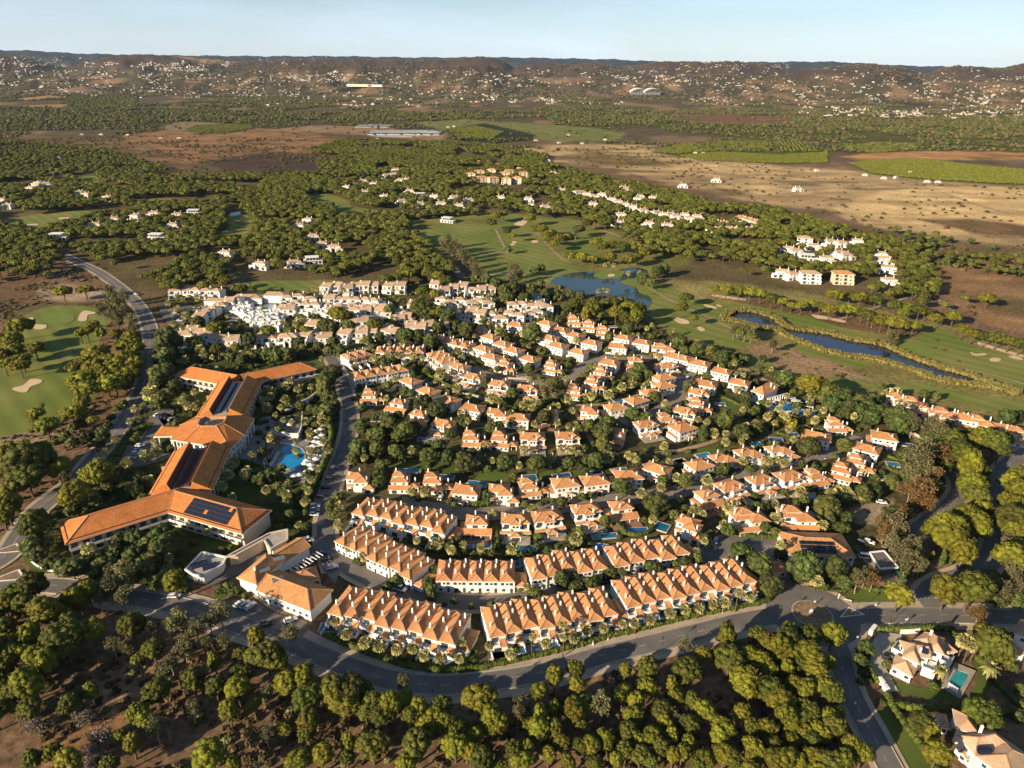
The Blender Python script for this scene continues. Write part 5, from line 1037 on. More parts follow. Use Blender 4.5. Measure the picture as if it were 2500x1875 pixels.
VROWS = [
 ('row beside the north-west avenue', '430 717 452 716 480 716 505 717 532 719', 'a'),
 ('arc left of the white terraces', '490 780 507 770 522 760 540 751 560 744 580 738', 'a'),
 ('row right of the white terraces', '705 733 732 731 760 736 805 738 830 737 850 738 872 739 895 739 915 740', 'a'),
 ('back row under the pines', '798 708 822 706 850 710 868 706 890 705 912 704 950 706 978 706', 'b'),
 ('second row of the white cluster', '722 745 750 751 772 752 800 750 830 752 862 750 890 754 915 752 940 757', 'c'),
 ('third row of the white cluster', '690 757 706 762 815 764 842 766 868 764 893 768 920 766 945 770 980 765 1010 752', 'b'),
 ('lower fringe of the white cluster', '840 778 862 782 885 780 910 784 985 777 1000 786', 'c'),
 ('row facing the tennis lawn', '1062 702 1085 716 1108 710 1130 707 1155 712 1175 714 1198 712', 'b'),
 ('middle row right of the white cluster', '1080 738 1100 744 1125 741 1150 746 1170 742 1192 748', 'a'),
 ('rank left of the tall cypress', '1088 762 1110 770 1135 776 1152 768 1172 775', 'b'),
 ('rank right of the tall cypress', '1200 772 1222 778 1245 773 1268 778 1252 752 1275 750 1298 753 1320 752 1335 758 1310 768 1290 772 1225 786', 'a'),
 ('low rank above the hotel trees', '452 824 470 818 495 818 510 826 545 832 570 838', 'w'),
 ('paired block above the hotel trees', '628 834 645 830 662 832 680 829 698 832 712 830', 'a'),
 ('small group right of the paired block', '745 826 762 820 785 826 795 832 765 802', 'b'),
 ('pale rows left of the five-roof terrace', '842 824 862 820 884 822 905 818 925 812 945 814 858 794 885 792 960 820', 'b'),
 ('row under the round dark pine', '1004 806 1024 808 1044 803 1064 802 1082 806 975 788 990 782', 'b'),
]
for nm, s, kd in VROWS:
    v = [float(a) for a in s.split()]; L = sorted(zip(v[::2], v[1::2]))
    for i, (x, y) in enumerate(L):
        vhouse(x, y, kd if random.random() < .75 else random.choice('abc'), random.choice((-16, -8, 0, 6, 12)), 'pale-roofed white house, %s from left in the %s' % (ordinal(i), nm), 'white houses of the upper village', 1.16)
# stepped white terraces round the upper pool, with a large flat brown roof behind
c = at(628, 724, 5); o = thing('resort_building', 'long low building with a wide brown clay roof above the white terraces', 'building', (c.x, c.y, 0)); block(c.x, c.y, 22)
for (x0, x1, y0, y1, h) in ((-20, 6, -7, 7, 5.0), (6, 26, -3, 10, 6.6), (-42, -20, -14, -3, 4.2)):
    mb = MB(); mb.box(x0 + .5, x1 - .5, y0 + .5, y1 - .5, 0, h); obj('wall', mb.mesh('wall', ['wall']), o); mb = MB(); mb.hip(x0, x1, y0, y1, h + .2, .3, caps=False); obj('roof', mb.mesh('roof', PM), o)
k_ = 0
for row, (y0, xa, xb) in enumerate(((752, 545, 700), (760, 572, 690), (768, 580, 690), (776, 596, 690), (784, 610, 684), (792, 618, 690), (800, 630, 690), (742, 800, 950), (747, 690, 930), (757, 700, 940), (762, 720, 1000), (770, 690, 980), (776, 820, 960))):
    n_ = 13 - row if row < 7 else 12
    for i in range(n_):
        x = xa + (xb - xa) * (i + random.uniform(.2, .8)) / n_; y = y0 + random.uniform(-3, 3)
        if 618 < x < 680 and 744 < y < 766: continue
        c = at(x, y, 1.5); w_, d_, h_ = random.uniform(2.6, 4.6), random.uniform(2.2, 3.6), random.uniform(2.2, 4.8)
        mb = MB(); mb.box(-w_, w_, -d_, d_, 0, h_); rails(mb, -w_, w_, -d_, d_, h_); mb.box(-w_ + .3, -w_ + 2.4, d_ - 2.4, d_ - .3, h_, h_ + 2.3)
        o = obj('terrace_block', mb.mesh('terrace_block', ['wall']), None, (c.x, c.y, 0), R(random.choice((-20, -8, 5, 20)))); k_ += 1; block(c.x, c.y, 4)
        tag(o, 'white walled terrace block, %s from left in %s' % (ordinal(i), ('the %s step below the upper pool' % ordinal(row)) if row < 7 else ('the %s step right of the upper pool' % ordinal(row - 7))), 'building', 'stepped white terraces round the upper pool'); obj('door', DOOR, o, (0.6, -d_, .2))
WOOD = [
 ('left woods above the golf green', (0, 300, K, '380 740 m;620 672 w;740 632 w;880 615 w;1000 592 w;1150 600 w;1260 580 m;1020 740 m;1120 672 w;1462 852 w;1690 925 w;1905 912 w;2030 892 m;1940 672 w;2000 640 w;2030 742 w;2090 790 w;2170 815 w;700 490 w;520 460 w;560 470 w')),
 ('far left woods', (0, 300, K, '105 158 w;265 160 w;380 225 m;400 240 w;395 298 w;335 330 w;250 398 w;200 432 w;240 410 w;300 402 w;55 540 w;10 505 w;500 180 w;655 72 w;530 72 w;830 75 w;1040 95 w;1160 95 w;690 30 w')),
 ('woods left of the lake golf', (830, 300, K, '150 382 w;345 335 w;390 378 w;430 372 w;160 455 w;452 448 w;525 472 m;290 482 w;400 512 w;520 532 w;612 482 w;742 488 w;835 508 w;772 542 w;655 530 w;45 422 w;360 310 w;700 630 m;1040 490 w;1220 500 w;1232 535 w;1330 552 w;220 400 w;300 345 w')),
 ('clay-coloured hamlet on the wooded rise', (830, 300, K, '905 335 o;985 325 o;920 372 o;992 378 o;1082 386 o;1150 382 o;1070 345 o;1192 347 o;1025 272 o;850 352 o;900 255 o;1100 330 o;1160 300 o')),
 ('white houses in the woods above the lake', (830, 300, K, '1440 442 w;1548 468 g;1600 470 w;1652 482 w;1640 530 w;1760 500 w;1800 515 w;1842 532 w;1900 552 w;1962 572 w;1850 440 w;1835 425 w;1942 482 w;2030 490 w;2100 602 w;2172 612 w;1820 602 w;2000 658 w;2120 672 w;1812 652 w;1380 330 w;2050 585 w;2140 600 w;1700 470 w;1930 500 w')),
 ('hillside group right of the lake', (1660, 300, 2.633, '30 600 w;60 622 w;110 610 w;800 770 g;740 832 w;820 868 m;940 882 w;1020 840 w;1060 860 w;1300 885 w;1340 945 w;660 972 w;720 985 w;830 1005 g;1040 1010 o;1342 1022 w;1140 772 w;1290 850 w;700 815 w;860 800 w;960 770 w;1030 780 w')),
 ('farms on the dry plain', (1660, 300, 2.633, '880 300 w;430 112 m;1392 346 m;1590 372 w;1660 374 w;1312 350 w;1480 315 w;1190 330 w;150 192 w;100 190 w;20 405 w;755 428 w;235 370 w;1680 57 w')),
 ('farms behind the wooded rise', (830, 300, K, '700 25 w;740 20 m;1480 75 w;1570 130 m;1720 105 m;1120 155 w;1270 110 w;1420 125 w;930 142 w;320 110 w;240 100 w;1350 240 w')),
]
for nm, (ox, oy, k, s) in WOOD:
    L = sorted(reg(ox, oy, k, s), key=lambda t: t[0])
    for i, (x, y, kd) in enumerate(L):
        word = {'m': 'flat-roofed white house', 'w': 'pale-roofed white house', 'g': 'three-storey white house', 'o': 'three-storey clay-coloured house'}[kd]
        far = at(x, y).length > 1500
        vhouse(x, y, kd, random.uniform(-25, 25), '%s, %s from left among the %s' % (word, ordinal(i), nm), 'houses scattered in woods and fields', 1.1 if not far else 0.62, 'house', 'house')
for (p0, p1, n_, lab) in (((1732, 556, ), (1835, 556), 9, 'long white terrace of houses, lower of two in the pines above the stream'), ((1735, 538), (1835, 545), 8, 'long white terrace of houses, upper of two in the pines above the stream'), ((1812, 528), (1852, 540), 4, 'short white terrace behind the two long ones in the pines')):
    terrace(p0, p1, n_, 12, 'plain', lab, 0.4, end=False)
# greenhouses, stadium, long factory
for i, (x, y) in enumerate(((925, 325), (960, 325), (995, 325), (1030, 325), (1055, 326), (890, 309), (915, 308), (938, 309))):
    c = at(x, y); mb = MB(); L_ = 26 if i < 5 else 16
    for j in range(5):
        for s in range(4):
            a0, a1 = math.pi * s / 4, math.pi * (s + 1) / 4; x0 = (j - 2) * 11
            mb.face([(x0 - 5 * math.cos(a0), -L_ * 2, 1 + 4 * math.sin(a0)), (x0 - 5 * math.cos(a1), -L_ * 2, 1 + 4 * math.sin(a1)), (x0 - 5 * math.cos(a1), L_ * 2, 1 + 4 * math.sin(a1)), (x0 - 5 * math.cos(a0), L_ * 2, 1 + 4 * math.sin(a0))])
        mb.box((j - 2) * 11 - 5, (j - 2) * 11 + 5, -L_ * 2, L_ * 2, 0, 1)
    o = obj('greenhouse', mb.mesh('greenhouse', ['fabric']), None, (c.x, c.y, 0)); tag(o, 'pale greenhouse tunnels on the bare plots beyond the woods, %s from left' % ordinal(sorted([890, 915, 925, 938, 960, 995, 1030, 1055]).index(x)), 'greenhouse', 'greenhouses beyond the woods')
def far_at(px, py):
    d = ray(px, py); hx = math.hypot(d.x, d.y); rr = np.geomspace(2000, 20000, 700); h = hill_height(d.x / hx * rr, d.y / hx * rr)
    i = int(np.argmax(CAM_H + d.z / hx * rr <= h)); return Vector((d.x / hx * rr[i], d.y / hx * rr[i], float(h[i])))
for i, (x, y) in enumerate(((1558, 232), (1592, 232))):
    p = far_at(x, y); mb = MB(); Wd = 75
    for s in range(8):
        a0, a1 = math.pi * (.12 + .76 * s / 8), math.pi * (.12 + .76 * (s + 1) / 8)
        mb.face([(-Wd * math.cos(a0), -40, 45 * math.sin(a0)), (-Wd * math.cos(a1), -40, 45 * math.sin(a1)), (-Wd * math.cos(a1), 40, 45 * math.sin(a1) + 6), (-Wd * math.cos(a0), 40, 45 * math.sin(a0) + 6)])
    o = obj('stadium_roof', mb.mesh('stadium_roof', ['fabric']), None, p); tag(o, 'white arched stadium roof far off on the plain, %s one' % ('left' if i == 0 else 'right'), 'stadium')
    for j in range(5): mb = MB(); mb.cyl(0, 0, 0, 24, 2.5, 2.5, 6); obj('mast', mb.mesh('mast', ['grey']), o, ((j - 2) * 25, -38, 0))
    mb = MB(); mb.box(-60, 60, -34, 34, 0, 20); obj('stand', mb.mesh('stand', ['grey']), o)
p = far_at(895, 212); mb = MB(); mb.box(-150, 130, -40, 40, 0, 16); o = obj('shopping_centre', mb.mesh('shopping_centre', ['fabric']), None, p); tag(o, 'very long low white shopping centre below the far hill', 'building')
mb = MB(); mb.box(20, 45, -42, -40, 4, 14); obj('front_panel', mb.mesh('front_panel', ['car_red']), o)
# ------------------------------------------------------------------ plants: the shapes
def ico(sub):
    bm = bmesh.new(); bmesh.ops.create_icosphere(bm, subdivisions=sub, radius=1.0); bm.verts.ensure_lookup_table()
    v = np.array([tuple(x.co) for x in bm.verts]); f = np.array([[x.index for x in fc.verts] for fc in bm.faces]); bm.free(); return v, f
ICO = {s: ico(s) for s in (1, 2)}
def tufts(p, n, s, r, spread=0.7):
    """small upright leaf triangles at points p with outward normals n"""
    k = len(p); t = r.normal(size=(k, 3)); t -= n * (t * n).sum(1)[:, None]; t /= np.linalg.norm(t, axis=1)[:, None] + 1e-9
    out = n + r.normal(size=(k, 3)) * spread; out /= np.linalg.norm(out, axis=1)[:, None]
    s = (s * r.uniform(.6, 1.3, k))[:, None]
    v = np.stack([p - t * s * .5, p + t * s * .5, p + out * s], 1).reshape(-1, 3)
    return v, np.arange(3 * k).reshape(-1, 3)
def crown(name, seed, m_, nl=34, lr=(.26, .42), zs=.8, zlow=-.45, sub=1, nt=700, ts=.13, irregular=.15, core=True, ex=(1, 1)):
    r = np.random.default_rng(seed); V, Fc = [], []; base = 0
    i = np.arange(nl * 2); ph = np.arccos(1 - 2 * (i + .5) / (nl * 2)); th = np.pi * (1 + 5 ** .5) * i
    d = np.stack([np.cos(th) * np.sin(ph), np.sin(th) * np.sin(ph), np.cos(ph)], 1); d = d[d[:, 2] > zlow]; d += r.normal(size=d.shape) * irregular; d /= np.linalg.norm(d, axis=1)[:, None]
    rad = r.uniform(.58, .80, len(d)); cen = d * rad[:, None] * np.array([ex[0], ex[1], zs]); lrad = r.uniform(*lr, len(d))
    vi, fi = ICO[sub]
    P, Nn = [], []
    for c, q_ in zip(cen, lrad):
        j = 1 + .22 * r.normal(size=len(vi)); v = vi * (q_ * j)[:, None] * np.array([1, 1, .85]) + c
        V.append(v); Fc.append(fi + base); base += len(v)
        k = max(1, nt // len(d)); u = r.normal(size=(k, 3)); u /= np.linalg.norm(u, axis=1)[:, None]; u = np.where((u @ (c / (np.linalg.norm(c) + 1e-9)))[:, None] < -.2, -u, u)
        P.append(c + u * q_ * np.array([1, 1, .85])); Nn.append(u)
    if core:
        v = ICO[2][0] * np.array([.62 * ex[0], .62 * ex[1], .5 * zs]); V.append(v); Fc.append(ICO[2][1] + base); base += len(v)
    if nt:
        tv, tf = tufts(np.concatenate(P), np.concatenate(Nn), ts, r); V.append(tv); Fc.append(tf + base)
    return np_mesh(name, np.concatenate(V), np.concatenate(Fc), [m_])
def trunk(name, h, r0, r1, limbs=0, seed=0, m_='bark', spread=.5):
    r = random.Random(seed); mb = MB(); x = y = 0.0; z = 0.0; n_ = 3
    for i in range(n_):
        dx, dy = r.uniform(-.04, .04) * h, r.uniform(-.04, .04) * h; a = r0 + (r1 - r0) * i / n_; b_ = r0 + (r1 - r0) * (i + 1) / n_
        mb.cyl(x, y, z, z + h / n_, a, b_, 6, 0, dx, dy); x += dx; y += dy; z += h / n_
    for i in range(limbs):
        a = 2 * math.pi * i / limbs + r.uniform(-.3, .3); l_ = spread * r.uniform(.7, 1.1)
        mb.cyl(x * .8, y * .8, h * r.uniform(.62, .9), h * r.uniform(1.05, 1.25), r1 * .8, r1 * .3, 5, 0, math.cos(a) * l_, math.sin(a) * l_)
    return mb.mesh(name, [m_])
def sprays(name, seed, m_, n=900, s=.16, zs=1.0, clump=26, lr=.30):
    """loose crown: leaf triangles in open clumps, sky shows between"""
    r = np.random.default_rng(seed); c = r.normal(size=(clump, 3)); c /= np.linalg.norm(c, axis=1)[:, None]; c *= r.uniform(.25, .85, clump)[:, None]; c[:, 2] *= zs
    k = r.integers(0, clump, n); u = r.normal(size=(n, 3)); u /= np.linalg.norm(u, axis=1)[:, None]
    p = c[k] + u * (r.uniform(.3, 1, n) ** .6 * lr)[:, None]; v, f = tufts(p, u, s, r, 1.2); return np_mesh(name, v, f, [m_])
def palm_crown(name, seed, m_, nf=30, feather=False):
    r = random.Random(seed); mb = MB()
    for i in range(nf):
        a = i * 2.39996 + r.uniform(-.2, .2); el = R(-38 + 115 * (i / nf) + r.uniform(-8, 8)); L_ = r.uniform(.85, 1.08)
        d = Vector((math.cos(a) * math.cos(el), math.sin(a) * math.cos(el), math.sin(el))); side = Vector((-math.sin(a), math.cos(a), 0)); up_ = side.cross(d)
        if feather:
            p = Vector((0, 0, 0)); prev = p
            for s in range(3):
                t = (s + 1) / 3; q_ = d * L_ * t - Vector((0, 0, .42 * t * t)); w0, w1 = (.05, .15, .13)[s], (.15, .13, .02)[s]
                mb.face([prev - side * w0, prev + side * w0, q_ + side * w1, q_ - side * w1]); prev = q_
        else:
            c = d * L_ * .5; tip = 7; q_ = []
            for s in range(tip):
                b_ = R(-78 + 156 * s / (tip - 1)); rr = L_ * .48 * (1 if s % 2 == 0 else .9)
                q_.append(c + (d * math.cos(b_) + side * math.sin(b_)) * rr + up_ * (-.05 if s % 2 else .05) - Vector((0, 0, .10 * math.cos(b_))))
            mb.bar((0, 0, 0), c, .012)
            for s in range(tip - 1): mb.face([c, q_[s], q_[s + 1]])
    return mb.mesh(name, [m_])
def skirt(name, seed):
    r = random.Random(seed); mb = MB()
    for i in range(26):
        a = i * 2.4; l_ = r.uniform(.5, .95); b_ = Vector((math.cos(a), math.sin(a), 0)); s = Vector((-b_.y, b_.x, 0)) * .16; t = b_ * r.uniform(.28, .5) + Vector((0, 0, -l_))
        mb.face([b_ * .08 + Vector((0, 0, r.uniform(-.3, .02))), t + s, t - s])
    return mb.mesh(name, ['skirt'])
PINE = [crown('crown', 10 + i, 'pine' if i % 3 else 'pinedk', 66, (.17, .29), .82 + .06 * (i % 3), -.4, 1, 1700, .085, .16, ex=(1 + .12 * (i % 2), 1 - .1 * (i % 3))) for i in range(6)]
FLAT = [crown('crown', 30 + i, ('umb', 'pinedk', 'pine', 'pine')[i], 54, (.17, .29), .5, -.2, 1, 1100, .085, .18, ex=(1.05, .95)) for i in range(4)]
BROAD = [crown('crown', 50 + i, 'leaf', 40, (.2, .36), .95, -.6, 1, 900, .12, .25) for i in range(4)]
OLIVE = [sprays('crown', 70 + i, 'olive', 1500, .15, 1.15, 24, .36) for i in range(4)]
RUSS = [sprays('crown', 80 + i, 'russet', 1500, .15, 1.1, 26, .36) for i in range(2)]
DEAD = [sprays('twigs', 90 + i, 'dead', 1300, .13, .8, 26, .34) for i in range(2)]
CYP = [crown('crown', 95 + i, 'leaf', 24, (.3, .45), 3.4, -.99, 1, 500, .2, .1, ex=(.75, .75)) for i in range(2)]
SHRUB = [crown('leaves', 110 + i, 'leaf' if i < 3 else 'hedge', 14, (.34, .5), .7, -.2, 1, 260, .2, .2) for i in range(4)]
YEL = [crown('leaves', 120, 'yellow', 16, (.34, .48), .8, -.3, 1, 400, .2, .2)]
FANP = [palm_crown('fronds', 130 + i, 'palm') for i in range(3)]; FEATH = [palm_crown('fronds', 140 + i, 'palm', 34, True) for i in range(2)]; SKIRT = [skirt('dead_fronds', 150 + i) for i in range(2)]
TR = {k: trunk('trunk', *v) for k, v in dict(P=(1.0, .055, .04, 4, 1, 'bark', .25), E=(1.0, .035, .02, 4, 2, 'pbark', .18), T=(1.0, .03, .024, 0, 3, 'bark'), B=(1.0, .07, .05, 3, 4, 'bark', .2)).items()}
NAMES = dict(P=('stone_pine', 'stone pine'), U=('umbrella_pine', 'umbrella pine'), B=('broadleaf_tree', 'broadleaf tree'), E=('eucalyptus_tree', 'thin grey-green tree'), F=('fan_palm', 'fan palm'), T=('tall_palm', 'palm tree'),
             D=('bare_shrub', 'bare grey shrub'), C=('cypress_tree', 'cypress'), S=('shrub', 'shrub'), Y=('yellow_shrub', 'yellow shrub'), R=('russet_tree', 'russet tree'), Q=('date_palm', 'feather palm'))
CATS = dict(P='pine tree', U='pine tree', B='tree', E='tree', F='palm tree', T='palm tree', Q='palm tree', D='shrub', C='cypress', S='shrub', Y='shrub', R='tree')
TREES = []                                     # (kind, x, y, crown radius, crown height, zone, label)
def plant(kind, px, py, r_px, zone, label=None):
    zc = 6.0
    for _ in range(3):
        p = at(px, py, zc); r_ = (1.17 if kind == 'P' else 1.12 if kind == 'U' else 1.0) * r_px * depth_of(p) / F
        zc = dict(P=r_ * 1.05 + 3.4, U=r_ * .45 + 6.2, B=r_ * .95 + 1.5, E=r_ * 1.0 + 4.6, F=5.2, T=9.5, D=r_ * .8, C=r_ * 3.1 + .5, S=r_ * .5, Y=r_ * .7, R=r_ * 1.0 + 3.5, Q=5.5)[kind]
    TREES.append((kind, p.x, p.y, r_, zc, zone, label))
DARKZ = ('in the umbrella pine woods', 'in the pines behind the lake golf', 'in the pines above the dark stream')
def build_tree(kind, x, y, r_, zc, zone, label):
    nm, word = NAMES[kind]; rz = random.uniform(0, 6.28); g = '%ss %s' % (word, zone)
    size = 'large' if r_ > 5.2 else 'small' if r_ < 3.2 else 'mid-sized'
    if not label:
        adj = dict(P='%s round-crowned' % size, U='%s flat-topped' % size, B='%s dark green' % size, E='%s slender' % size, F='bushy', T='tall slim', Q='arching', D='%s leafless' % size, C='narrow dark', S='%s green' % size, Y='bright', R='%s brown-leaved' % size)[kind]
        label = '%s %s %s' % (adj, word, zone)
    o = thing(nm, label, CATS[kind], (x, y, 0), rz, g)
    v = random.randrange(1000)
    if kind in 'PUBER':
        C_ = dict(P=PINE, U=FLAT, B=BROAD, E=OLIVE, R=RUSS)[kind]; th = dict(P=zc - r_ * .25, U=zc - .05 * r_, B=zc - r_ * .3, E=zc - r_ * .1, R=zc)[kind]
        obj('trunk', TR['P' if kind in 'PU' else 'E' if kind in 'ER' else 'B'], o, (0, 0, -.2), 0, (max(th, 2), max(th, 2), th + .2))
        c = obj('crown', C_[v % len(C_) if kind != 'U' else (v % 2 if zone in DARKZ else 2 + v % 2 if zone == 'on the left golf course' else 1 + v % 3)], o, (0, 0, zc), 0, (r_ * random.uniform(.82, 1.16), r_ * random.uniform(.82, 1.16), r_ * random.uniform(.8, 1.2)))
    elif kind in 'FTQ':
        C_ = FEATH if kind == 'Q' else FANP; k = max(th := zc, 3)
        obj('trunk', TR['T'], o, (0, 0, -.2), 0, (9 if kind != 'T' else 8, 9 if kind != 'T' else 8, zc + .2)); obj('fronds', C_[v % len(C_)], o, (0, 0, zc), 0, (r_ * 1.1,) * 3)
        if kind != 'Q': obj('dead_fronds', SKIRT[v % 2], o, (0, 0, zc), 0, (r_ * .85, r_ * .85, r_ * 1.1))
    elif kind == 'C': obj('crown', CYP[v % 2], o, (0, 0, zc), 0, (r_, r_, r_)); obj('trunk', TR['B'], o, (0, 0, -.2), 0, (2, 2, 2))
    else:
        C_ = dict(D=DEAD, S=SHRUB, Y=YEL)[kind]; obj('leaves' if kind != 'D' else 'twigs', C_[v % len(C_)], o, (0, 0, zc), 0, (r_ * 1.1, r_ * 1.1, r_)); obj('stem', TR['E'], o, (0, 0, -.1), 0, (1.5, 1.5, zc + .1))
    return o
# ------------------------------------------------------------------ pools, hedges, walls
def pool_poly(name, label, cat, w, rim=1.0, group=None, z=0.62, rm='stone', wm='water'):
    c = sum(w, Vector()) / len(w); o = thing(name, label, cat, (c.x, c.y, 0), 0, group)
    loc = [(v.x - c.x, v.y - c.y) for v in w]; big = [(x * (1 + rim / math.hypot(x, y)), y * (1 + rim / math.hypot(x, y))) for x, y in loc]
    mb = MB(); n_ = len(loc)
    for i in range(n_):
        j = (i + 1) % n_; mb.face([(*loc[i], z), (*big[i], z), (*big[j], z), (*loc[j], z)][::-1]); mb.face([(*big[i], 0), (*big[j], 0), (*big[j], z), (*big[i], z)]); mb.face([(*loc[j], z), (*loc[j], z - .12), (*loc[i], z - .12), (*loc[i], z)])
    obj('rim', mb.mesh('rim', [rm]), o); mb = MB(); mb.face([(*p, z - .12) for p in loc]); obj('water', mb.mesh('water', [wm]), o)
    for v in w: block(v.x, v.y, 1.5)
    block(c.x, c.y, 3); return o
PL = []
for ox, oy, k, s in ((820, 1075, K5, '945 390 11 4 0;1820 560 9 5 -10;1830 1345 11 4.2 0;740 1130 5 3 -5;1050 1220 4 2.6 0;1400 470 9 4 -8'), (1240, 1075, K5, '250 480 9 5 8;700 460 9 5 14;1120 430 8 5 12;1440 390 8 5 14;1840 325 6 5 20;2180 270 8 5 20;1640 1155 11 3.6 6;1250 1230 11 3.4 10;1980 1110 6 6 -30;230 1385 9 3.6 0;60 1590 6 3.6 0;1190 1365 6 4 -10;220 1560 4 4 0'),
    (1660, 1075, K5, '310 195 8 5 20;15 270 6 5 20;985 50 6 4.5 20;1665 735 7.5 4.5 20;1080 985 9 2.6 -50;1790 985 7 2.6 -55'), (1660, 760, K5, '1450 1580 6 4 -10;1235 1645 7 4 -10;520 1190 6 3.5 -10'), (820, 760, K5, '530 1390 6 4 0;1180 915 7 3 -25;1150 1645 8 4 0'), (1240, 760, K5, '180 830 6 3 10;1420 1145 6 4 20;1350 195 6 3 0;1680 340 6 4 -20'),
    (800, 1380, K5, '100 800 11 4.4 0;310 830 6 4 -30;500 840 6 3.2 -25;860 965 5 3 -10;1030 1015 4 3 -30;1250 1055 5 3 -25;1370 1120 5.5 5 -30;1570 1185 5 4 30;2195 1145 6 4 0'), (1180, 1330, 3.072, '130 822 6 3.6 8;290 790 5 3 8;410 780 6 3.4 10;548 735 6 3.4 10;755 712 6 3.4 14;860 682 6 3.4 14;995 642 8 3.4 14;1200 575 6 4 14;1312 543 6 3.6 14;2062 382 5 4 10'), (1660, 700, 2.633, '1370 1140 6 4.5 -10;1325 1230 5 4 -10;1440 1012 9 3.4 -15;2200 1610 8 3 0'), (400, 680, 2.54, '130 425 9 5 0;435 240 10 4 0;440 262 8 3 0')):
    PL += reg(ox, oy, k, s)
PL.sort(key=lambda t: t[0])
for i, (x, y, a, b_, an) in enumerate(PL):
    a, b_, an = float(a), float(b_), R(float(an)); c = at(x, y, .5); e1 = Vector((math.cos(an), math.sin(an), 0)) * a / 2; e2 = Vector((-math.sin(an), math.cos(an), 0)) * b_ / 2
    near = 'by the terrace gardens along the avenue' if y > 1480 else 'below the white-fronted terraces' if y > 1395 else 'in the lower villa gardens' if y > 1240 else 'in the middle villa gardens' if y > 1040 else 'in the upper gardens'
    j = sum(1 for t in PL[:i] if (('by the terrace gardens along the avenue' if t[1] > 1480 else 'below the white-fronted terraces' if t[1] > 1395 else 'in the lower villa gardens' if t[1] > 1240 else 'in the middle villa gardens' if t[1] > 1040 else 'in the upper gardens') == near))
    pool_poly('swimming_pool', 'small rectangular blue pool %s, %s from left' % (near, ordinal(j)), 'swimming pool', [c - e1 - e2, c + e1 - e2, c + e1 + e2, c - e1 + e2], .6, 'small garden pools of the villas')
M['bigwater'] = mat('bright_pool_water', (0.010, 0.20, 0.46), (0.014, 0.25, 0.52), .12, .08, spec=.5); M['teal'] = mat('teal_pool_water', (0.03, 0.24, 0.27), (0.04, 0.29, 0.31), .2, .08, spec=.5)
hq0 = lambda x, y, z=0.55: at(330 + x / 4.424, 860 + y / 4.424, z)
dk = MB(); w = [hq0(x, y, 0.5) for x, y in ((1040, 1080), (1200, 900), (1290, 740), (1420, 690), (1780, 680), (1800, 900), (1790, 940), (2060, 940), (2050, 1180), (1930, 1330), (1830, 1400), (1660, 1390), (1560, 1270), (1420, 1220), (1180, 1170))]
c = sum(w, Vector()) / len(w); o = obj('pool_deck', None, None, (c.x, c.y, 0)); dk.prism([(v.x - c.x, v.y - c.y) for v in w], 0, .5); M['deck'] = mat('grey_pool_paving', (0.24, 0.225, 0.21), (0.17, 0.16, 0.15), .5, .9); obj('paving', dk.mesh('paving', ['deck']), o); tag(o, kind='structure'); o.children[0]['kind'] = 'structure'
pool_poly('swimming_pool', 'large kidney-shaped bright blue pool beside the hotel', 'swimming pool', smooth_path([hq0(x, y, .7) for x, y in ((1575, 1060), (1620, 1015), (1710, 1005), (1785, 1035), (1820, 1090), (1825, 1180), (1780, 1235), (1690, 1258), (1590, 1250), (1545, 1210), (1570, 1160), (1612, 1125), (1600, 1090))], 4, True), .9, z=.75, wm='bigwater')
pool_poly('swimming_pool', 'small round pale-blue paddling pool below the hotel kidney pool', 'swimming pool', [hq0(1740 + 68 * math.cos(a), 1310 + 32 * math.sin(a), .7) for a in np.linspace(6.28, 0, 16, False)], .7, z=.75, wm='bigwater')
pool_poly('swimming_pool', 'long angular blue pool in front of the colonnaded clubhouse', 'swimming pool', [at(1660 + x / K5, 760 + y / K5, .6) for x, y in ((1150, 1225), (1300, 1165), (1360, 1165), (1620, 1290), (1610, 1330), (1540, 1320), (1330, 1260), (1170, 1270))], 2.5, z=.65, wm='bigwater', rm='paving')
pool_poly('swimming_pool', 'square blue children pool at the right end of the club terrace', 'swimming pool', [at(1660 + x / K5, 760 + y / K5, .6) for x, y in ((1710, 1290), (1780, 1275), (1780, 1345), (1715, 1360))], 1.5, z=.65, wm='bigwater', rm='paving')
pool_poly('swimming_pool', 'turquoise rectangular pool on pale slabs beside the corner villa', 'swimming pool', [vq(x, y, .6) for x, y in ((580, 437), (652, 485), (708, 385), (632, 358))], 3.6, z=.65, wm='teal', rm='paving')
pool_poly('swimming_pool', 'dark teal pool cut by the right bottom corner of the frame', 'swimming pool', [vq(x, y, .6) for x, y in ((900, 882), (940, 960), (1100, 960), (1100, 880))], 1.5, z=.65, wm='teal', rm='deck')
pool_poly('swimming_pool', 'large irregular blue pool among the stepped white terraces', 'swimming pool', smooth_path([at(x, y, .6) for x, y in ((620, 750), (650, 744), (672, 746), (678, 756), (660, 764), (630, 763))], 3, True), 1.0, wm='bigwater')
def club_tent(x, y, w_, d_, h_, an, lab):
    c = at(1660 + x / K5, 760 + y / K5, h_); o = thing('cabana', lab, 'cabana', (c.x, c.y, 0), R(an), 'white cabanas round the clubhouse pool'); mb = MB(); mb.box(-w_, w_, -d_, d_, h_, h_ + .25); obj('canopy', mb.mesh('canopy', ['fabric']), o)
    for sx in (-1, 1):
        for sy in (-1, 1): mb = MB(); mb.box(-.08, .08, -.08, .08, 0, h_); obj('post', mb.mesh('post', ['trim']), o, (sx * (w_ - .15), sy * (d_ - .15), 0))
for i, (x, y) in enumerate(((1180, 1155), (1240, 1135), (1430, 1110), (1490, 1150), (1580, 1190), (1620, 1200), (1670, 1180), (1660, 1215), (1440, 1330), (1410, 1300))): club_tent(x, y, 2.6, 1.9, 2.3, -25, 'white flat cabana by the clubhouse pool, %s from left' % ordinal(i))
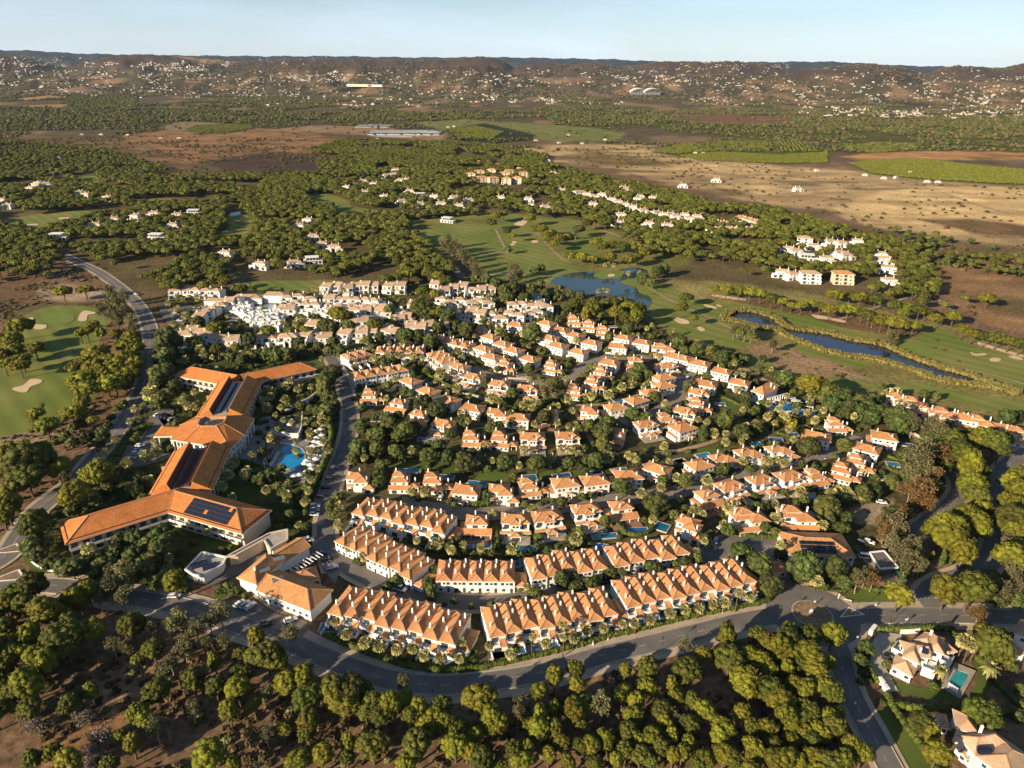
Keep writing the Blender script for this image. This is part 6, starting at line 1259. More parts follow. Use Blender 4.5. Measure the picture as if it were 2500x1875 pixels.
def hedge(label, path, w, h, m_='hedge', blk=True):
    p = resample(path, max(.34 * w, .6)); r = np.random.default_rng(len(label)); V, Fc, b0 = [], [], 0; vi, fi = ICO[1]; c0 = p[len(p) // 2]; PP, NN = [], []
    for a in p:
        c = np.array([a.x - c0.x + r.uniform(-.1, .1) * w, a.y - c0.y + r.uniform(-.1, .1) * w, h * .5]); s = np.array([w * .5, w * .5, h * .55]) * r.uniform(.9, 1.1, 3); v = vi * s * (1 + .12 * r.normal(size=(len(vi), 1))) + c
        V.append(v); Fc.append(fi + b0); b0 += len(v); u = r.normal(size=(16, 3)); u[:, 2] = np.abs(u[:, 2]); u /= np.linalg.norm(u, axis=1)[:, None]; PP.append(c + u * s); NN.append(u)
        if blk: block(a.x, a.y, w * .5)
    tv, tf = tufts(np.concatenate(PP), np.concatenate(NN), .4, r); V.append(tv); Fc.append(tf + b0)
    return tag(obj('hedge', np_mesh('hedge', np.concatenate(V), np.concatenate(Fc), [m_]), None, (c0.x, c0.y, 0)), label, 'hedge', 'clipped hedges')
def PZ(f, s, z=0.0): return [at(*f(*p), z) * 1.0 for p in pts(s)]
fr = lambda ox, oy, k: (lambda x, y: (ox + x / k, oy + y / k))
hedge('long clipped green hedge curving along the avenue below the palm row', smooth_path(PZ(fr(0, 0, 1), '800,1557 876,1589 933,1610 990,1629 1047,1638 1104,1640 1161,1636 1220,1624 1320,1602 1410,1579 1506,1553 1636,1521 1733,1499 1800,1486 1866,1472 1892,1450', 0)), 2.3, 2.1)
f6 = fr(1660, 1075, K5); f1 = fr(820, 760, K5); f2 = fr(1240, 760, K5); f4 = fr(820, 1075, K5); f5 = fr(1240, 1075, K5); f3 = fr(1660, 760, K5); fv = fr(2080, 1490, 2.474)
for lab, f, s, w_, h_ in (('clipped bright hedge above the cul-de-sac court', f6, '700,1200 900,1225 1150,1240 1440,1255', 3.2, 2.0), ('clipped hedge at the foot of the grand villa beside the gate road', f6, '1500,1255 1640,1290 1890,1250 2000,1190', 2.6, 1.8), ('hedge descending between the upper terrace and the curved street villas', f1, '1200,830 1330,890 1480,965 1620,1030 1800,1085 1980,1140', 2.6, 2.2),
    ('hedge round the corner plot inside the curved street', f2, '390,850 430,890 520,895 640,860', 2.4, 1.8), ('hedge along the curved street below the plain right house', f2, '1250,560 1380,575 1580,575', 2.2, 1.6), ('dark hedge beside the sunken walk in the village centre', f2, '590,1090 680,1140 760,1210', 2.4, 2.0), ('hedge right of the blue lower pool villa', f4, '2060,1180 2085,1300 2100,1390', 2.2, 2.4), ('hedge under the lower villa gardens, left run', f4, '1600,1430 1760,1450 1900,1440 2100,1440 2212,1420', 2.2, 1.6),
    ('hedge between the two rightmost balcony villas', f5, '1390,1050 1460,1130 1520,1200', 2.4, 2.2), ('hedge closing the pool garden above the right second-row terrace', f5, '1530,1200 1660,1215 1800,1180 1850,1120', 2.2, 2.0), ('hedge below the maroon-terrace villa', f5, '640,1380 760,1360 860,1330 960,1290', 2.0, 1.8), ('tall hedge between the middle balcony villas', f5, '900,1130 950,1200 1000,1270', 2.4, 2.6), ('hedge curving round the lawn above the middle long row', f4, '1080,380 1180,340 1210,280', 2.0, 1.8),
    ('dark green hedge along the front of the corner villa drive', fv, '150,112 260,112 400,106 520,105 620,112', 3.2, 2.0), ('hedge on the left side of the corner villa drive', fv, '42,255 90,330 160,430', 2.6, 2.0), ('long hedge running down beside the striped lawn to the bottom edge', fv, '210,510 260,600 330,700 420,820 480,910 540,990', 3.0, 2.2), ('tall hedge between the two corner villas', fv, '265,575 380,588 480,592 600,590 720,595 860,605 1060,625', 3.0, 2.4), ('tall hedge on the right side of the corner villa lawn', fv, '770,290 830,370 900,450 970,520 1060,600', 3.4, 2.6),
    ('hedge strip at the top of the verge lawn below the gate house', fr(1880, 1290, 3.0214), '710,440 800,455 880,470', 3.0, 1.4), ('hedge beside the bench lawn under the broadleaf trees', fr(1880, 1290, 3.0214), '290,435 400,455 560,460 620,450', 1.6, 1.0), ('hedge along the right edge of the hotel pool gardens', fr(330, 860, 4.424), '2095,640 2105,800 2120,960 2080,1110 2020,1230', 4.0, 4.5), ('lower hedge between the hotel garden and the resort street car park', fr(330, 860, 4.424), '2030,1240 1960,1360 1880,1500 1830,1650', 3.2, 3.4),
    ('hedge strip by the left hotel drive', fr(330, 860, 4.424), '-40,880 60,850 130,790', 3, 1.5), ('hedge between the garden lawns right of the tower-room villa', f3, '480,1080 620,1130 790,1220', 2.4, 1.6), ('hedge dividing the right street gardens near the tennis corner', f3, '1240,1560 1380,1600 1520,1650', 2.2, 1.8), ('hedge at the side of the veranda pool plot on the right', fr(1660, 700, 2.633), '1340,1090 1400,1110 1450,1105', 2.2, 1.8), ('hedge below the veranda pool plot on the right', fr(1660, 700, 2.633), '1330,1160 1380,1185 1420,1195', 2.2, 1.8)):
    hedge(lab, smooth_path(PZ(f, s, h_ * .5), 5), w_ * .8, h_)
def wall(label, path, h, t, m_='wall', name='garden_wall'):
    c0 = path[len(path) // 2]; mb = MB()
    for a, b_ in zip(path, path[1:]):
        d = (b_ - a).normalized(); nn = Vector((-d.y, d.x, 0)) * t / 2; q_ = [a + nn - c0, a - nn - c0, b_ - nn - c0, b_ + nn - c0]; mb.prism([(v.x, v.y) for v in q_], 0, h)
    return tag(obj(name, mb.mesh(name, [m_]), None, (c0.x, c0.y, 0)), label, 'wall')
wall('low white curved wall between lawn and shrubs at the left junction', smooth_path(PZ(fr(0, 1280, 2.884), '212,250 255,292 330,325 410,340 490,346'), 4), .9, .4, 'trim')
wall('pale retaining wall under the hedge of the curved-street villas', smooth_path(PZ(f1, '1365,965 1470,1010 1570,1060 1780,1110 1980,1165'), 3), 2.0, .4, 'stone')
wall('white garden wall beside the corner villa drive', PZ(fv, '290,142 350,140 405,134'), 2.0, .4); wall('white gate wall at the corner villa lower entrance, upper part', PZ(fv, '160,428 185,460'), 2.2, 1.2); wall('white gate wall at the corner villa lower entrance, lower part', PZ(fv, '190,470 212,500'), 2.2, 1.2)
wall('white gate pier wall at the corner villa upper entrance', PZ(fv, '108,150 135,115'), 2.4, 1.4); wall('white retaining wall with dark openings right of the hotel gardens', smooth_path(PZ(fr(330, 860, 4.424), '1680,640 1800,590 1900,540 1980,470'), 4), 4.0, .6)
wall('white wall in front of the raised hotel pool terrace', PZ(fr(330, 860, 4.424), '1470,890 1560,905 1690,930 1770,930'), 3.2, .6); wall('curved white rim wall of the raised pool terrace', PZ(fr(330, 860, 4.424), '1770,930 1800,850 1810,690'), 3.0, .6); wall('pale stone wall along the island of the resort car park', PZ(fr(330, 860, 4.424), '60,950 110,880 150,830'), 1.0, .5, 'stone')
wall('sandy boundary wall behind the right villas', smooth_path(PZ(fr(1660, 700, 2.633), '1120,820 1250,860 1400,905 1560,985'), 4), 1.8, .4, 'stone'); wall('stone edging wall below the corner plot of the curved street', smooth_path(PZ(f2, '0,870 120,880 290,880'), 3), 1.4, .4, 'stone')
# dark awning between hotel terrace and pool
pa = [hq0(x, y, 3.6) for x, y in ((1450, 930), (1530, 985), (1390, 1190), (1320, 1150))]; c = sum(pa, Vector()) / 4; o = thing('awning', 'long black sloping awning between hotel terrace and kidney pool', 'awning', (c.x, c.y, 0)); mb = MB(); mb.prism([(v.x - c.x, v.y - c.y) for v in pa], 3.4, 3.65); obj('cover', mb.mesh('cover', ['dark']), o)
for t in range(7):
    a = pa[1].lerp(pa[2], t / 6); obj('post', COLM[3.0], o, (a.x - c.x, a.y - c.y, 0.4), 0, (1, 1, 1))
# parasols and loungers
mb = MB(); n_ = 8
for i in range(n_):
    a0, a1 = 2 * math.pi * i / n_, 2 * math.pi * (i + 1) / n_; mb.face([(1.7 * math.cos(a0), 1.7 * math.sin(a0), 0), (1.7 * math.cos(a1), 1.7 * math.sin(a1), 0), (0, 0, .75)])
PCAN = mb.mesh('canopy', ['fabric']); PCANB = bpy.data.meshes.new_from_object(obj('tmp', PCAN)) if False else None
mb = MB(); mb.cyl(0, 0, 0, 2.9, .05, .05, 5); PPOLE = mb.mesh('pole', ['trim']); mb = MB(); mb.cyl(0, 0, 0, .15, .35, .3, 8); PBASE = mb.mesh('base', ['grey'])
PB = PCAN.copy(); PB.name = 'canopy'; PB.materials.clear(); PB.materials.append(M['bluecloth'])
def parasol(p, label, can=PCAN, sc=1.0):
    o = thing('parasol', label, 'parasol', p, 0, 'parasols at the pools', (sc, sc, 1)); obj('canopy', can, o, (0, 0, 2.3)); obj('pole', PPOLE, o); obj('base', PBASE, o)
PR = sorted(pts('1655,655 1680,815 1960,890 2010,870 1930,1050 1990,1010 1990,1065 1860,1210 1900,1255 1840,1240 1960,1190 1720,1370 1780,1360 1860,1330 1910,1300 1970,960 2020,930 2000,1120 1940,1000 2025,1040'))
for i, (x, y) in enumerate(PR): parasol(hq0(x, y, .5) + Vector((0, 0, 0)), 'white parasol round the hotel pool, %s from left' % ordinal(i), sc=1.25)
parasol(at(1301, 1424), 'blue parasol at the left end of a second-row white terrace', PB, 1.5)
mb = MB(); mb.box(-.33, .33, -1, .45, .28, .36); mb.face([(-.33, .45, .36), (.33, .45, .36), (.33, 1.0, .8), (-.33, 1.0, .8)]); LBED = mb.mesh('bed', ['fabric']); mb = MB()
for x in (-.28, .28):
    for y in (-.8, .4): mb.box(x - .03, x + .03, y - .03, y + .03, 0, .28)
LLEG = mb.mesh('frame', ['grey'])
def lounger(p, rz, label): o = thing('sun_lounger', label, 'sun lounger', p, rz, 'sun loungers at the pools'); obj('bed', LBED, o); obj('frame', LLEG, o)
LO = [(1465 + i * 9, 1225 - i * 14) for i in range(11)] + [(1850 + (i % 6) * 33 + (i // 6) * 8, 960 + (i // 6) * 62 + (i % 6) * 9) for i in range(24)] + [(1690 + i * 36, 1395 - i * 9) for i in range(5)] + [(1540 + i * 28, 985 + i * 3) for i in range(7)]
LO.sort()
for i, (x, y) in enumerate(LO): lounger(hq0(x, y, .5), random.uniform(.6, 1.4), 'white sun lounger on the hotel pool deck, %s from left' % ordinal(i))
for i, (x, y) in enumerate(((585, 460), (600, 470), (615, 480), (630, 490))): lounger(vq(x, y, .7), -.6, 'dark-framed sun lounger at the near edge of the corner villa pool, %s from left' % ordinal(i))
# ------------------------------------------------------------------ cars
def car_parts(colr, van=False):
    L_, W_, H_ = (2.3, .92, 1.45) if not van else (2.6, 1.0, 2.1)
    prof = [(-L_, .35), (-L_, .8), (-L_ * .93, .92), (L_ * .45, .95), (L_ * .96, .78), (L_, .55), (L_, .35)]
    mb = MB(); n_ = len(prof); b_ = 0
    mb.v = [(x, -W_, z) for x, z in prof] + [(x, W_, z) for x, z in prof]
    for i in range(n_): j = (i + 1) % n_; mb.f.append((i, j, n_ + j, n_ + i)[::-1]); mb.m.append(0)
    mb.f.append(tuple(range(n_))); mb.f.append(tuple(range(2 * n_ - 1, n_ - 1, -1))); mb.m += [0, 0]
    body = mb.mesh('body', ['car_' + colr])
    g0, g1, t0, t1 = -L_ * (.9 if not van else .96), L_ * .5, -L_ * (.72 if not van else .9), L_ * (.12 if not van else .28)
    g = MB(); wb, wt = W_ * .95, W_ * .74; z0, z1 = .9, H_ - .06
    v = [(g0, -wb, z0), (g1, -wb, z0), (g1, wb, z0), (g0, wb, z0), (t0, -wt, z1), (t1, -wt, z1), (t1, wt, z1), (t0, wt, z1)]; g.v = v
    for f in ((0, 1, 5, 4), (1, 2, 6, 5), (2, 3, 7, 6), (3, 0, 4, 7), (4, 5, 6, 7)): g.f.append(f); g.m.append(0)
    cab = g.mesh('cabin_glass', ['glass']); r_ = MB(); r_.box(t0 - .05, t1 + .05, -wt - .03, wt + .03, z1 - .02, H_); roof = r_.mesh('roof', ['car_' + colr])
    return [N('body', body), N('cabin_glass', cab), N('roof', roof)] + [N('wheel', WHEEL, (x, y, .33)) for x in (-L_ * .62, L_ * .62) for y in (-W_ * .93, W_ * .93)] + [N('headlight', HL, (L_ * .97, y, .66)) for y in (-W_ * .7, W_ * .7)]
mb = MB(); k_ = 10
for s in (-.11, .11):
    for i in range(k_): a = 2 * math.pi * i / k_; mb.v.append((.33 * math.cos(a), s, .33 * math.sin(a)))
for i in range(k_): j = (i + 1) % k_; mb.f.append((i, j, k_ + j, k_ + i)); mb.m.append(0)
mb.f += [tuple(range(k_)), tuple(range(2 * k_ - 1, k_ - 1, -1))]; mb.m += [0, 0]; WHEEL = mb.mesh('wheel', ['tyre']); mb = MB(); mb.box(-.04, .04, -.14, .14, -.07, .07); HL = mb.mesh('headlight', ['lamp'])
CARS = {c: car_parts(c) for c in ('white', 'black', 'silver', 'blue', 'grey', 'red')}; CARS['van'] = car_parts('white', True)
def cars(ox, oy, k, where, s):
    L = sorted(reg(ox, oy, k, s), key=lambda t: t[0])
    for i, (x, y, c, an) in enumerate(L):
        p = at(x, y, .7); w = 'white van' if c == 'van' else c + ' car'
        o = thing('parked_car', '%s parked %s%s' % (w, where, '' if len(L) == 1 else ', %s vehicle from left' % ordinal(i)), 'car', (p.x, p.y, .5), R(float(an)), 'parked cars', (1.05, 1.05, 1.08)); grow(o, CARS[c])
cars(440, 1300, 3.1725, 'in the bays below the reception house', '462 555 white 58;503 563 silver 58;545 573 white 58'); cars(440, 1300, 3.1725, 'under the car-port deck', '495 178 white 30;478 205 blue 30'); cars(440, 1300, 3.1725, 'in the court right of the pergola', '985 65 van 25;1105 165 blue 15;1140 205 black 12;1180 270 white 20'); cars(440, 1300, 3.1725, 'under trees near the reception entrance', '855 680 white 30;665 715 black 20')
cars(0, 1250, K, 'at the roadside below the lone garden pine', '1130 548 white 5'); cars(800, 1380, K5, 'on the terrace street', '60 30 white 20;935 310 van -25'); cars(330, 860, 4.424, 'in the row left of the hotel lobby', '245 678 white 60;278 690 blue 60;310 702 black 60;350 712 black 60;398 725 silver 60'); cars(330, 860, 4.424, 'in the lower-left hotel car park', '52 1012 white 5;28 1065 silver 5;12 1095 white 5;-15 1125 grey 5;-40 1150 silver 5')
cars(330, 860, 4.424, 'along the hedge of the resort street', '2155 1250 grey 8;2110 1360 black 5;2060 1465 black 5;2015 1558 black 5'); cars(0, 700, K, 'in the lower resort street bays', '2042 1422 white 0;2038 1450 silver 0;2034 1478 white 0'); cars(1660, 1075, K5, 'beside the cul-de-sac court', '540 1150 white -50;460 1292 silver 65'); cars(1660, 760, K5, 'in the shade of the upper right street', '95 858 white 60')
cars(2442 - 10, 1177 - 10, 1, 'on the side road at the right', '10 10 black 80'); cars(1880, 1290, 3.0214, 'behind the gate house', '682 100 black -40;730 102 white -40'); cars(1880, 1290, 3.0214, 'right of the gate house solar roof', '705 215 van -10'); cars(1660, 700, 2.633, 'alone on the sandy building plot', '1295 1388 white -15'); cars(2080, 1490, 2.474, 'on the corner villa drive', '222 290 black -15;262 268 grey -15'); cars(1180, 1330, 3.072, 'in the shade on the terrace street', '922 282 black 15')
cars(0, 300, K, 'at the edge of the north-west avenue', '882 1112 white -40'); cars(400, 680, 2.54, 'in the upper village car park', '60 215 white 10;72 232 silver 10;84 248 grey 10;98 262 white 10;150 186 white 5;175 183 white 5;215 181 black 5;240 179 silver 5'); cars(820, 1075, K5, 'in the arched garage bay of the middle row', '1345 742 white 80')
# ------------------------------------------------------------------ lamps, signs, benches
mb = MB(); mb.cyl(0, 0, 0, .5, .22, .18, 8); LB_ = mb.mesh('base', ['lamp']); mb = MB(); mb.cyl(0, 0, .5, 6.0, .09, .07, 6); LP_ = mb.mesh('pole', ['dark']); mb = MB(); mb.cyl(0, 0, 5.8, 6.5, .18, .34, 6); mb.cyl(0, 0, 6.5, 6.9, .42, .1, 6); LH_ = mb.mesh('lantern', ['dark'])
def lamp(px, py, label, sc=1.0):
    p = at(px, py, .4); o = thing('street_lamp', label, 'street lamp', (p.x, p.y, .4), 0, 'street lamps', (sc,) * 3); obj('base', LB_, o); obj('pole', LP_, o); obj('lantern', LH_, o)
for x, y, l_ in ((1208, 1685, 'black street lamp on the wood side of the avenue, under the middle terrace'), (1615, 1590, 'black street lamp on the wood side of the avenue, under the right terrace'), (1989, 1502, 'street lamp standing on the round traffic island'), (2172, 1524, 'street lamp at the corner villa hedge, left of the road sign'), (2089, 1500, 'street lamp beside the splitter island right of the roundabout'), (1901, 1512, 'street lamp at the left mouth of the roundabout'), (2078, 1752, 'street lamp on the left kerb of the south road'), (841, 1022, 'upper street lamp on the resort street edge'), (843, 1036, 'middle street lamp on the resort street edge'), (842, 1060, 'lower street lamp on the resort street edge'), (2014, 1120, 'lamp post on the far side of the right villa street'), (288, 1025, 'lamp post at the hotel bend of the north-west avenue')): lamp(x, y, l_)
mb = MB(); mb.cyl(0, 0, 0, 2.6, .05, .05, 5); GP = mb.mesh('pole', ['dark']); v, f = ICO[1]; GL = np_mesh('globe', v * .42 + np.array([0, 0, 2.8]), f, ['lamp'])
for i, (x, y) in enumerate(((1848, 1315), (1913, 1318), (1897, 1379), (345, 1438), (445, 1530))):
    p = at(x, y, .4); o = thing('globe_lamp', 'white globe lamp %s' % ('on the pavement of the cul-de-sac court, left of two', 'on the pavement of the cul-de-sac court, right of two', 'near the guard lodge at the gate', 'beside the avenue below the hotel garden', 'beside the avenue entrance under the pines')[i], 'lamp', (p.x, p.y, .35), 0, 'globe lamps'); obj('pole', GP, o); obj('globe', GL, o)
def sign(px, py, w_, h_, z0, rz, label, m_='trim', name='road_sign'):
    p = at(px, py, .4); o = thing(name, label, 'sign', (p.x, p.y, .35), R(rz)); mb = MB(); mb.box(-.05, .05, -.05, .05, 0, z0 + h_); obj('post', mb.mesh('post', ['grey']), o); mb = MB(); mb.box(-w_ / 2, w_ / 2, -.09, -.05, z0, z0 + h_); obj('panel', mb.mesh('panel', [m_]), o)
sign(2210, 1524, 1.6, 1.0, 2.0, 20, 'white road sign on the pavement above the corner villa hedge'); sign(2046, 1462, .5, 2.6, .2, 10, 'narrow white sign post on the verge lawn edge', name='sign_post'); sign(1987, 1478, .8, .8, 1.6, 10, 'small white sign at the top rim of the round island'); sign(2137, 1480, .9, .9, .3, 10, 'low white marker on the near edge of the verge lawn', name='marker'); sign(2232, 1472, .8, .9, 1.5, 30, 'round-corner white sign at the right tip of the verge lawn'); sign(1058, 1706, .9, .9, 3.2, 0, 'blue and white sign on a tall pole by the avenue bend', 'bluecloth'); sign(1862, 1542, 1.4, 1.6, .2, -20, 'white box on the wood edge left of the roundabout', name='utility_box'); sign(2090, 1564, .8, .8, 1.5, 0, 'round white sign at the corner villa road mouth')
p = at(2070, 1466, .3); o = thing('bench', 'white bench on the verge lawn below the gate house', 'bench', (p.x, p.y, .2), R(-20)); mb = MB(); mb.box(-1.4, 1.4, -.3, .3, .4, .5); obj('seat', mb.mesh('seat', ['trim']), o)
for s in (-1, 1): mb = MB(); mb.box(-.1, .1, -.25, .25, 0, .4); obj('leg', mb.mesh('leg', ['trim']), o, (s * 1.1, 0, 0))
for i, (x, y) in enumerate(((300, 1402), (340, 1407), (360, 1440), (2285, 1460), (2304, 1469))):
    p = at(x, y, .3); o = thing('bollard', 'white stone bollard %s' % ('on the curved lawn of the left junction, left one', 'on the curved lawn of the left junction, right one', 'at the drive mouth below the hotel garden', 'on the verge under the big pine pair, left one', 'on the verge under the big pine pair, right one')[i], 'bollard', (p.x, p.y, .3), 0, 'white stone bollards'); mb = MB(); mb.cyl(0, 0, 0, 1.0, .4, .35, 8); obj('post', mb.mesh('post', ['trim']), o); mb = MB(); mb.cyl(0, 0, 1.0, 1.35, .35, .05, 8); obj('cap', mb.mesh('cap', ['trim']), o)
p = ISL; o = thing('monument', 'small stone monument at the centre of the round traffic island', 'monument', (p.x - .5, p.y, .6)); mb = MB(); mb.box(-.7, .7, -.7, .7, 0, 1.0); obj('plinth', mb.mesh('plinth', ['stone']), o); mb = MB(); mb.prism([(-.4, -.4), (.4, -.4), (.4, .4), (-.4, .4)], 1.0, 1.9); obj('block', mb.mesh('block', ['trim']), o)
for i, (x, y) in enumerate(((241, 1130), (247, 1128), (253, 1126))):
    p = at(x, y, .3); o = thing('flagpole', '%s flagpole of three beside the avenue at the hotel' % ('left', 'middle', 'right')[i], 'flagpole', (p.x, p.y, .3), 0, 'flagpoles beside the avenue'); mb = MB(); mb.cyl(0, 0, 0, 8, .07, .04, 5); obj('pole', mb.mesh('pole', ['trim']), o); mb = MB(); mb.face([(0.05, 0, 6.4), (1.7, .3, 6.2), (1.7, .3, 7.4), (.05, 0, 7.7)]); mb.face([(0.05, .02, 6.4), (.05, .02, 7.7), (1.7, .32, 7.4), (1.7, .32, 6.2)]); obj('flag', mb.mesh('flag', ['car_red' if i != 1 else 'bluecloth']), o)
for i, (x, y) in enumerate(((2192, 1403), (2200, 1412), (2205, 1407))):
    p = at(x, y, .4); o = thing('recycling_bin', 'green recycling bin in the yard by the side road, %s' % ('left one', 'middle one', 'right one')[i], 'bin', (p.x, p.y, .35), R(-50), 'green bins in the yard'); mb = MB(); mb.box(-.9, .9, -.7, .7, 0, 1.5); obj('body', mb.mesh('body', ['binn']), o); mb = MB(); mb.prism([(-.95, -.75), (.95, -.75), (.95, .75), (-.95, .75)], 1.5, 1.75); obj('lid', mb.mesh('lid', ['binn']), o)
# tennis court near the lake
TC = [at(x, y, .3) for x, y in ((1272, 732), (1300, 716), (1340, 716), (1345, 735))]; c = sum(TC, Vector()) / 4; o = thing('tennis_court', 'pale blue-grey tennis court among trees left of the lake', 'tennis court', (c.x, c.y, 0)); mb = MB(); mb.prism([(v.x - c.x, v.y - c.y) for v in TC], 0, .45); M['court'] = mat('court_surface', (0.25, 0.33, 0.36), None, .3, .8); obj('surface', mb.mesh('surface', ['court']), o); mb = MB(); mb.box(-.05, .05, -7, 7, .45, 1.4); obj('net', mb.mesh('net', ['trim']), o)
# ------------------------------------------------------------------ plants: where they stand
def trees(zone, ox, oy, k, s, label=None):
    for t in s.split(';'):
        kd, rest = t.strip().split(':')
        for q_ in rest.split(','):
            v = q_.split()
            if len(v) == 3: plant(kd, ox + float(v[0]) / k, oy + float(v[1]) / k, float(v[2]) / k, zone, label)
W1 = 'in the lower left scrub wood'
trees(W1, 0, 1250, K, 'P:205 470 95,90 520 65,30 600 70,150 600 70,215 620 60,295 640 95,565 510 75,475 555 75,520 590 50,430 680 60,450 710 65,25 740 60,590 765 75,185 800 70,410 800 110,310 830 50,440 880 75,50 850 60,140 910 60,220 925 65,300 970 80,70 900 70,30 990 60,250 1000 60,170 1120 95,130 1150 80,130 1050 35,850 730 80,890 950 40,990 880 65,1390 960 50,1010 1160 80,1660 810 65,1730 930 85,1790 970 65,1640 940 60,1560 920 55,1250 1080 75,1560 1050 65,1400 1130 70,1540 1140 80,1480 1290 75,1640 1250 50,1850 1110 75,1960 1070 80,1990 1200 85,2000 1350 80,1990 1430 60,2150 1150 80,2170 1220 70,890 1300 70,940 1340 60,590 1160 55,450 1240 70,70 1260 45,190 1270 65,330 1560 60,200 1600 65,440 1610 85,780 1450 50,855 1500 60,710 1630 50,1350 1570 95,1840 1410 45,1930 1610 80,2080 1570 75,1510 1640 50,-60 700 70,-50 900 80,-60 1100 70,-40 1300 70,60 1180 60,20 1120 50;'
 'E:730 850 50,820 870 50,980 740 45,1150 700 80,1080 720 40,1270 750 60,1420 650 80,1350 690 60,1190 870 60,1330 840 50,1450 830 45,1100 970 50,1050 1040 60,1250 1270 60,1010 1380 70,1080 1370 40,1730 1170 50,1640 1450 45,1730 1430 55,1880 780 55,1800 820 25,640 560 40,700 500 60,790 530 70,760 460 60,2000 1000 35,1660 1635 30;D:215 1370 70,330 1250 40,550 1330 75,650 1460 90,600 1560 80,580 1640 50,350 1340 40,150 1330 50,480 1300 40;S:780 650 15,1380 1080 20,300 1150 18')
W2 = 'in the wood below the avenue'
trees(W2, 830, 1250, K, 'P:70 1140 85,160 1140 50,30 1260 80,70 1220 70,210 1240 70,170 1290 60,330 1250 75,400 1230 60,280 1320 70,510 1270 65,460 1320 60,420 1200 50,660 1260 65,610 1330 70,570 1380 60,680 1370 70,760 1410 60,720 1420 50,905 1200 95,930 1250 70,985 1330 70,1040 1370 60,980 1390 55,1390 1060 65,1525 1020 60,1540 1120 55,1290 1160 55,1850 1020 45,2000 1010 80,1300 1320 60,1380 1270 50,1290 1400 70,1390 1400 60,1230 1370 40,1520 1290 70,1510 1240 50,1560 1370 35,1580 1240 55,1830 1170 60,1920 1220 60,1900 1310 60,1990 1130 70,2150 1110 50,2090 1280 60,2110 1370 50,50 1500 60,40 1580 50,210 1510 85,500 1500 85,750 1510 75,870 1450 60,850 1560 60,920 1600 70,430 1630 60,1130 1540 60,1210 1530 50,1180 1610 65,1300 1430 60,1440 1490 50,1350 1570 45,1560 1520 55,1620 1510 60,1720 1460 55,1730 1500 45,1870 1420 55,1930 1470 45,2020 1450 60,1850 1540 60,1950 1570 55,2080 1520 60,2160 1570 50,1480 1620 50,1650 1630 50,1790 1600 45,2010 1610 50,1040 1630 40,2150 1450 50,2180 1200 50;E:1150 1300 60,1150 1240 50,1690 1240 80,410 1100 50,850 1290 25,2180 1330 40')
W3 = 'in the wood beside the south road'
trees(W3, 1660, 1250, 2.633, 'P:305 800 70,500 790 60,570 840 70,690 820 80,640 880 80,710 780 60,740 890 75,820 900 80,870 960 70,150 920 60,320 940 85,260 920 50,440 920 70,520 960 70,570 1010 60,680 960 50,690 1010 55,770 970 60,880 1040 70,960 970 45,410 1080 90,380 1050 60,450 1150 60,590 1150 75,640 1210 70,810 1140 70,740 1120 60,920 1110 70,970 1150 70,990 1180 60,700 1250 60,830 1270 70,50 1010 70,20 1080 40,160 1280 70,80 1210 50,60 1360 60,280 1380 70,260 1430 60,400 1290 60,470 1380 55,560 1390 60,680 1320 70,720 1360 60,780 1320 60,600 1500 60,480 1520 70,470 1560 60,850 1470 55,880 1390 60,990 1370 70,960 1310 60,1010 1300 50,870 1580 70,680 1590 75,600 1590 70,760 1600 60,980 1610 80,1060 1600 70,1110 1510 70,1180 1550 60,1210 1560 40,920 1430 50,290 1560 70,160 1590 60,350 1610 50,60 1480 50,20 1540 50,120 1620 50,720 1460 50,800 1410 50,460 1660 60,900 1680 60;E:40 850 55')
trees('above the south road mouth', 1660, 1250, 2.633, 'P:835 795 72', 'rounded stone pine in the road fork, left of two alone')
trees('above the south road mouth', 1660, 1250, 2.633, 'P:990 790 70', 'rounded stone pine in the road fork, right of two alone')
trees('on the verge by the side road junction', 1660, 1250, 2.633, 'P:1720 500 95', 'big round pine at the side road junction, left of the touching pair')
trees('on the verge by the side road junction', 1660, 1250, 2.633, 'P:1880 490 115', 'big round pine at the side road junction, right of the touching pair')
trees('on the verge by the side road junction', 1660, 1250, 2.633, 'P:1410 530 78', 'round pine at the right end of the verge lawn')
trees('on the verge by the side road junction', 1660, 1250, 2.633, 'R:1920 650 70', 'brown-leaved tree beside the east avenue, under the big pine pair')
trees('on the verge below the gate house', 1660, 1250, 2.633, 'B:800 350 100,760 400 60,1000 360 85,1060 450 60,510 340 80,590 460 70,560 500 50;R:1240 425 55;E:1150 420 60,1190 400 40;F:880 440 45,540 470 35;T:650 210 35;S:920 480 30,1080 490 25,700 260 40,400 250 55,370 240 40,430 260 40,660 270 50,1440 420 30')
trees('in the loop road belt', 1660, 1250, 2.633, 'E:1410 240 75,1480 300 70,1550 330 50,1450 340 50,1370 180 60,1500 220 70,1400 80 80,1320 60 60;P:1730 150 110,1660 120 70,1900 60 90,1840 30 80,1820 250 90,1930 110 70;C:1690 300 22,1620 290 18,1750 300 16,1830 330 16;R:1400 100 60')
trees('in the loop road belt', 1660, 700, 2.633, 'E:1560 1060 90,1520 1130 100,1580 1180 80,1500 1200 70;R:1660 1080 90,1620 1200 80,1560 1330 90,1480 1300 70,1390 1520 70,1320 1560 60,1450 1450 70,1600 1390 60;B:1640 1280 60,1700 1150 60,1470 1100 60,1440 1240 50,1360 1260 50,1380 1460 60,950 1410 80,1040 1370 50,1180 1330 60,1240 1310 50;F:780 1320 40,980 1330 40,1100 1340 35,1030 1300 35,1180 1350 30;P:1880 1280 80,1900 1340 70,1850 1460 80,1900 1520 80,1730 1560 100,1950 1250 40,1930 1440 60')
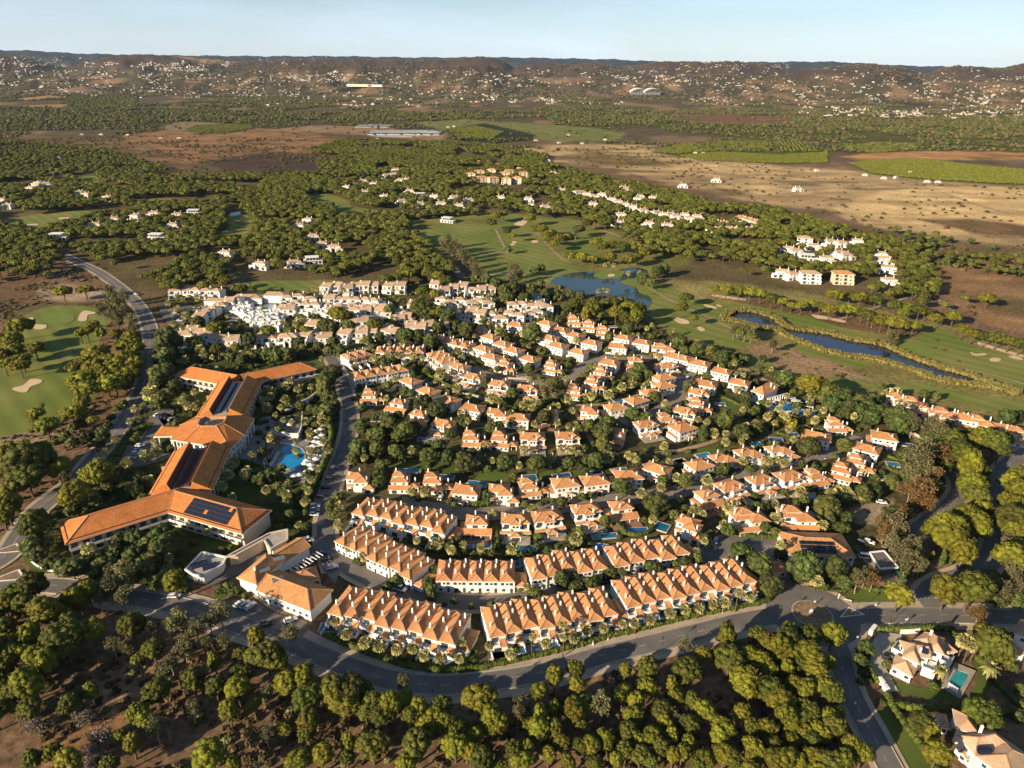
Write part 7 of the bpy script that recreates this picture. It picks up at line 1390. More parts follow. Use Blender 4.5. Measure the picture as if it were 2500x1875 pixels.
trees('right of the side road', 1660, 1250, 2.633, 'P:2130 40 90,2190 130 60,2170 220 50,2120 280 90,2180 320 80;E:2130 370 70,2160 430 70,2090 520 60,2180 480 60,2100 200 40,2120 150 40,2050 500 60;B:2000 430 60,2040 560 60,2160 560 50,2200 580 40')
trees('right of the side road', 1660, 700, 2.633, 'P:2180 1220 70,2140 1260 60,2190 1320 80,2100 1370 60,2170 1420 70,2190 1500 60,2140 1560 60;E:2150 1470 50,2120 1520 40,2190 1180 40')
trees('in the belt behind right villas', 1660, 700, 2.633, 'P:840 630 75,900 640 60;B:930 680 75,990 690 70,1040 720 70,1100 720 60,1090 790 70,1160 740 60,1200 770 60,1240 740 50,1150 810 60,1260 810 60,1310 800 60,1350 830 60,980 760 60,1400 840 60,1460 850 60,1420 890 60,1230 840 50;E:1640 900 70,1590 920 50,1680 930 50,1500 880 50,1420 790 60;P:1800 1060 90,1870 1140 90,1760 1000 70,1930 1180 60,1950 970 70,2030 1000 80,2060 1050 60,2090 980 50,1900 1000 60,1870 1090 60;R:2010 930 45;B:1700 960 60,1780 950 60,1850 950 50,1740 890 40,1660 1000 60,1600 960 50,1720 1050 50,1860 1200 50;F:1340 690 45,1390 680 40,1810 840 35,2150 930 35')
W4 = 'on the left golf course'
trees(W4, 0, 700, K, 'U:130 255 80,70 335 60,60 360 65,35 385 50,100 410 60,225 400 60,20 440 50,140 470 60,30 500 50,130 510 60,15 340 60,560 285 50,520 300 40,600 245 40,650 300 45,670 400 40,620 430 80,690 480 70,740 500 80,800 460 70,850 330 60,830 370 70,880 400 60,520 610 80,560 660 90,560 580 60,640 560 80,600 520 80,700 560 80,760 550 80,830 560 80,870 500 70,700 640 80,740 620 80,800 590 70,540 490 60,530 740 60,460 820 70,520 810 50,300 900 80,230 820 50,410 30 55,550 20 50,745 300 45,210 860 30,160 1010 35,600 860 35,860 440 50,790 520 50,680 590 70,480 520 50;'
 'P:60 1100 100,160 1140 110,60 1180 70,180 1230 90,290 1120 70,260 1060 70,380 1190 60,400 1150 50,100 1290 70,40 1420 90,20 1480 60;E:720 40 50,730 100 60,780 130 60,820 170 60,840 220 60,660 150 35,760 200 40,270 770 25,800 60 40,860 280 40,700 180 40,300 1080 50,420 1250 50;B:470 1010 40,560 980 50,660 960 50,700 900 30,520 880 40,800 760 30,640 1010 40,420 960 40;S:720 850 25,760 790 25,470 910 30,350 1010 25')
W5 = 'in the gardens left of the hotel'
trees(W5, 0, 700, K, 'P:480 1350 90,640 1210 85,560 1230 60,220 1530 90,260 1510 60,180 1570 50;B:1040 570 90,1080 540 60,1090 350 90,1060 390 70,1040 480 60,1080 440 60,1030 620 60,1050 740 60,1010 760 40,1080 700 50,1130 640 50,720 1250 60,760 1200 40,700 1300 40,870 1330 50,620 1390 45,930 1380 50,460 1450 40,900 1240 50;F:970 690 60,1060 500 45,820 1140 40,940 1090 40,1010 1060 40,750 1250 35,850 1300 40,960 1260 45,630 1380 35,700 1290 30;T:680 1070 30,750 990 30,870 790 28,840 870 25,1180 740 30,1220 770 30,1190 710 25,900 850 25,1260 680 25,930 770 22,1280 750 20,1000 1000 22;S:1000 640 40,990 700 40,890 960 30,930 920 30,860 1000 30,1110 1050 30,1140 880 35,1180 860 30,740 1090 18')
W6 = 'in the gardens right of the hotel'
trees(W6, 0, 700, K, 'B:2110 600 70,2100 660 60,2150 560 60,2130 720 55,2170 780 50,2120 800 50,1760 620 40,1700 640 30,1950 770 40,1750 1220 50,1700 1240 45,1660 1250 35,1840 1330 45,1990 1310 40,1860 1400 40,2150 1420 50,2160 1480 45,2190 1370 40;F:1760 680 35,1750 710 30,1850 730 35,1730 780 35,1850 650 35,1880 610 30,1930 660 30,1580 1210 32,1590 1230 25,2010 940 30,2080 840 30,2100 880 30,1520 1130 35,1480 1220 40,1440 1290 35,1860 1350 35,1850 1310 35,1980 1390 35,2060 1060 30,1920 1000 22,2100 1000 30,2130 1060 30,2060 1180 28,2020 1250 28,2000 1320 28,1980 870 28;S:1700 580 30,1660 750 30,1620 700 30,1800 1290 30,1850 1500 30,1960 1400 30,1900 780 35,1960 730 40,1840 800 35,2090 760 30;Q:1500 1150 35,1600 1180 35,1440 1220 35,1700 730 30,1990 560 25')
W7 = 'in front of the hotel'
trees(W7, 0, 1250, K, 'P:1130 450 78;B:940 370 80,660 340 60,780 180 60,880 180 70,1040 150 90,1060 230 90,1110 180 70,750 260 60,870 290 70,1000 300 70,250 270 60,200 220 70,330 330 60,400 360 60,470 370 70,1010 460 50,550 330 60,620 400 40,840 340 60,930 300 60,720 330 50,1080 380 50,240 180 50,300 200 50,360 300 40,960 220 60,700 400 50;E:800 400 90,730 380 60;T:570 240 45;F:780 130 40,1340 130 25,240 130 40,350 150 40,1060 400 30;S:1440 250 30,1500 240 30,1380 270 30,1470 490 40,1430 510 30,1530 510 35,1590 540 25,1250 200 30,980 110 30;P:210 80 60,280 60 45;Y:1080 340 30')
W8 = 'behind the avenue hedge'
trees(W8, 800, 1380, K5, 'F:245 890 80,475 995 85,665 1040 90,890 1080 85,1090 1070 75,1240 1160 80,1450 1190 80,1690 1200 70,1735 985 65;T:95 720 62,2075 1035 55;S:370 800 35,335 975 40,535 870 35,1030 1220 80,1310 1300 50,1220 1270 35,1770 1280 40,1880 1210 45,1120 990 40,1900 1100 40')
trees(W8, 1180, 1330, 3.072, 'T:45 750 36,370 690 32,600 600 36,600 690 33,1915 360 35;F:470 740 42,685 695 44,780 640 46,905 620 42,1050 595 38,1140 590 42,1255 560 46,1405 510 46,1515 485 44,1620 470 44,1725 445 44,1815 430 44,2005 385 42,205 815 45,2120 320 30;S:240 780 30,2080 400 25;B:2070 150 90,2130 260 70,2020 110 50,2160 300 50')
W9 = 'along the terrace street'
trees(W9, 830, 1250, K, 'B:1440 430 60,1500 420 45,1270 540 55,1530 490 45,1620 460 50,1660 440 40,1750 385 45,2050 375 50,1870 410 30,2180 350 35,2000 340 30,610 370 40,575 460 45,590 540 40,370 440 40,300 490 35,980 600 28,1140 580 40,740 580 30,850 610 25,590 490 35;S:120 310 30,150 330 30,70 230 30,190 310 25,340 450 30,1220 500 25,1170 490 30,760 500 25,680 600 18,1300 480 20;F:60 230 30,150 280 28,1795 360 28,1210 480 25;E:1830 390 30')
GARD = 'in the villa gardens'
for (ox, oy, s) in ((820, 760, 'B:510 165 110,1220 420 100,1300 430 70,900 300 110,1050 310 80,1670 240 90,420 380 70,560 340 80,660 950 70,1120 1190 130,1290 1270 110,900 1530 140,700 1480 120,560 1570 110,340 1480 100,1000 1480 90,820 1600 110,1650 1410 90,2010 1500 100,1480 1570 90,330 1235 60,450 1590 80,890 1030 70,960 1050 60,660 1380 100,800 1340 80,2130 1160 70,2090 740 50,1930 920 70,2200 600 50,470 460 50,990 810 50;F:500 590 60,680 560 60,800 560 50,920 540 50,1000 580 60,1340 800 80,1560 990 80,1700 480 50,1620 590 55,2030 1120 70,960 1480 50,770 870 50,250 720 50,2110 250 80,1560 510 60,1300 110 40,130 120 50,760 120 60,860 400 50;T:1330 790 50,500 600 40;S:600 640 60,720 640 60,1090 680 60,1180 790 70,1750 680 50,1880 640 60,1450 1250 60,860 1300 50,300 960 40,240 1130 40,1900 1350 60,2100 1460 60,1330 690 50,560 650 50'),
   (1240, 760, 'B:330 250 110,1690 760 110,1640 840 90,1800 830 80,1770 1370 90,1890 1100 90,620 950 100,1300 700 50,280 730 80,480 1360 110,1230 1560 130,1290 1460 110,1180 1420 80,1400 1520 80,1600 1330 110,1300 330 70,1540 230 80,50 1340 80,50 1420 70,1270 500 40,1680 1290 60,2060 1270 60,60 1060 80,900 1470 60,1050 1480 90;E:480 1000 110;F:340 350 50,190 280 50,1080 1080 70,1300 1070 70,1470 970 70,1590 930 70,380 1180 60,200 1200 60,280 1170 60,880 370 50,1950 580 50,2020 1180 50,870 1470 60,640 1430 50,1210 30 40,780 1130 60,180 1530 60,1520 960 50;S:130 1190 60,600 1220 60,850 1000 40,990 820 50,1080 720 60,700 800 50,540 920 60,1000 1130 70,2110 660 50,450 520 60,210 450 60,800 620 50,1600 540 40,1870 560 50,60 560 50'),
   (1660, 760, 'B:110 970 80,590 1400 120,850 1110 80,840 1240 80,970 1270 70,860 830 60,1250 820 60,1350 870 70,720 660 60,390 510 80,600 590 70,500 600 50,60 500 70,150 430 60,1130 770 50,530 700 50,800 1560 110,980 1510 90,300 1560 90,780 600 50,850 620 50,1000 740 60,550 950 40;P:830 220 70,780 260 60,900 260 60,940 320 50;E:1190 420 60,740 220 50,1020 720 60;F:740 1000 50,1140 1190 50,1330 1330 55,1480 1290 50,1640 1300 50,1270 1250 50,850 1480 60,590 1570 50,440 1560 70,1740 1400 60,1380 1080 40,1130 1350 60,970 1430 50,1850 1270 50,1670 1290 40,1310 1180 40;Y:1210 1465 50,1420 1440 75;S:1540 1390 50,1280 1400 60,1690 1430 50,1560 1530 60,1180 1330 60,1900 1250 70,1830 1330 60,480 1430 60,360 830 60,70 790 30'),
   (820, 1075, 'B:290 120 130,350 80 100,520 120 120,760 130 100,230 240 80,1190 190 110,1330 80 90,1660 310 130,1620 220 90,2170 280 110,560 440 100,560 520 90,590 330 90,1440 220 90,1930 260 70,1750 150 80,1960 370 60,1930 700 80,1950 800 60,1480 780 60,1530 830 50,1460 1380 80,1400 1340 60,1890 1440 50,850 230 50,1560 1300 60,2000 1440 60;F:840 110 55,970 120 60,1700 220 60,2010 260 50,1680 600 60,1150 650 80,970 650 60,1310 1330 90,2010 940 60,100 680 50,40 850 80,40 1080 80,180 1370 70,370 1510 60,20 950 60;C:1890 130 20;S:1130 170 60,490 1030 50,960 1290 40,1120 1350 40,1380 1500 50,1690 1440 50,1770 1440 50,1640 1420 40,1560 1140 50,1570 1220 50,2090 1270 50,2080 1360 50,1800 800 60,1880 810 50,1060 760 40,130 1340 40,80 1330 40,300 1540 60,1290 1610 70,1200 1420 30,1140 1290 40'),
   (1240, 1075, 'B:370 290 130,1130 270 110,790 290 100,1460 580 120,1900 800 150,1990 830 100,2000 520 80,1230 60 110,1000 400 60,940 340 50,700 780 70,1980 470 60,950 720 60,1050 700 50,500 320 70,370 1360 50,160 1460 50,270 1420 40,1300 230 60,1830 1620 80,2170 1600 70,1500 680 50;F:70 260 55,560 220 70,210 110 60,920 180 60,1290 220 80,1550 190 60,1620 220 70,1720 680 80,310 880 70,1970 600 70,880 1260 90,60 1390 90,820 130 60,1860 1010 60,690 100 60,2010 70 60,2170 480 70,1660 240 50;S:180 750 40,420 820 40,490 810 30,220 820 60,580 780 40,780 830 40,660 860 40,1080 660 40,1150 690 40,1000 740 50,400 1240 60,1050 1330 50,530 1480 60,640 1400 60,1440 1250 40,1480 1120 40,1180 680 40,2150 880 40'),
   (1660, 1075, 'B:560 370 90,1870 870 110,1660 80 140,2120 60 100,620 1150 90,80 510 110,1780 1020 60,1940 1040 80,1010 850 80,1090 830 70,330 1270 80,70 870 60,2100 1130 90,2150 1000 90,2040 1100 60,1100 1120 80,1240 1180 80,1600 760 70,1900 800 70,2000 770 70,840 820 60,400 1200 60,60 1570 90,230 1530 80;F:810 270 70,1140 260 70,1340 290 60,350 510 80,1250 250 50,640 850 100,200 890 80,1580 680 60,1930 680 60,2050 650 60,1230 1000 80,1840 1080 70,560 1080 60,210 1420 50,320 1290 50,2150 640 60,300 940 50,1300 1330 60;T:590 20 60,790 10 40;S:700 740 60,960 720 60,1350 670 60,1200 830 50,1480 1170 60,1560 1240 50,1340 1190 60,1820 1240 60,660 400 60,900 370 60,440 430 50,1500 790 50,1680 620 60,100 960 60,1140 1030 60,1720 800 50')):
    trees(GARD, ox, oy, K5, s)
W10 = 'by the dark stream'
trees(W10, 1660, 700, 2.633, 'U:590 80 45,660 95 40,720 120 35,780 120 45,850 110 40,900 120 40,965 145 50,1080 145 60,1170 170 40,1220 190 50,1300 220 60,1350 230 60,1420 240 60,1500 250 50,1650 205 45,1760 190 50,1380 120 50,1460 130 40,1540 150 50,1580 160 40,1000 50 60,1090 60 40,1160 70 60,1260 80 60,300 20 50,380 25 50,450 35 50,520 45 50,230 15 40,1820 270 50,1880 300 50,1960 320 50,2040 330 60,2120 350 50,2190 370 50,1980 75 50,1560 90 40,1440 170 40,40 70 40,90 200 30,1700 110 25,1840 70 25;P:10 130 40;E:380 260 35,420 280 40,460 300 30,350 280 30,600 360 30,1360 310 32,1350 340 25,1370 300 25;B:0 360 60,110 400 50,200 410 40,270 450 50,360 490 35,320 450 40,240 440 30,680 590 50,620 570 40,740 600 40,530 460 30,550 540 30,1570 690 35,2100 840 60,1650 700 30,2160 830 40,1290 640 30;R:1240 215 25')
trees(W10, 1660, 700, 2.633, 'S:700 150 18,330 290 9,350 320 9,380 340 9,420 350 9,520 340 10,680 430 9,660 435 9,620 400 9,870 530 9,790 450 9,1000 570 12,1030 580 12,1050 565 12,990 530 9,1030 510 9,1180 570 9,1650 345 9,1640 390 9,1790 480 9,1700 405 9')
W11 = 'left of the lake'
trees(W11, 830, 300, K, 'U:975 645 45,1080 700 30,1120 730 25,1360 720 45,1420 750 45,1470 740 45,1390 780 40,1340 750 40,1310 690 40,1270 690 35,1500 860 45,1570 870 40,1640 880 40,1750 870 45,1700 800 45,1660 770 45,1760 790 50,1830 800 45,1920 800 45,1650 620 45,1720 640 50,1600 650 40,1550 690 40,1230 620 40,1010 600 40,1060 590 35,1980 840 45,1870 880 45,1930 870 40;E:680 780 45,720 810 45,760 830 45,790 850 45,820 890 40,860 920 40,700 760 35,880 950 40,740 790 40,1130 940 45,1110 990 35,1160 980 30,1530 700 35;T:1715 920 14,1740 915 16,1775 920 16,1870 975 18,1940 970 18,1675 1090 16,1705 1085 16,1735 1085 18;B:1300 940 35,1260 960 30,1090 820 25,1300 1050 40,1230 1080 50,1130 1080 60,1070 1100 50,1010 1050 45,950 1010 40,880 1010 35,1960 1010 40,2010 1040 35,1560 1120 40,1500 1110 35,1420 1080 35,2100 950 45,2060 960 45;P:1640 1210 60,1600 1240 45,1520 1170 45,1790 1230 50,1880 1200 50,1920 1260 45,1850 1260 45,1720 1180 45,1680 1240 40,1940 1200 45;S:1560 1180 35,1640 1160 35,1780 1170 35,1830 1150 35,1460 1200 35,1400 1130 40')
W12 = 'around the upper white village'
trees(W12, 830, 300, K, 'U:530 1200 80,620 1220 60,225 1305 55,540 1090 45,615 1110 45,300 1010 50,360 1000 50,440 980 50,580 970 50,640 990 50,690 1020 45;C:945 1270 12,915 1100 8,968 1110 8;B:320 1220 40,400 1370 50,490 1380 40,170 1410 35,590 1410 60,50 1330 50,600 1000 40,1250 1370 60,820 1340 60,750 1320 40,1060 1370 40,1200 1140 50,1060 1090 40,1100 1130 40,1020 1040 40,1330 1110 40,1480 1190 50,700 1250 60,560 1280 50,640 1330 50;F:350 1300 40,690 1180 25,780 1210 25,895 1190 25,860 1160 25,1240 1170 25,600 1290 30,700 1290 30,960 1130 20')
trees(W12, 400, 680, 2.54, 'U:325 300 55,645 325 50,780 320 45,875 315 40,1000 280 50,1080 220 70,1120 230 50,335 435 50,445 430 40,190 385 45,245 40 40,50 40 60,380 20 40,480 60 40;B:530 380 50,840 395 35,1050 400 45,1090 450 40,945 250 35,50 390 60,1000 320 40,210 270 40,540 480 40,640 470 40,700 480 45,770 470 50,590 470 40,480 500 40,420 490 40,510 450 40,860 450 30,1020 450 40,960 430 35;F:90 190 30,130 230 25,60 280 25,195 290 35,420 300 25,630 185 20,745 275 25,820 280 30,840 240 25,225 440 35,245 470 30,130 500 30,1125 270 30,740 160 20,30 150 25,215 195 22,110 130 18,115 300 22,210 130 18;C:1040 320 20,65 440 14;S:470 310 25,160 220 30,400 320 25,1150 300 25')
W13 = 'around the corner villa pool'
trees(W13, 2080, 1490, 2.474, 'P:850 210 100,800 130 60,900 170 60,910 260 60;T:680 180 50,715 200 48,760 190 45;Q:540 360 50;Q:840 340 60;P:430 680 75,470 730 60,520 860 80,790 620 85,850 670 60;B:80 220 45,50 300 40,100 250 40,250 210 22,210 330 30,620 150 25,1020 480 40;C:610 740 14,710 900 14;S:70 380 30,50 430 25,100 430 20,490 460 30,190 560 20,230 555 15,170 540 15,540 440 12,1000 640 40,960 340 35')
zones_random = [   # zone, kinds, outline, spacing m, radius range, thin-out, along which they are too many to list
 ('in the umbrella pine woods', 'UUUUP', pts('-60,440 120,420 420,440 600,430 760,450 830,470 960,520 1000,560 1040,600 1130,680 1000,690 760,690 560,700 400,705 330,690 250,660 150,600 60,640 -60,660'), 8.0, (2.9, 5.4)),
 ('in the umbrella pine woods', 'UUUUB', pts('-60,340 250,370 420,420 300,440 -60,450'), 11, (2.9, 5.2)),
 ('in the pines behind the lake golf', 'UUUUB', pts('560,440 720,430 900,420 960,350 1150,380 1300,395 1480,440 1660,480 1700,500 1720,580 1600,640 1480,560 1250,520 1000,540 830,490'), 8.6, (2.9, 5.4)),
 ('in the pines behind the lake golf', 'UUU', pts('760,370 830,345 1000,350 1180,355 1340,385 1300,410 1100,400 900,420 780,420'), 8.6, (2.9, 5.2)),
 ('in the pines above the dark stream', 'UUUUP', pts('1480,440 1660,480 1740,500 1900,520 2000,550 2150,590 2240,620 2290,690 2280,740 2180,740 2050,700 1900,690 1750,670 1620,620 1580,600 1600,540'), 9, (3, 5.4)),
 ('in the thin pine belt on the right', 'UUB', pts('2000,560 2200,570 2380,600 2560,640 2560,700 2380,670 2230,620'), 13, (2.6, 4.6)),
 ('left of the north-west avenue', 'UUP', pts('-40,640 120,590 170,620 130,690 40,700 -40,700'), 12, (4, 6)),
]
CLEAR = []
for o in list(col.objects):
    if o.name.split('.')[0] in ('fairway', 'putting_green', 'sand_bunker', 'lake_water', 'stream_water', 'pond_water', 'lawn', 'car_park', 'plaza', 'forecourt', 'yard', 'roundabout_road'):
        v = np.empty(len(o.data.vertices) * 3); o.data.vertices.foreach_get('co', v); v = v.reshape(-1, 3); x, y = project(v[:, 0], v[:, 1], v[:, 2] * 0)
        CLEAR.append((list(zip(x, y)), 'lawn' in o.name))
def in_clear(px, py, lawns=False):
    bad = np.zeros(len(px), bool)
    for poly, islawn in CLEAR:
        if islawn and not lawns: continue
        xs = [p[0] for p in poly]; ys = [p[1] for p in poly]; s = (px > min(xs)) & (px < max(xs)) & (py > min(ys)) & (py < max(ys))
        if s.any(): i = np.where(s)[0]; bad[i] |= poly_dist(px[i], py[i], poly) > 0
    return bad
def fill(poly, spacing, seed, jitter=.48):
    w = np.array([tuple(at(*p))[:2] for p in poly]); x0, y0 = w.min(0); x1, y1 = w.max(0); r = np.random.default_rng(seed)
    X, Y = np.meshgrid(np.arange(x0, x1, spacing), np.arange(y0, y1, spacing)); X = X.ravel(); Y = Y.ravel(); X = X + r.uniform(-jitter, jitter, len(X)) * spacing; Y = Y + r.uniform(-jitter, jitter, len(Y)) * spacing
    px, py = project(X, Y, np.zeros_like(X)); k = poly_dist(px, py, poly) > 0; X, Y, px, py = X[k], Y[k], px[k], py[k]
    k = ~in_clear(px, py); return X[k], Y[k], px[k], py[k], r
for zi, (zone, kinds, poly, sp, (ra, rb)) in enumerate(zones_random):
    X, Y, px, py, r = fill(poly, sp, 400 + zi)
    gap = vnoise(X / 45, Y / 45, 11)
    for x, y, g in zip(X, Y, gap):
        if g < .30 or not free(x, y, 2.0): continue
        kd = kinds[int(r.integers(len(kinds)))]; r_ = float(r.uniform(ra, rb))
        zc = {'U': r_ * .45 + 6.2, 'P': r_ * .95 + 2.6, 'B': r_ * .95 + 1.5}[kd]; TREES.append((kd, x, y, r_, zc, zone, None))
# garden greenery between the houses: small trees and shrubs wherever nothing stands yet
for poly, sp, kinds, seed, zone in ((pts('830,1000 860,820 1000,790 1340,750 1600,800 1950,920 2110,1010 2200,1180 2050,1220 1960,1320 1700,1310 1500,1330 1250,1380 1040,1370 860,1260 830,1100'), 5.8, 'SSSSSSFSSB', 900, GARD),
                              (pts('400,715 700,700 1000,690 1340,740 1330,790 1050,800 820,850 700,870 420,860 390,780'), 7.5, 'SSSFSB', 901, W12), (pts('330,1030 400,860 640,870 800,860 830,1000 800,1330 620,1330 560,1420 440,1460 160,1410 60,1350 140,1240'), 6.5, 'SSSBFSS', 902, 'in the hotel grounds')):
    X, Y, px, py, r = fill(poly, sp, seed); lw = in_clear(px, py, True)
    for x, y, q_ in zip(X, Y, lw):
        if q_ or not free(x, y, 1.2) or r.random() < .22: continue
        kd = kinds[int(r.integers(len(kinds)))]; r_ = float(r.uniform(1.1, 2.2) if kd == 'S' else r.uniform(1.8, 2.8) if kd == 'B' else r.uniform(1.8, 2.3))
        TREES.append((kd, x, y, r_, {'S': r_ * .5, 'B': r_ * .95 + 1.5, 'F': float(r.uniform(3.5, 7.5))}[kd], zone, None))
LIMIT = dict(P=295, U=295, B=295, E=290, F=295, T=100, D=50, C=60, S=295, Y=20, R=60, Q=40)
rest = {}
byk = {}
for t in TREES: byk.setdefault(t[0], []).append(t)
def app(t): return t[3] / max(depth_of((t[1], t[2], t[4])), 1)
CHOSEN = []
for kd, L in byk.items():
    vis = []
    for t in L:
        px, py = project(np.array([t[1]]), np.array([t[2]]), np.array([t[4]])); ins = -20 < px[0] < 2520 and -20 < py[0] < 1895
        vis.append((app(t) if ins or t[6] else -app(t), t))
    vis.sort(key=lambda a: (a[1][6] is None, -a[0]))
    for i, (a_, t) in enumerate(vis):
        if i < LIMIT[kd] and a_ > 0: CHOSEN.append(t)
        else: rest.setdefault(kd, []).append(t)
# every listed plant gets its own label: by the villa it stands beside, or by its place in its wood
bz = {}
for t in CHOSEN: bz.setdefault((t[5], t[0]), []).append(t)
SIDE_ = ('right of', 'behind', 'left of', 'in front of')
WORD = dict(P='round stone pine', U='flat-topped umbrella pine', B='dark green broadleaf tree', E='slender grey-green tree', F='bushy fan palm', T='tall palm', D='bare grey shrub', C='narrow cypress', S='low green shrub', Y='bright yellow shrub', R='brown-leaved tree', Q='arching feather palm')
for (zone, kd), L in bz.items():
    if zone == GARD:
        seen = {}
        for t in L:
            j = min(range(len(LM)), key=lambda q_: (LM[q_][0] - t[1]) ** 2 + (LM[q_][1] - t[2]) ** 2); dx, dy = t[1] - LM[j][0], t[2] - LM[j][1]
            side = SIDE_[int(((math.degrees(math.atan2(dy, dx)) + 45) % 360) // 90)]; seen.setdefault((side, LM[j][2]), []).append(t)
        for (side, nm), T_ in seen.items():
            T_.sort(key=lambda t: t[1])
            for i, t in enumerate(T_):
                lab = t[6] or '%s%s %s %s' % ('' if len(T_) == 1 else ordinal(i) + ' ', WORD[kd], side, nm); build_tree(*t[:6], lab)
    else:
        P_ = [project(np.array([t[1]]), np.array([t[2]]), np.array([t[4]])) for t in L]; nb = 1 if len(L) < 14 else 3 if len(L) < 60 else 5
        o_ = sorted(range(len(L)), key=lambda i: float(P_[i][1][0])); names = {1: [''], 3: [' upper part', ' middle part', ' lower part'], 5: [' top strip', ' second strip', ' middle strip', ' fourth strip', ' bottom strip']}[nb]
        for bi in range(nb):
            I = sorted(o_[len(L) * bi // nb:len(L) * (bi + 1) // nb], key=lambda i: float(P_[i][0][0]))
            for k_, i in enumerate(I):
                t = L[i]; lab = t[6] or ('%s %s' % (WORD[kd], zone) if len(L) == 1 else '%s %s,%s, %s from left' % (WORD[kd], zone, names[bi], ordinal(k_)) if nb > 1 else '%s %s, %s from left' % (WORD[kd], zone, ordinal(k_))); build_tree(*t[:6], lab)
# ------------------------------------------------------------------ what nobody could count: far woods, scrub, reeds, far town
def scatter(name, P, rot, scl, idx, protos):
    """one object: a cloud of points that its node tree dresses with the given shapes"""
    me = bpy.data.meshes.new(name); me.vertices.add(len(P)); me.vertices.foreach_set('co', np.asarray(P, np.float32).ravel())
    for nm, ty, arr, fld in (('rot', 'FLOAT', rot, 'value'), ('scl', 'FLOAT_VECTOR', scl, 'vector'), ('idx', 'INT', idx, 'value')):
        a = me.attributes.new(nm, ty, 'POINT'); a.data.foreach_set(fld, np.asarray(arr, np.int32 if ty == 'INT' else np.float32).ravel())
    o = tag(obj(name, me), kind='stuff'); ng = bpy.data.node_groups.new(name, 'GeometryNodeTree')
    ng.interface.new_socket('Geometry', in_out='INPUT', socket_type='NodeSocketGeometry'); ng.interface.new_socket('Geometry', in_out='OUTPUT', socket_type='NodeSocketGeometry')
    n, l = ng.nodes, ng.links; gi, go_ = n.new('NodeGroupInput'), n.new('NodeGroupOutput'); ip = n.new('GeometryNodeInstanceOnPoints'); g2 = n.new('GeometryNodeGeometryToInstance')
    for p in reversed(protos):
        src = bpy.data.objects.new(name + '_shape', p); oi = n.new('GeometryNodeObjectInfo'); oi.inputs['Object'].default_value = src; l.new(oi.outputs['Geometry'], g2.inputs[0])
    def attr(nm, ty):
        a = n.new('GeometryNodeInputNamedAttribute'); a.data_type = ty; a.inputs['Name'].default_value = nm; return a.outputs['Attribute']
    cx_ = n.new('ShaderNodeCombineXYZ'); l.new(attr('rot', 'FLOAT'), cx_.inputs[2]); er = n.new('FunctionNodeEulerToRotation'); l.new(cx_.outputs[0], er.inputs[0])
    ip.inputs['Pick Instance'].default_value = True
    l.new(gi.outputs[0], ip.inputs['Points']); l.new(g2.outputs[0], ip.inputs['Instance']); l.new(attr('idx', 'INT'), ip.inputs['Instance Index']); l.new(er.outputs[0], ip.inputs['Rotation']); l.new(attr('scl', 'FLOAT_VECTOR'), ip.inputs['Scale']); l.new(ip.outputs[0], go_.inputs[0])
    md = o.modifiers.new('scatter', 'NODES'); md.node_group = ng; return o
def low(seed, m_, flat, nl=14, nt=200, zlow=-.3, trunk_h=1.1, zoff=0.0):
    me = crown('low_tree', seed, m_, nl, (.24, .40), flat, zlow, 1, nt, .16, .2); me.materials.append(M['bark']); return me
LOWP = [low(200 + i, 'umb' if i != 2 else 'pinedk', .52, 22, 260) for i in range(4)]; LOWB = [low(210 + i, 'leaf', .9, 14, 200, -.5) for i in range(3)]; LOWS = [SHRUB[0], SHRUB[1], SHRUB[2]]
SCR = [crown('scrub', 220 + i, 'scrub', 8, (.4, .6), .6, -.1, 1, 90, .3, .25, core=False) for i in range(3)]
for nm, kd, pr in (('pine_wood', 'UP', LOWP), ('broadleaf_thicket', 'BERYC', LOWB), ('garden_shrubbery', 'SD', LOWS), ('palm_grove', 'FTQ', FANP)):
    L = [t for k_ in kd for t in rest.get(k_, [])]
    if not L: continue
    r = np.random.default_rng(5); n_ = len(L); P = [(t[1], t[2], t[4]) for t in L]; s = np.array([t[3] for t in L])[:, None] * r.uniform(.9, 1.12, (n_, 3))
    scatter(nm, P, r.uniform(0, 6.28, n_), s, r.integers(0, len(pr), n_), pr)
SCR2 = crown('scrub', 229, 'olive', 8, (.4, .6), .6, -.1, 1, 90, .3, .25, core=False)
# understorey in the scrub woods
P, S_ = [], []
r = np.random.default_rng(77)
for poly, sp in ((pts('-40,1480 300,1470 560,1540 800,1640 950,1700 1200,1690 1500,1610 1800,1545 2010,1560 2030,1660 2080,1780 2140,1880 1300,1890 -40,1890'), 3.3), (pts('-40,700 250,640 320,750 330,950 240,1080 60,1260 -40,1330'), 4.5), (pts('2150,1230 2300,1150 2420,1160 2420,1290 2250,1420 2130,1420'), 4), (pts('2440,1200 2540,1150 2540,1480 2320,1440 2420,1380'), 4)):
    X, Y, px, py, r2 = fill(poly, sp, 31); g = vnoise(X / 14, Y / 14, 21)
    for x, y, q_ in zip(X, Y, g):
        if q_ > .45 and free(x, y, .8): P.append((x, y, .25)); S_.append(r.uniform(.4, 1.2) * (0.6 + q_))
P = np.array(P); S_ = np.array(S_)[:, None] * r.uniform(.8, 1.2, (len(P), 3)); scatter('dry_undergrowth', P, r.uniform(0, 6.28, len(P)), S_, r.choice([0, 1, 2, 0, 1, 2, 3], len(P)), SCR + [SCR2])
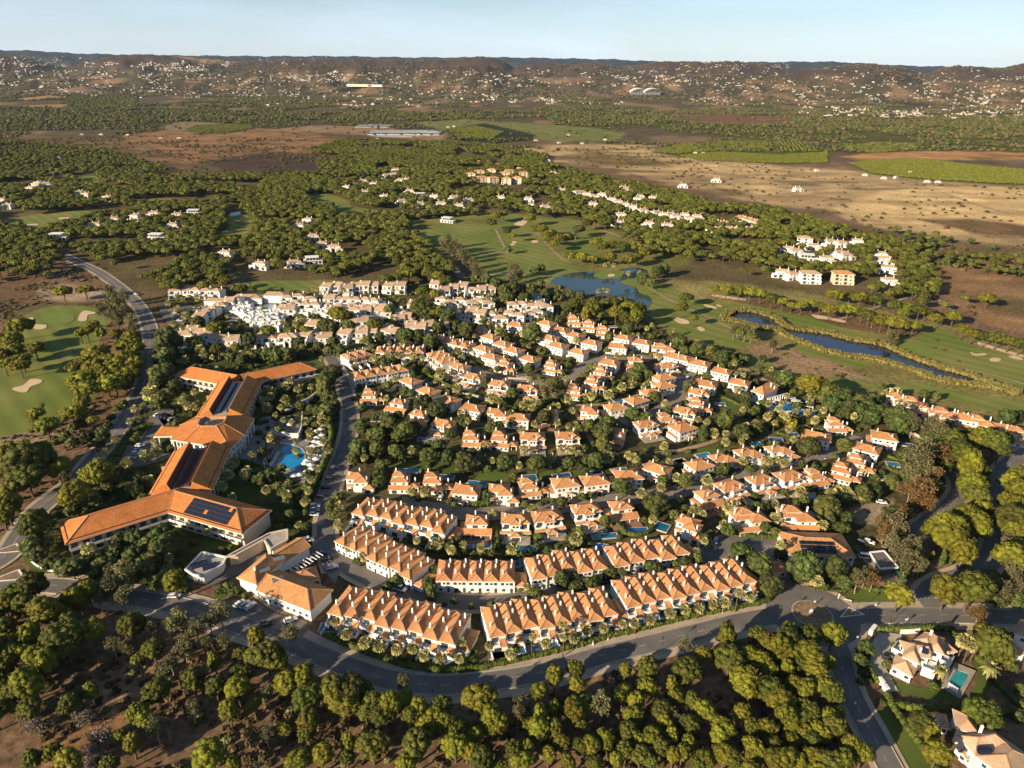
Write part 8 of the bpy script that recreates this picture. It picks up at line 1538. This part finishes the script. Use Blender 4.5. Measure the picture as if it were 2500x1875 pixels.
# meadow scrub on the plain and brown fields, reeds on the stream banks
P, S_ = [], []
for poly, sp, pr in ((pts('2000,560 2200,570 2500,620 2560,690 2400,670 2230,640'), 9, .8), (pts('2280,650 2540,640 2540,830 2400,790 2300,720'), 16, .3), (pts('1230,368 1560,352 1900,405 2200,440 2560,440 2560,620 2150,560 1900,505 1600,440 1300,392'), 20, .42), (pts('300,330 900,345 960,370 700,430 420,430 0,420 0,345'), 12, .5), (pts('1350,395 1640,480 1900,520 2050,560 1980,580 1640,500'), 12, .7)):
    X, Y, px, py, r2 = fill(poly, sp, 33); g = vnoise(X / 70, Y / 70, 23)
    k = (r.random(len(X)) < pr) & (g > .38)
    for x, y in zip(X[k], Y[k]): P.append((x, y, .8)); S_.append(r.uniform(1.0, 3.2))
P = np.array(P); scatter('field_scrub', P, r.uniform(0, 6.28, len(P)), np.array(S_)[:, None] * r.uniform(.8, 1.2, (len(P), 3)), r.integers(0, 5, len(P)), [SHRUB[0], SHRUB[1]] + SCR)
RD = [crown('reeds', 230 + i, 'reed', 7, (.4, .6), .9, -.1, 1, 160, .4, .3, core=False) for i in range(2)]
P = []
for poly in (STREAM,):
    w = smooth_path([at(*p) for p in poly], 6, True)
    for off_ in (.5, 2.5, 4.5):
        for a, b in zip(w, w[1:] + w[:1]):
            d = b - a; L = d.length; nn = Vector((d.y, -d.x, 0)).normalized() if L else Vector()
            for j in range(int(L / 2.0) + 1):
                q_ = a.lerp(b, random.random()); sgn = 1
                for sgn in (1,):
                    c = q_ - nn * off_ * -1 + Vector((random.uniform(-1, 1), random.uniform(-1, 1), 0)); px, py = project(np.array([c.x]), np.array([c.y]), np.array([0.0]))
                    if poly_dist(px, py, STREAM)[0] > .6:
                        c = q_ + nn * off_ * -1
                    P.append((c.x, c.y, .9))
n_ = len(P); scatter('bank_reeds', P, r.uniform(0, 6.28, n_), np.stack([r.uniform(1.0, 1.8, n_), r.uniform(1.0, 1.8, n_), r.uniform(1.2, 2.4, n_)], 1), r.integers(0, 2, n_), RD)
# far woods
FARB = [crown('low_tree', 240 + i, 'farbush', 12, (.32, .5), .6, -.3, 1, 120, .2, .2) for i in range(3)]
def far_pts(n, r0, r1, dens, seed):
    r = np.random.default_rng(seed); rr = np.sqrt(r.uniform(r0 ** 2, r1 ** 2, n)); az = r.uniform(R(-46), R(46), n); x, y = rr * np.sin(az), rr * np.cos(az)
    px, py = project(x, y, np.zeros(n)); k = dens(x, y, px, py, r) & ~in_clear(px, py); return x[k], y[k], px[k], py[k], r
def cover_is(px, py, names):
    k = np.zeros(len(px), bool)
    for nm, poly, c, s in COVER:
        if nm in names: k |= poly_dist(px, py, poly) > 0
    return k
OPEN_ = ('plain', 'hay', 'tan far left', 'bare hill', 'tilled', 'pale strip', 'grey plots', 'orange soil', 'brown meadow', 'golf far', 'brown slope', 'heath', 'earth left', 'burnt scrub')
def d1(x, y, px, py, r):
    g = vnoise(x / 160, y / 160, 3) * .6 + vnoise(x / 420, y / 420, 5) * .4; op = cover_is(px, py, OPEN_); wd = cover_is(px, py, ('wood right', 'conifer block', 'far green', 'orchard', 'vineyard', 'orchard far left'))
    return np.where(op, r.random(len(x)) < .035, np.where(wd, (r.random(len(x)) < .9) & (vnoise(x / 110, y / 110, 41) > .3), g > np.where(np.hypot(x, y) > 2400, .54, .47))) & (py < 372) 
x, y, px, py, r = far_pts(70000, 1250, 5600, d1, 51)
z = hill_height(x, y); n_ = len(x); s = r.uniform(2.8, 5.2, (n_, 1)) * r.uniform(.85, 1.2, (n_, 3)) * (1 + (np.hypot(x, y)[:, None] > 3000) * .4)
scatter('far_woodland', np.stack([x, y, z + 2.8], 1), r.uniform(0, 6.28, n_), s, r.integers(0, 10, n_), LOWP + LOWB + FARB)
def d2(x, y, px, py, r): return vnoise(x / 300, y / 300, 3) > .36
x, y, px, py, r = far_pts(26000, 5600, 11500, d2, 52); z = hill_height(x, y); n_ = len(x); s = r.uniform(5, 11, (n_, 1)) * r.uniform(.8, 1.2, (n_, 3)) * np.array([1.3, 1.3, .8])
scatter('hill_scrub', np.stack([x, y, z + 1.5], 1), r.uniform(0, 6.28, n_), s, r.integers(0, 3, n_), FARB)
# orchard rows
P = []
for poly, ang_, dr, ds in ((pts('2075,400 2130,392 2230,388 2360,402 2600,425 2600,452 2440,449 2280,440 2130,424'), .15, 8.5, 4.6), (pts('1660,380 1760,372 1900,380 2020,372 2020,398 1900,400 1700,392'), .2, 8, 5), (pts('1890,345 1960,345 1990,365 1900,372'), 1.3, 11, 5), (pts('455,316 480,306 610,304 620,314 560,324 480,326'), 1.2, 12, 5), (pts('2060,360 2140,348 2230,352 2250,362 2160,372 2080,372'), .2, 9, 6), (pts('1590,372 1660,352 1760,345 1880,345 1890,366 1760,368 1650,376'), .2, 10, 6), (pts('160,240 335,238 325,262 200,268'), 1.2, 18, 8), (pts('1090,318 1160,308 1230,322 1200,340 1130,338'), 1.0, 13, 7)):
    w = np.array([tuple(at(*p))[:2] for p in poly]); c = w.mean(0); R_ = np.abs(w - c).max() * 1.2
    U, V_ = np.meshgrid(np.arange(-R_, R_, ds), np.arange(-R_, R_, dr)); ca, sa = math.cos(ang_), math.sin(ang_); X = c[0] + U.ravel() * ca - V_.ravel() * sa; Y = c[1] + U.ravel() * sa + V_.ravel() * ca
    px, py = project(X, Y, X * 0); k = poly_dist(px, py, poly) > 0; P += list(zip(X[k], Y[k]))
P = np.array(P); P = P[:26000] if len(P) > 26000 else P; n_ = len(P); scatter('orchard_trees', np.stack([P[:, 0], P[:, 1], np.full(n_, 1.4)], 1), r.uniform(0, 6.28, n_), r.uniform(1.7, 2.6, (n_, 3)), r.integers(0, 2, n_), [crown('citrus', 250 + i, 'citrus', 9, (.4, .55), .8, -.1, 1, 120, .25, .2) for i in range(2)])
# far town
FARH = []
for w_, d_, h_ in ((7, 5, 6), (9, 6, 9), (12, 7, 5)):
    mb = MB(); mb.box(-w_, w_, -d_, d_, -4, h_, 0); mb.hip(-w_ - .5, w_ + .5, -d_ - .5, d_ + .5, h_ + .3, .3, caps=False); k_ = len(mb.m)
    mb.m = [3 if i < 6 else m__ for i, m__ in enumerate(mb.m)]; FARH.append(mb.mesh('far_house', ['proof', 'farwall', 'ridge', 'farwall']))
mb = MB(); mb.box(-9, 9, -8, 8, -4, 24, 0)
for i in range(6): mb.box(-9.3, 9.3, -8.4, -8, i * 4, i * 4 + 1.6, 0)
FARH.append(mb.mesh('far_block', ['farwall']))
def far_hits(px, py):
    d = np.array(RIGHT)[None] * ((px - 1250) / F)[:, None] + np.array(UP)[None] * ((937.5 - py) / F)[:, None] + np.array(FWD)[None]
    hx = np.hypot(d[:, 0], d[:, 1]); ux, uy, sl = d[:, 0] / hx, d[:, 1] / hx, d[:, 2] / hx; rr = np.geomspace(1800, 17000, 420); hit = np.full(len(px), np.nan)
    for q_ in rr:
        need = np.isnan(hit)
        if not need.any(): break
        h = hill_height(ux[need] * q_, uy[need] * q_); ok = CAM_H + sl[need] * q_ <= h; i = np.where(need)[0][ok]; hit[i] = q_
    k = ~np.isnan(hit); return ux[k] * hit[k], uy[k] * hit[k]
PX, PY, SC, TALL = [], [], [], []
r = np.random.default_rng(88)
for x0, x1, y0, y1, n_ in ((0, 560, 153, 165, 430), (380, 510, 167, 176, 110), (0, 420, 172, 225, 520), (150, 560, 221, 240, 120), (560, 830, 175, 262, 300), (700, 880, 185, 205, 100), (830, 1250, 180, 245, 320), (830, 1070, 240, 262, 80), (1100, 1380, 232, 252, 170), (1330, 1520, 240, 256, 130), (1240, 1660, 163, 215, 430), (1500, 1660, 185, 200, 110), (1660, 1950, 150, 215, 280), (1700, 2000, 212, 260, 150), (1950, 2130, 262, 284, 230), (2130, 2330, 270, 288, 170), (1940, 2500, 212, 250, 330), (2320, 2500, 238, 290, 230), (2200, 2500, 262, 290, 110), (2000, 2500, 188, 212, 150), (900, 1200, 172, 190, 70), (450, 700, 180, 240, 170), (0, 200, 140, 152, 60), (620, 800, 140, 160, 50), (1900, 2480, 165, 195, 70), (1680, 1780, 240, 258, 60)):
    PX.append(r.uniform(x0, x1, n_)); PY.append(r.uniform(y0, y1, n_)); SC.append(np.full(n_, 1.0)); TALL.append(np.full(n_, (y0 < 155 and x0 == 0 and y1 > 160)))
PX, PY, TALL = np.concatenate(PX), np.concatenate(PY), np.concatenate(TALL)
keep = vnoise(PX / 22, PY / 5, 61) > .46; PX, PY, TALL = PX[keep], PY[keep], TALL[keep]
x, y = far_hits(PX, PY); z = hill_height(x, y); n_ = len(x); D_ = np.hypot(x, y); idx = r.choice([0, 0, 1, 2, 2, 0], n_); tall = (D_ > 7000) & (x < -3200) & (r.random(n_) < .08); idx = np.where(tall, 3, idx)
s = r.uniform(.3, .62, (n_, 3)) * np.clip(D_ / 6500, .7, 1.2)[:, None]; s[:, 0] *= r.choice([1, 1, 1, 1.6, 2.6], n_); s[:, 2] = r.uniform(.65, 1.0, n_)
scatter('far_town', np.stack([x, y, z], 1), r.uniform(-.5, .5, n_), s, idx, FARH)
# ------------------------------------------------------------------ air
bmh = MB(); bmh.box(-29000, 29000, -7000, 25500, -3.0, 640.0); hz = bmh.mesh('haze', [])
mh = bpy.data.materials.new('haze_air'); mh.use_nodes = True; mh.node_tree.nodes.clear(); on = mh.node_tree.nodes.new('ShaderNodeOutputMaterial'); pv = mh.node_tree.nodes.new('ShaderNodeVolumePrincipled')
pv.inputs['Color'].default_value = (0.60, 0.78, 1.0, 1); pv.inputs['Density'].default_value = 1.1e-5; pv.inputs['Anisotropy'].default_value = 0.1; mh.node_tree.links.new(pv.outputs[0], on.inputs['Volume']); hz.materials.append(mh)
HAZE = True
if HAZE: tag(obj('haze', hz), kind='stuff')
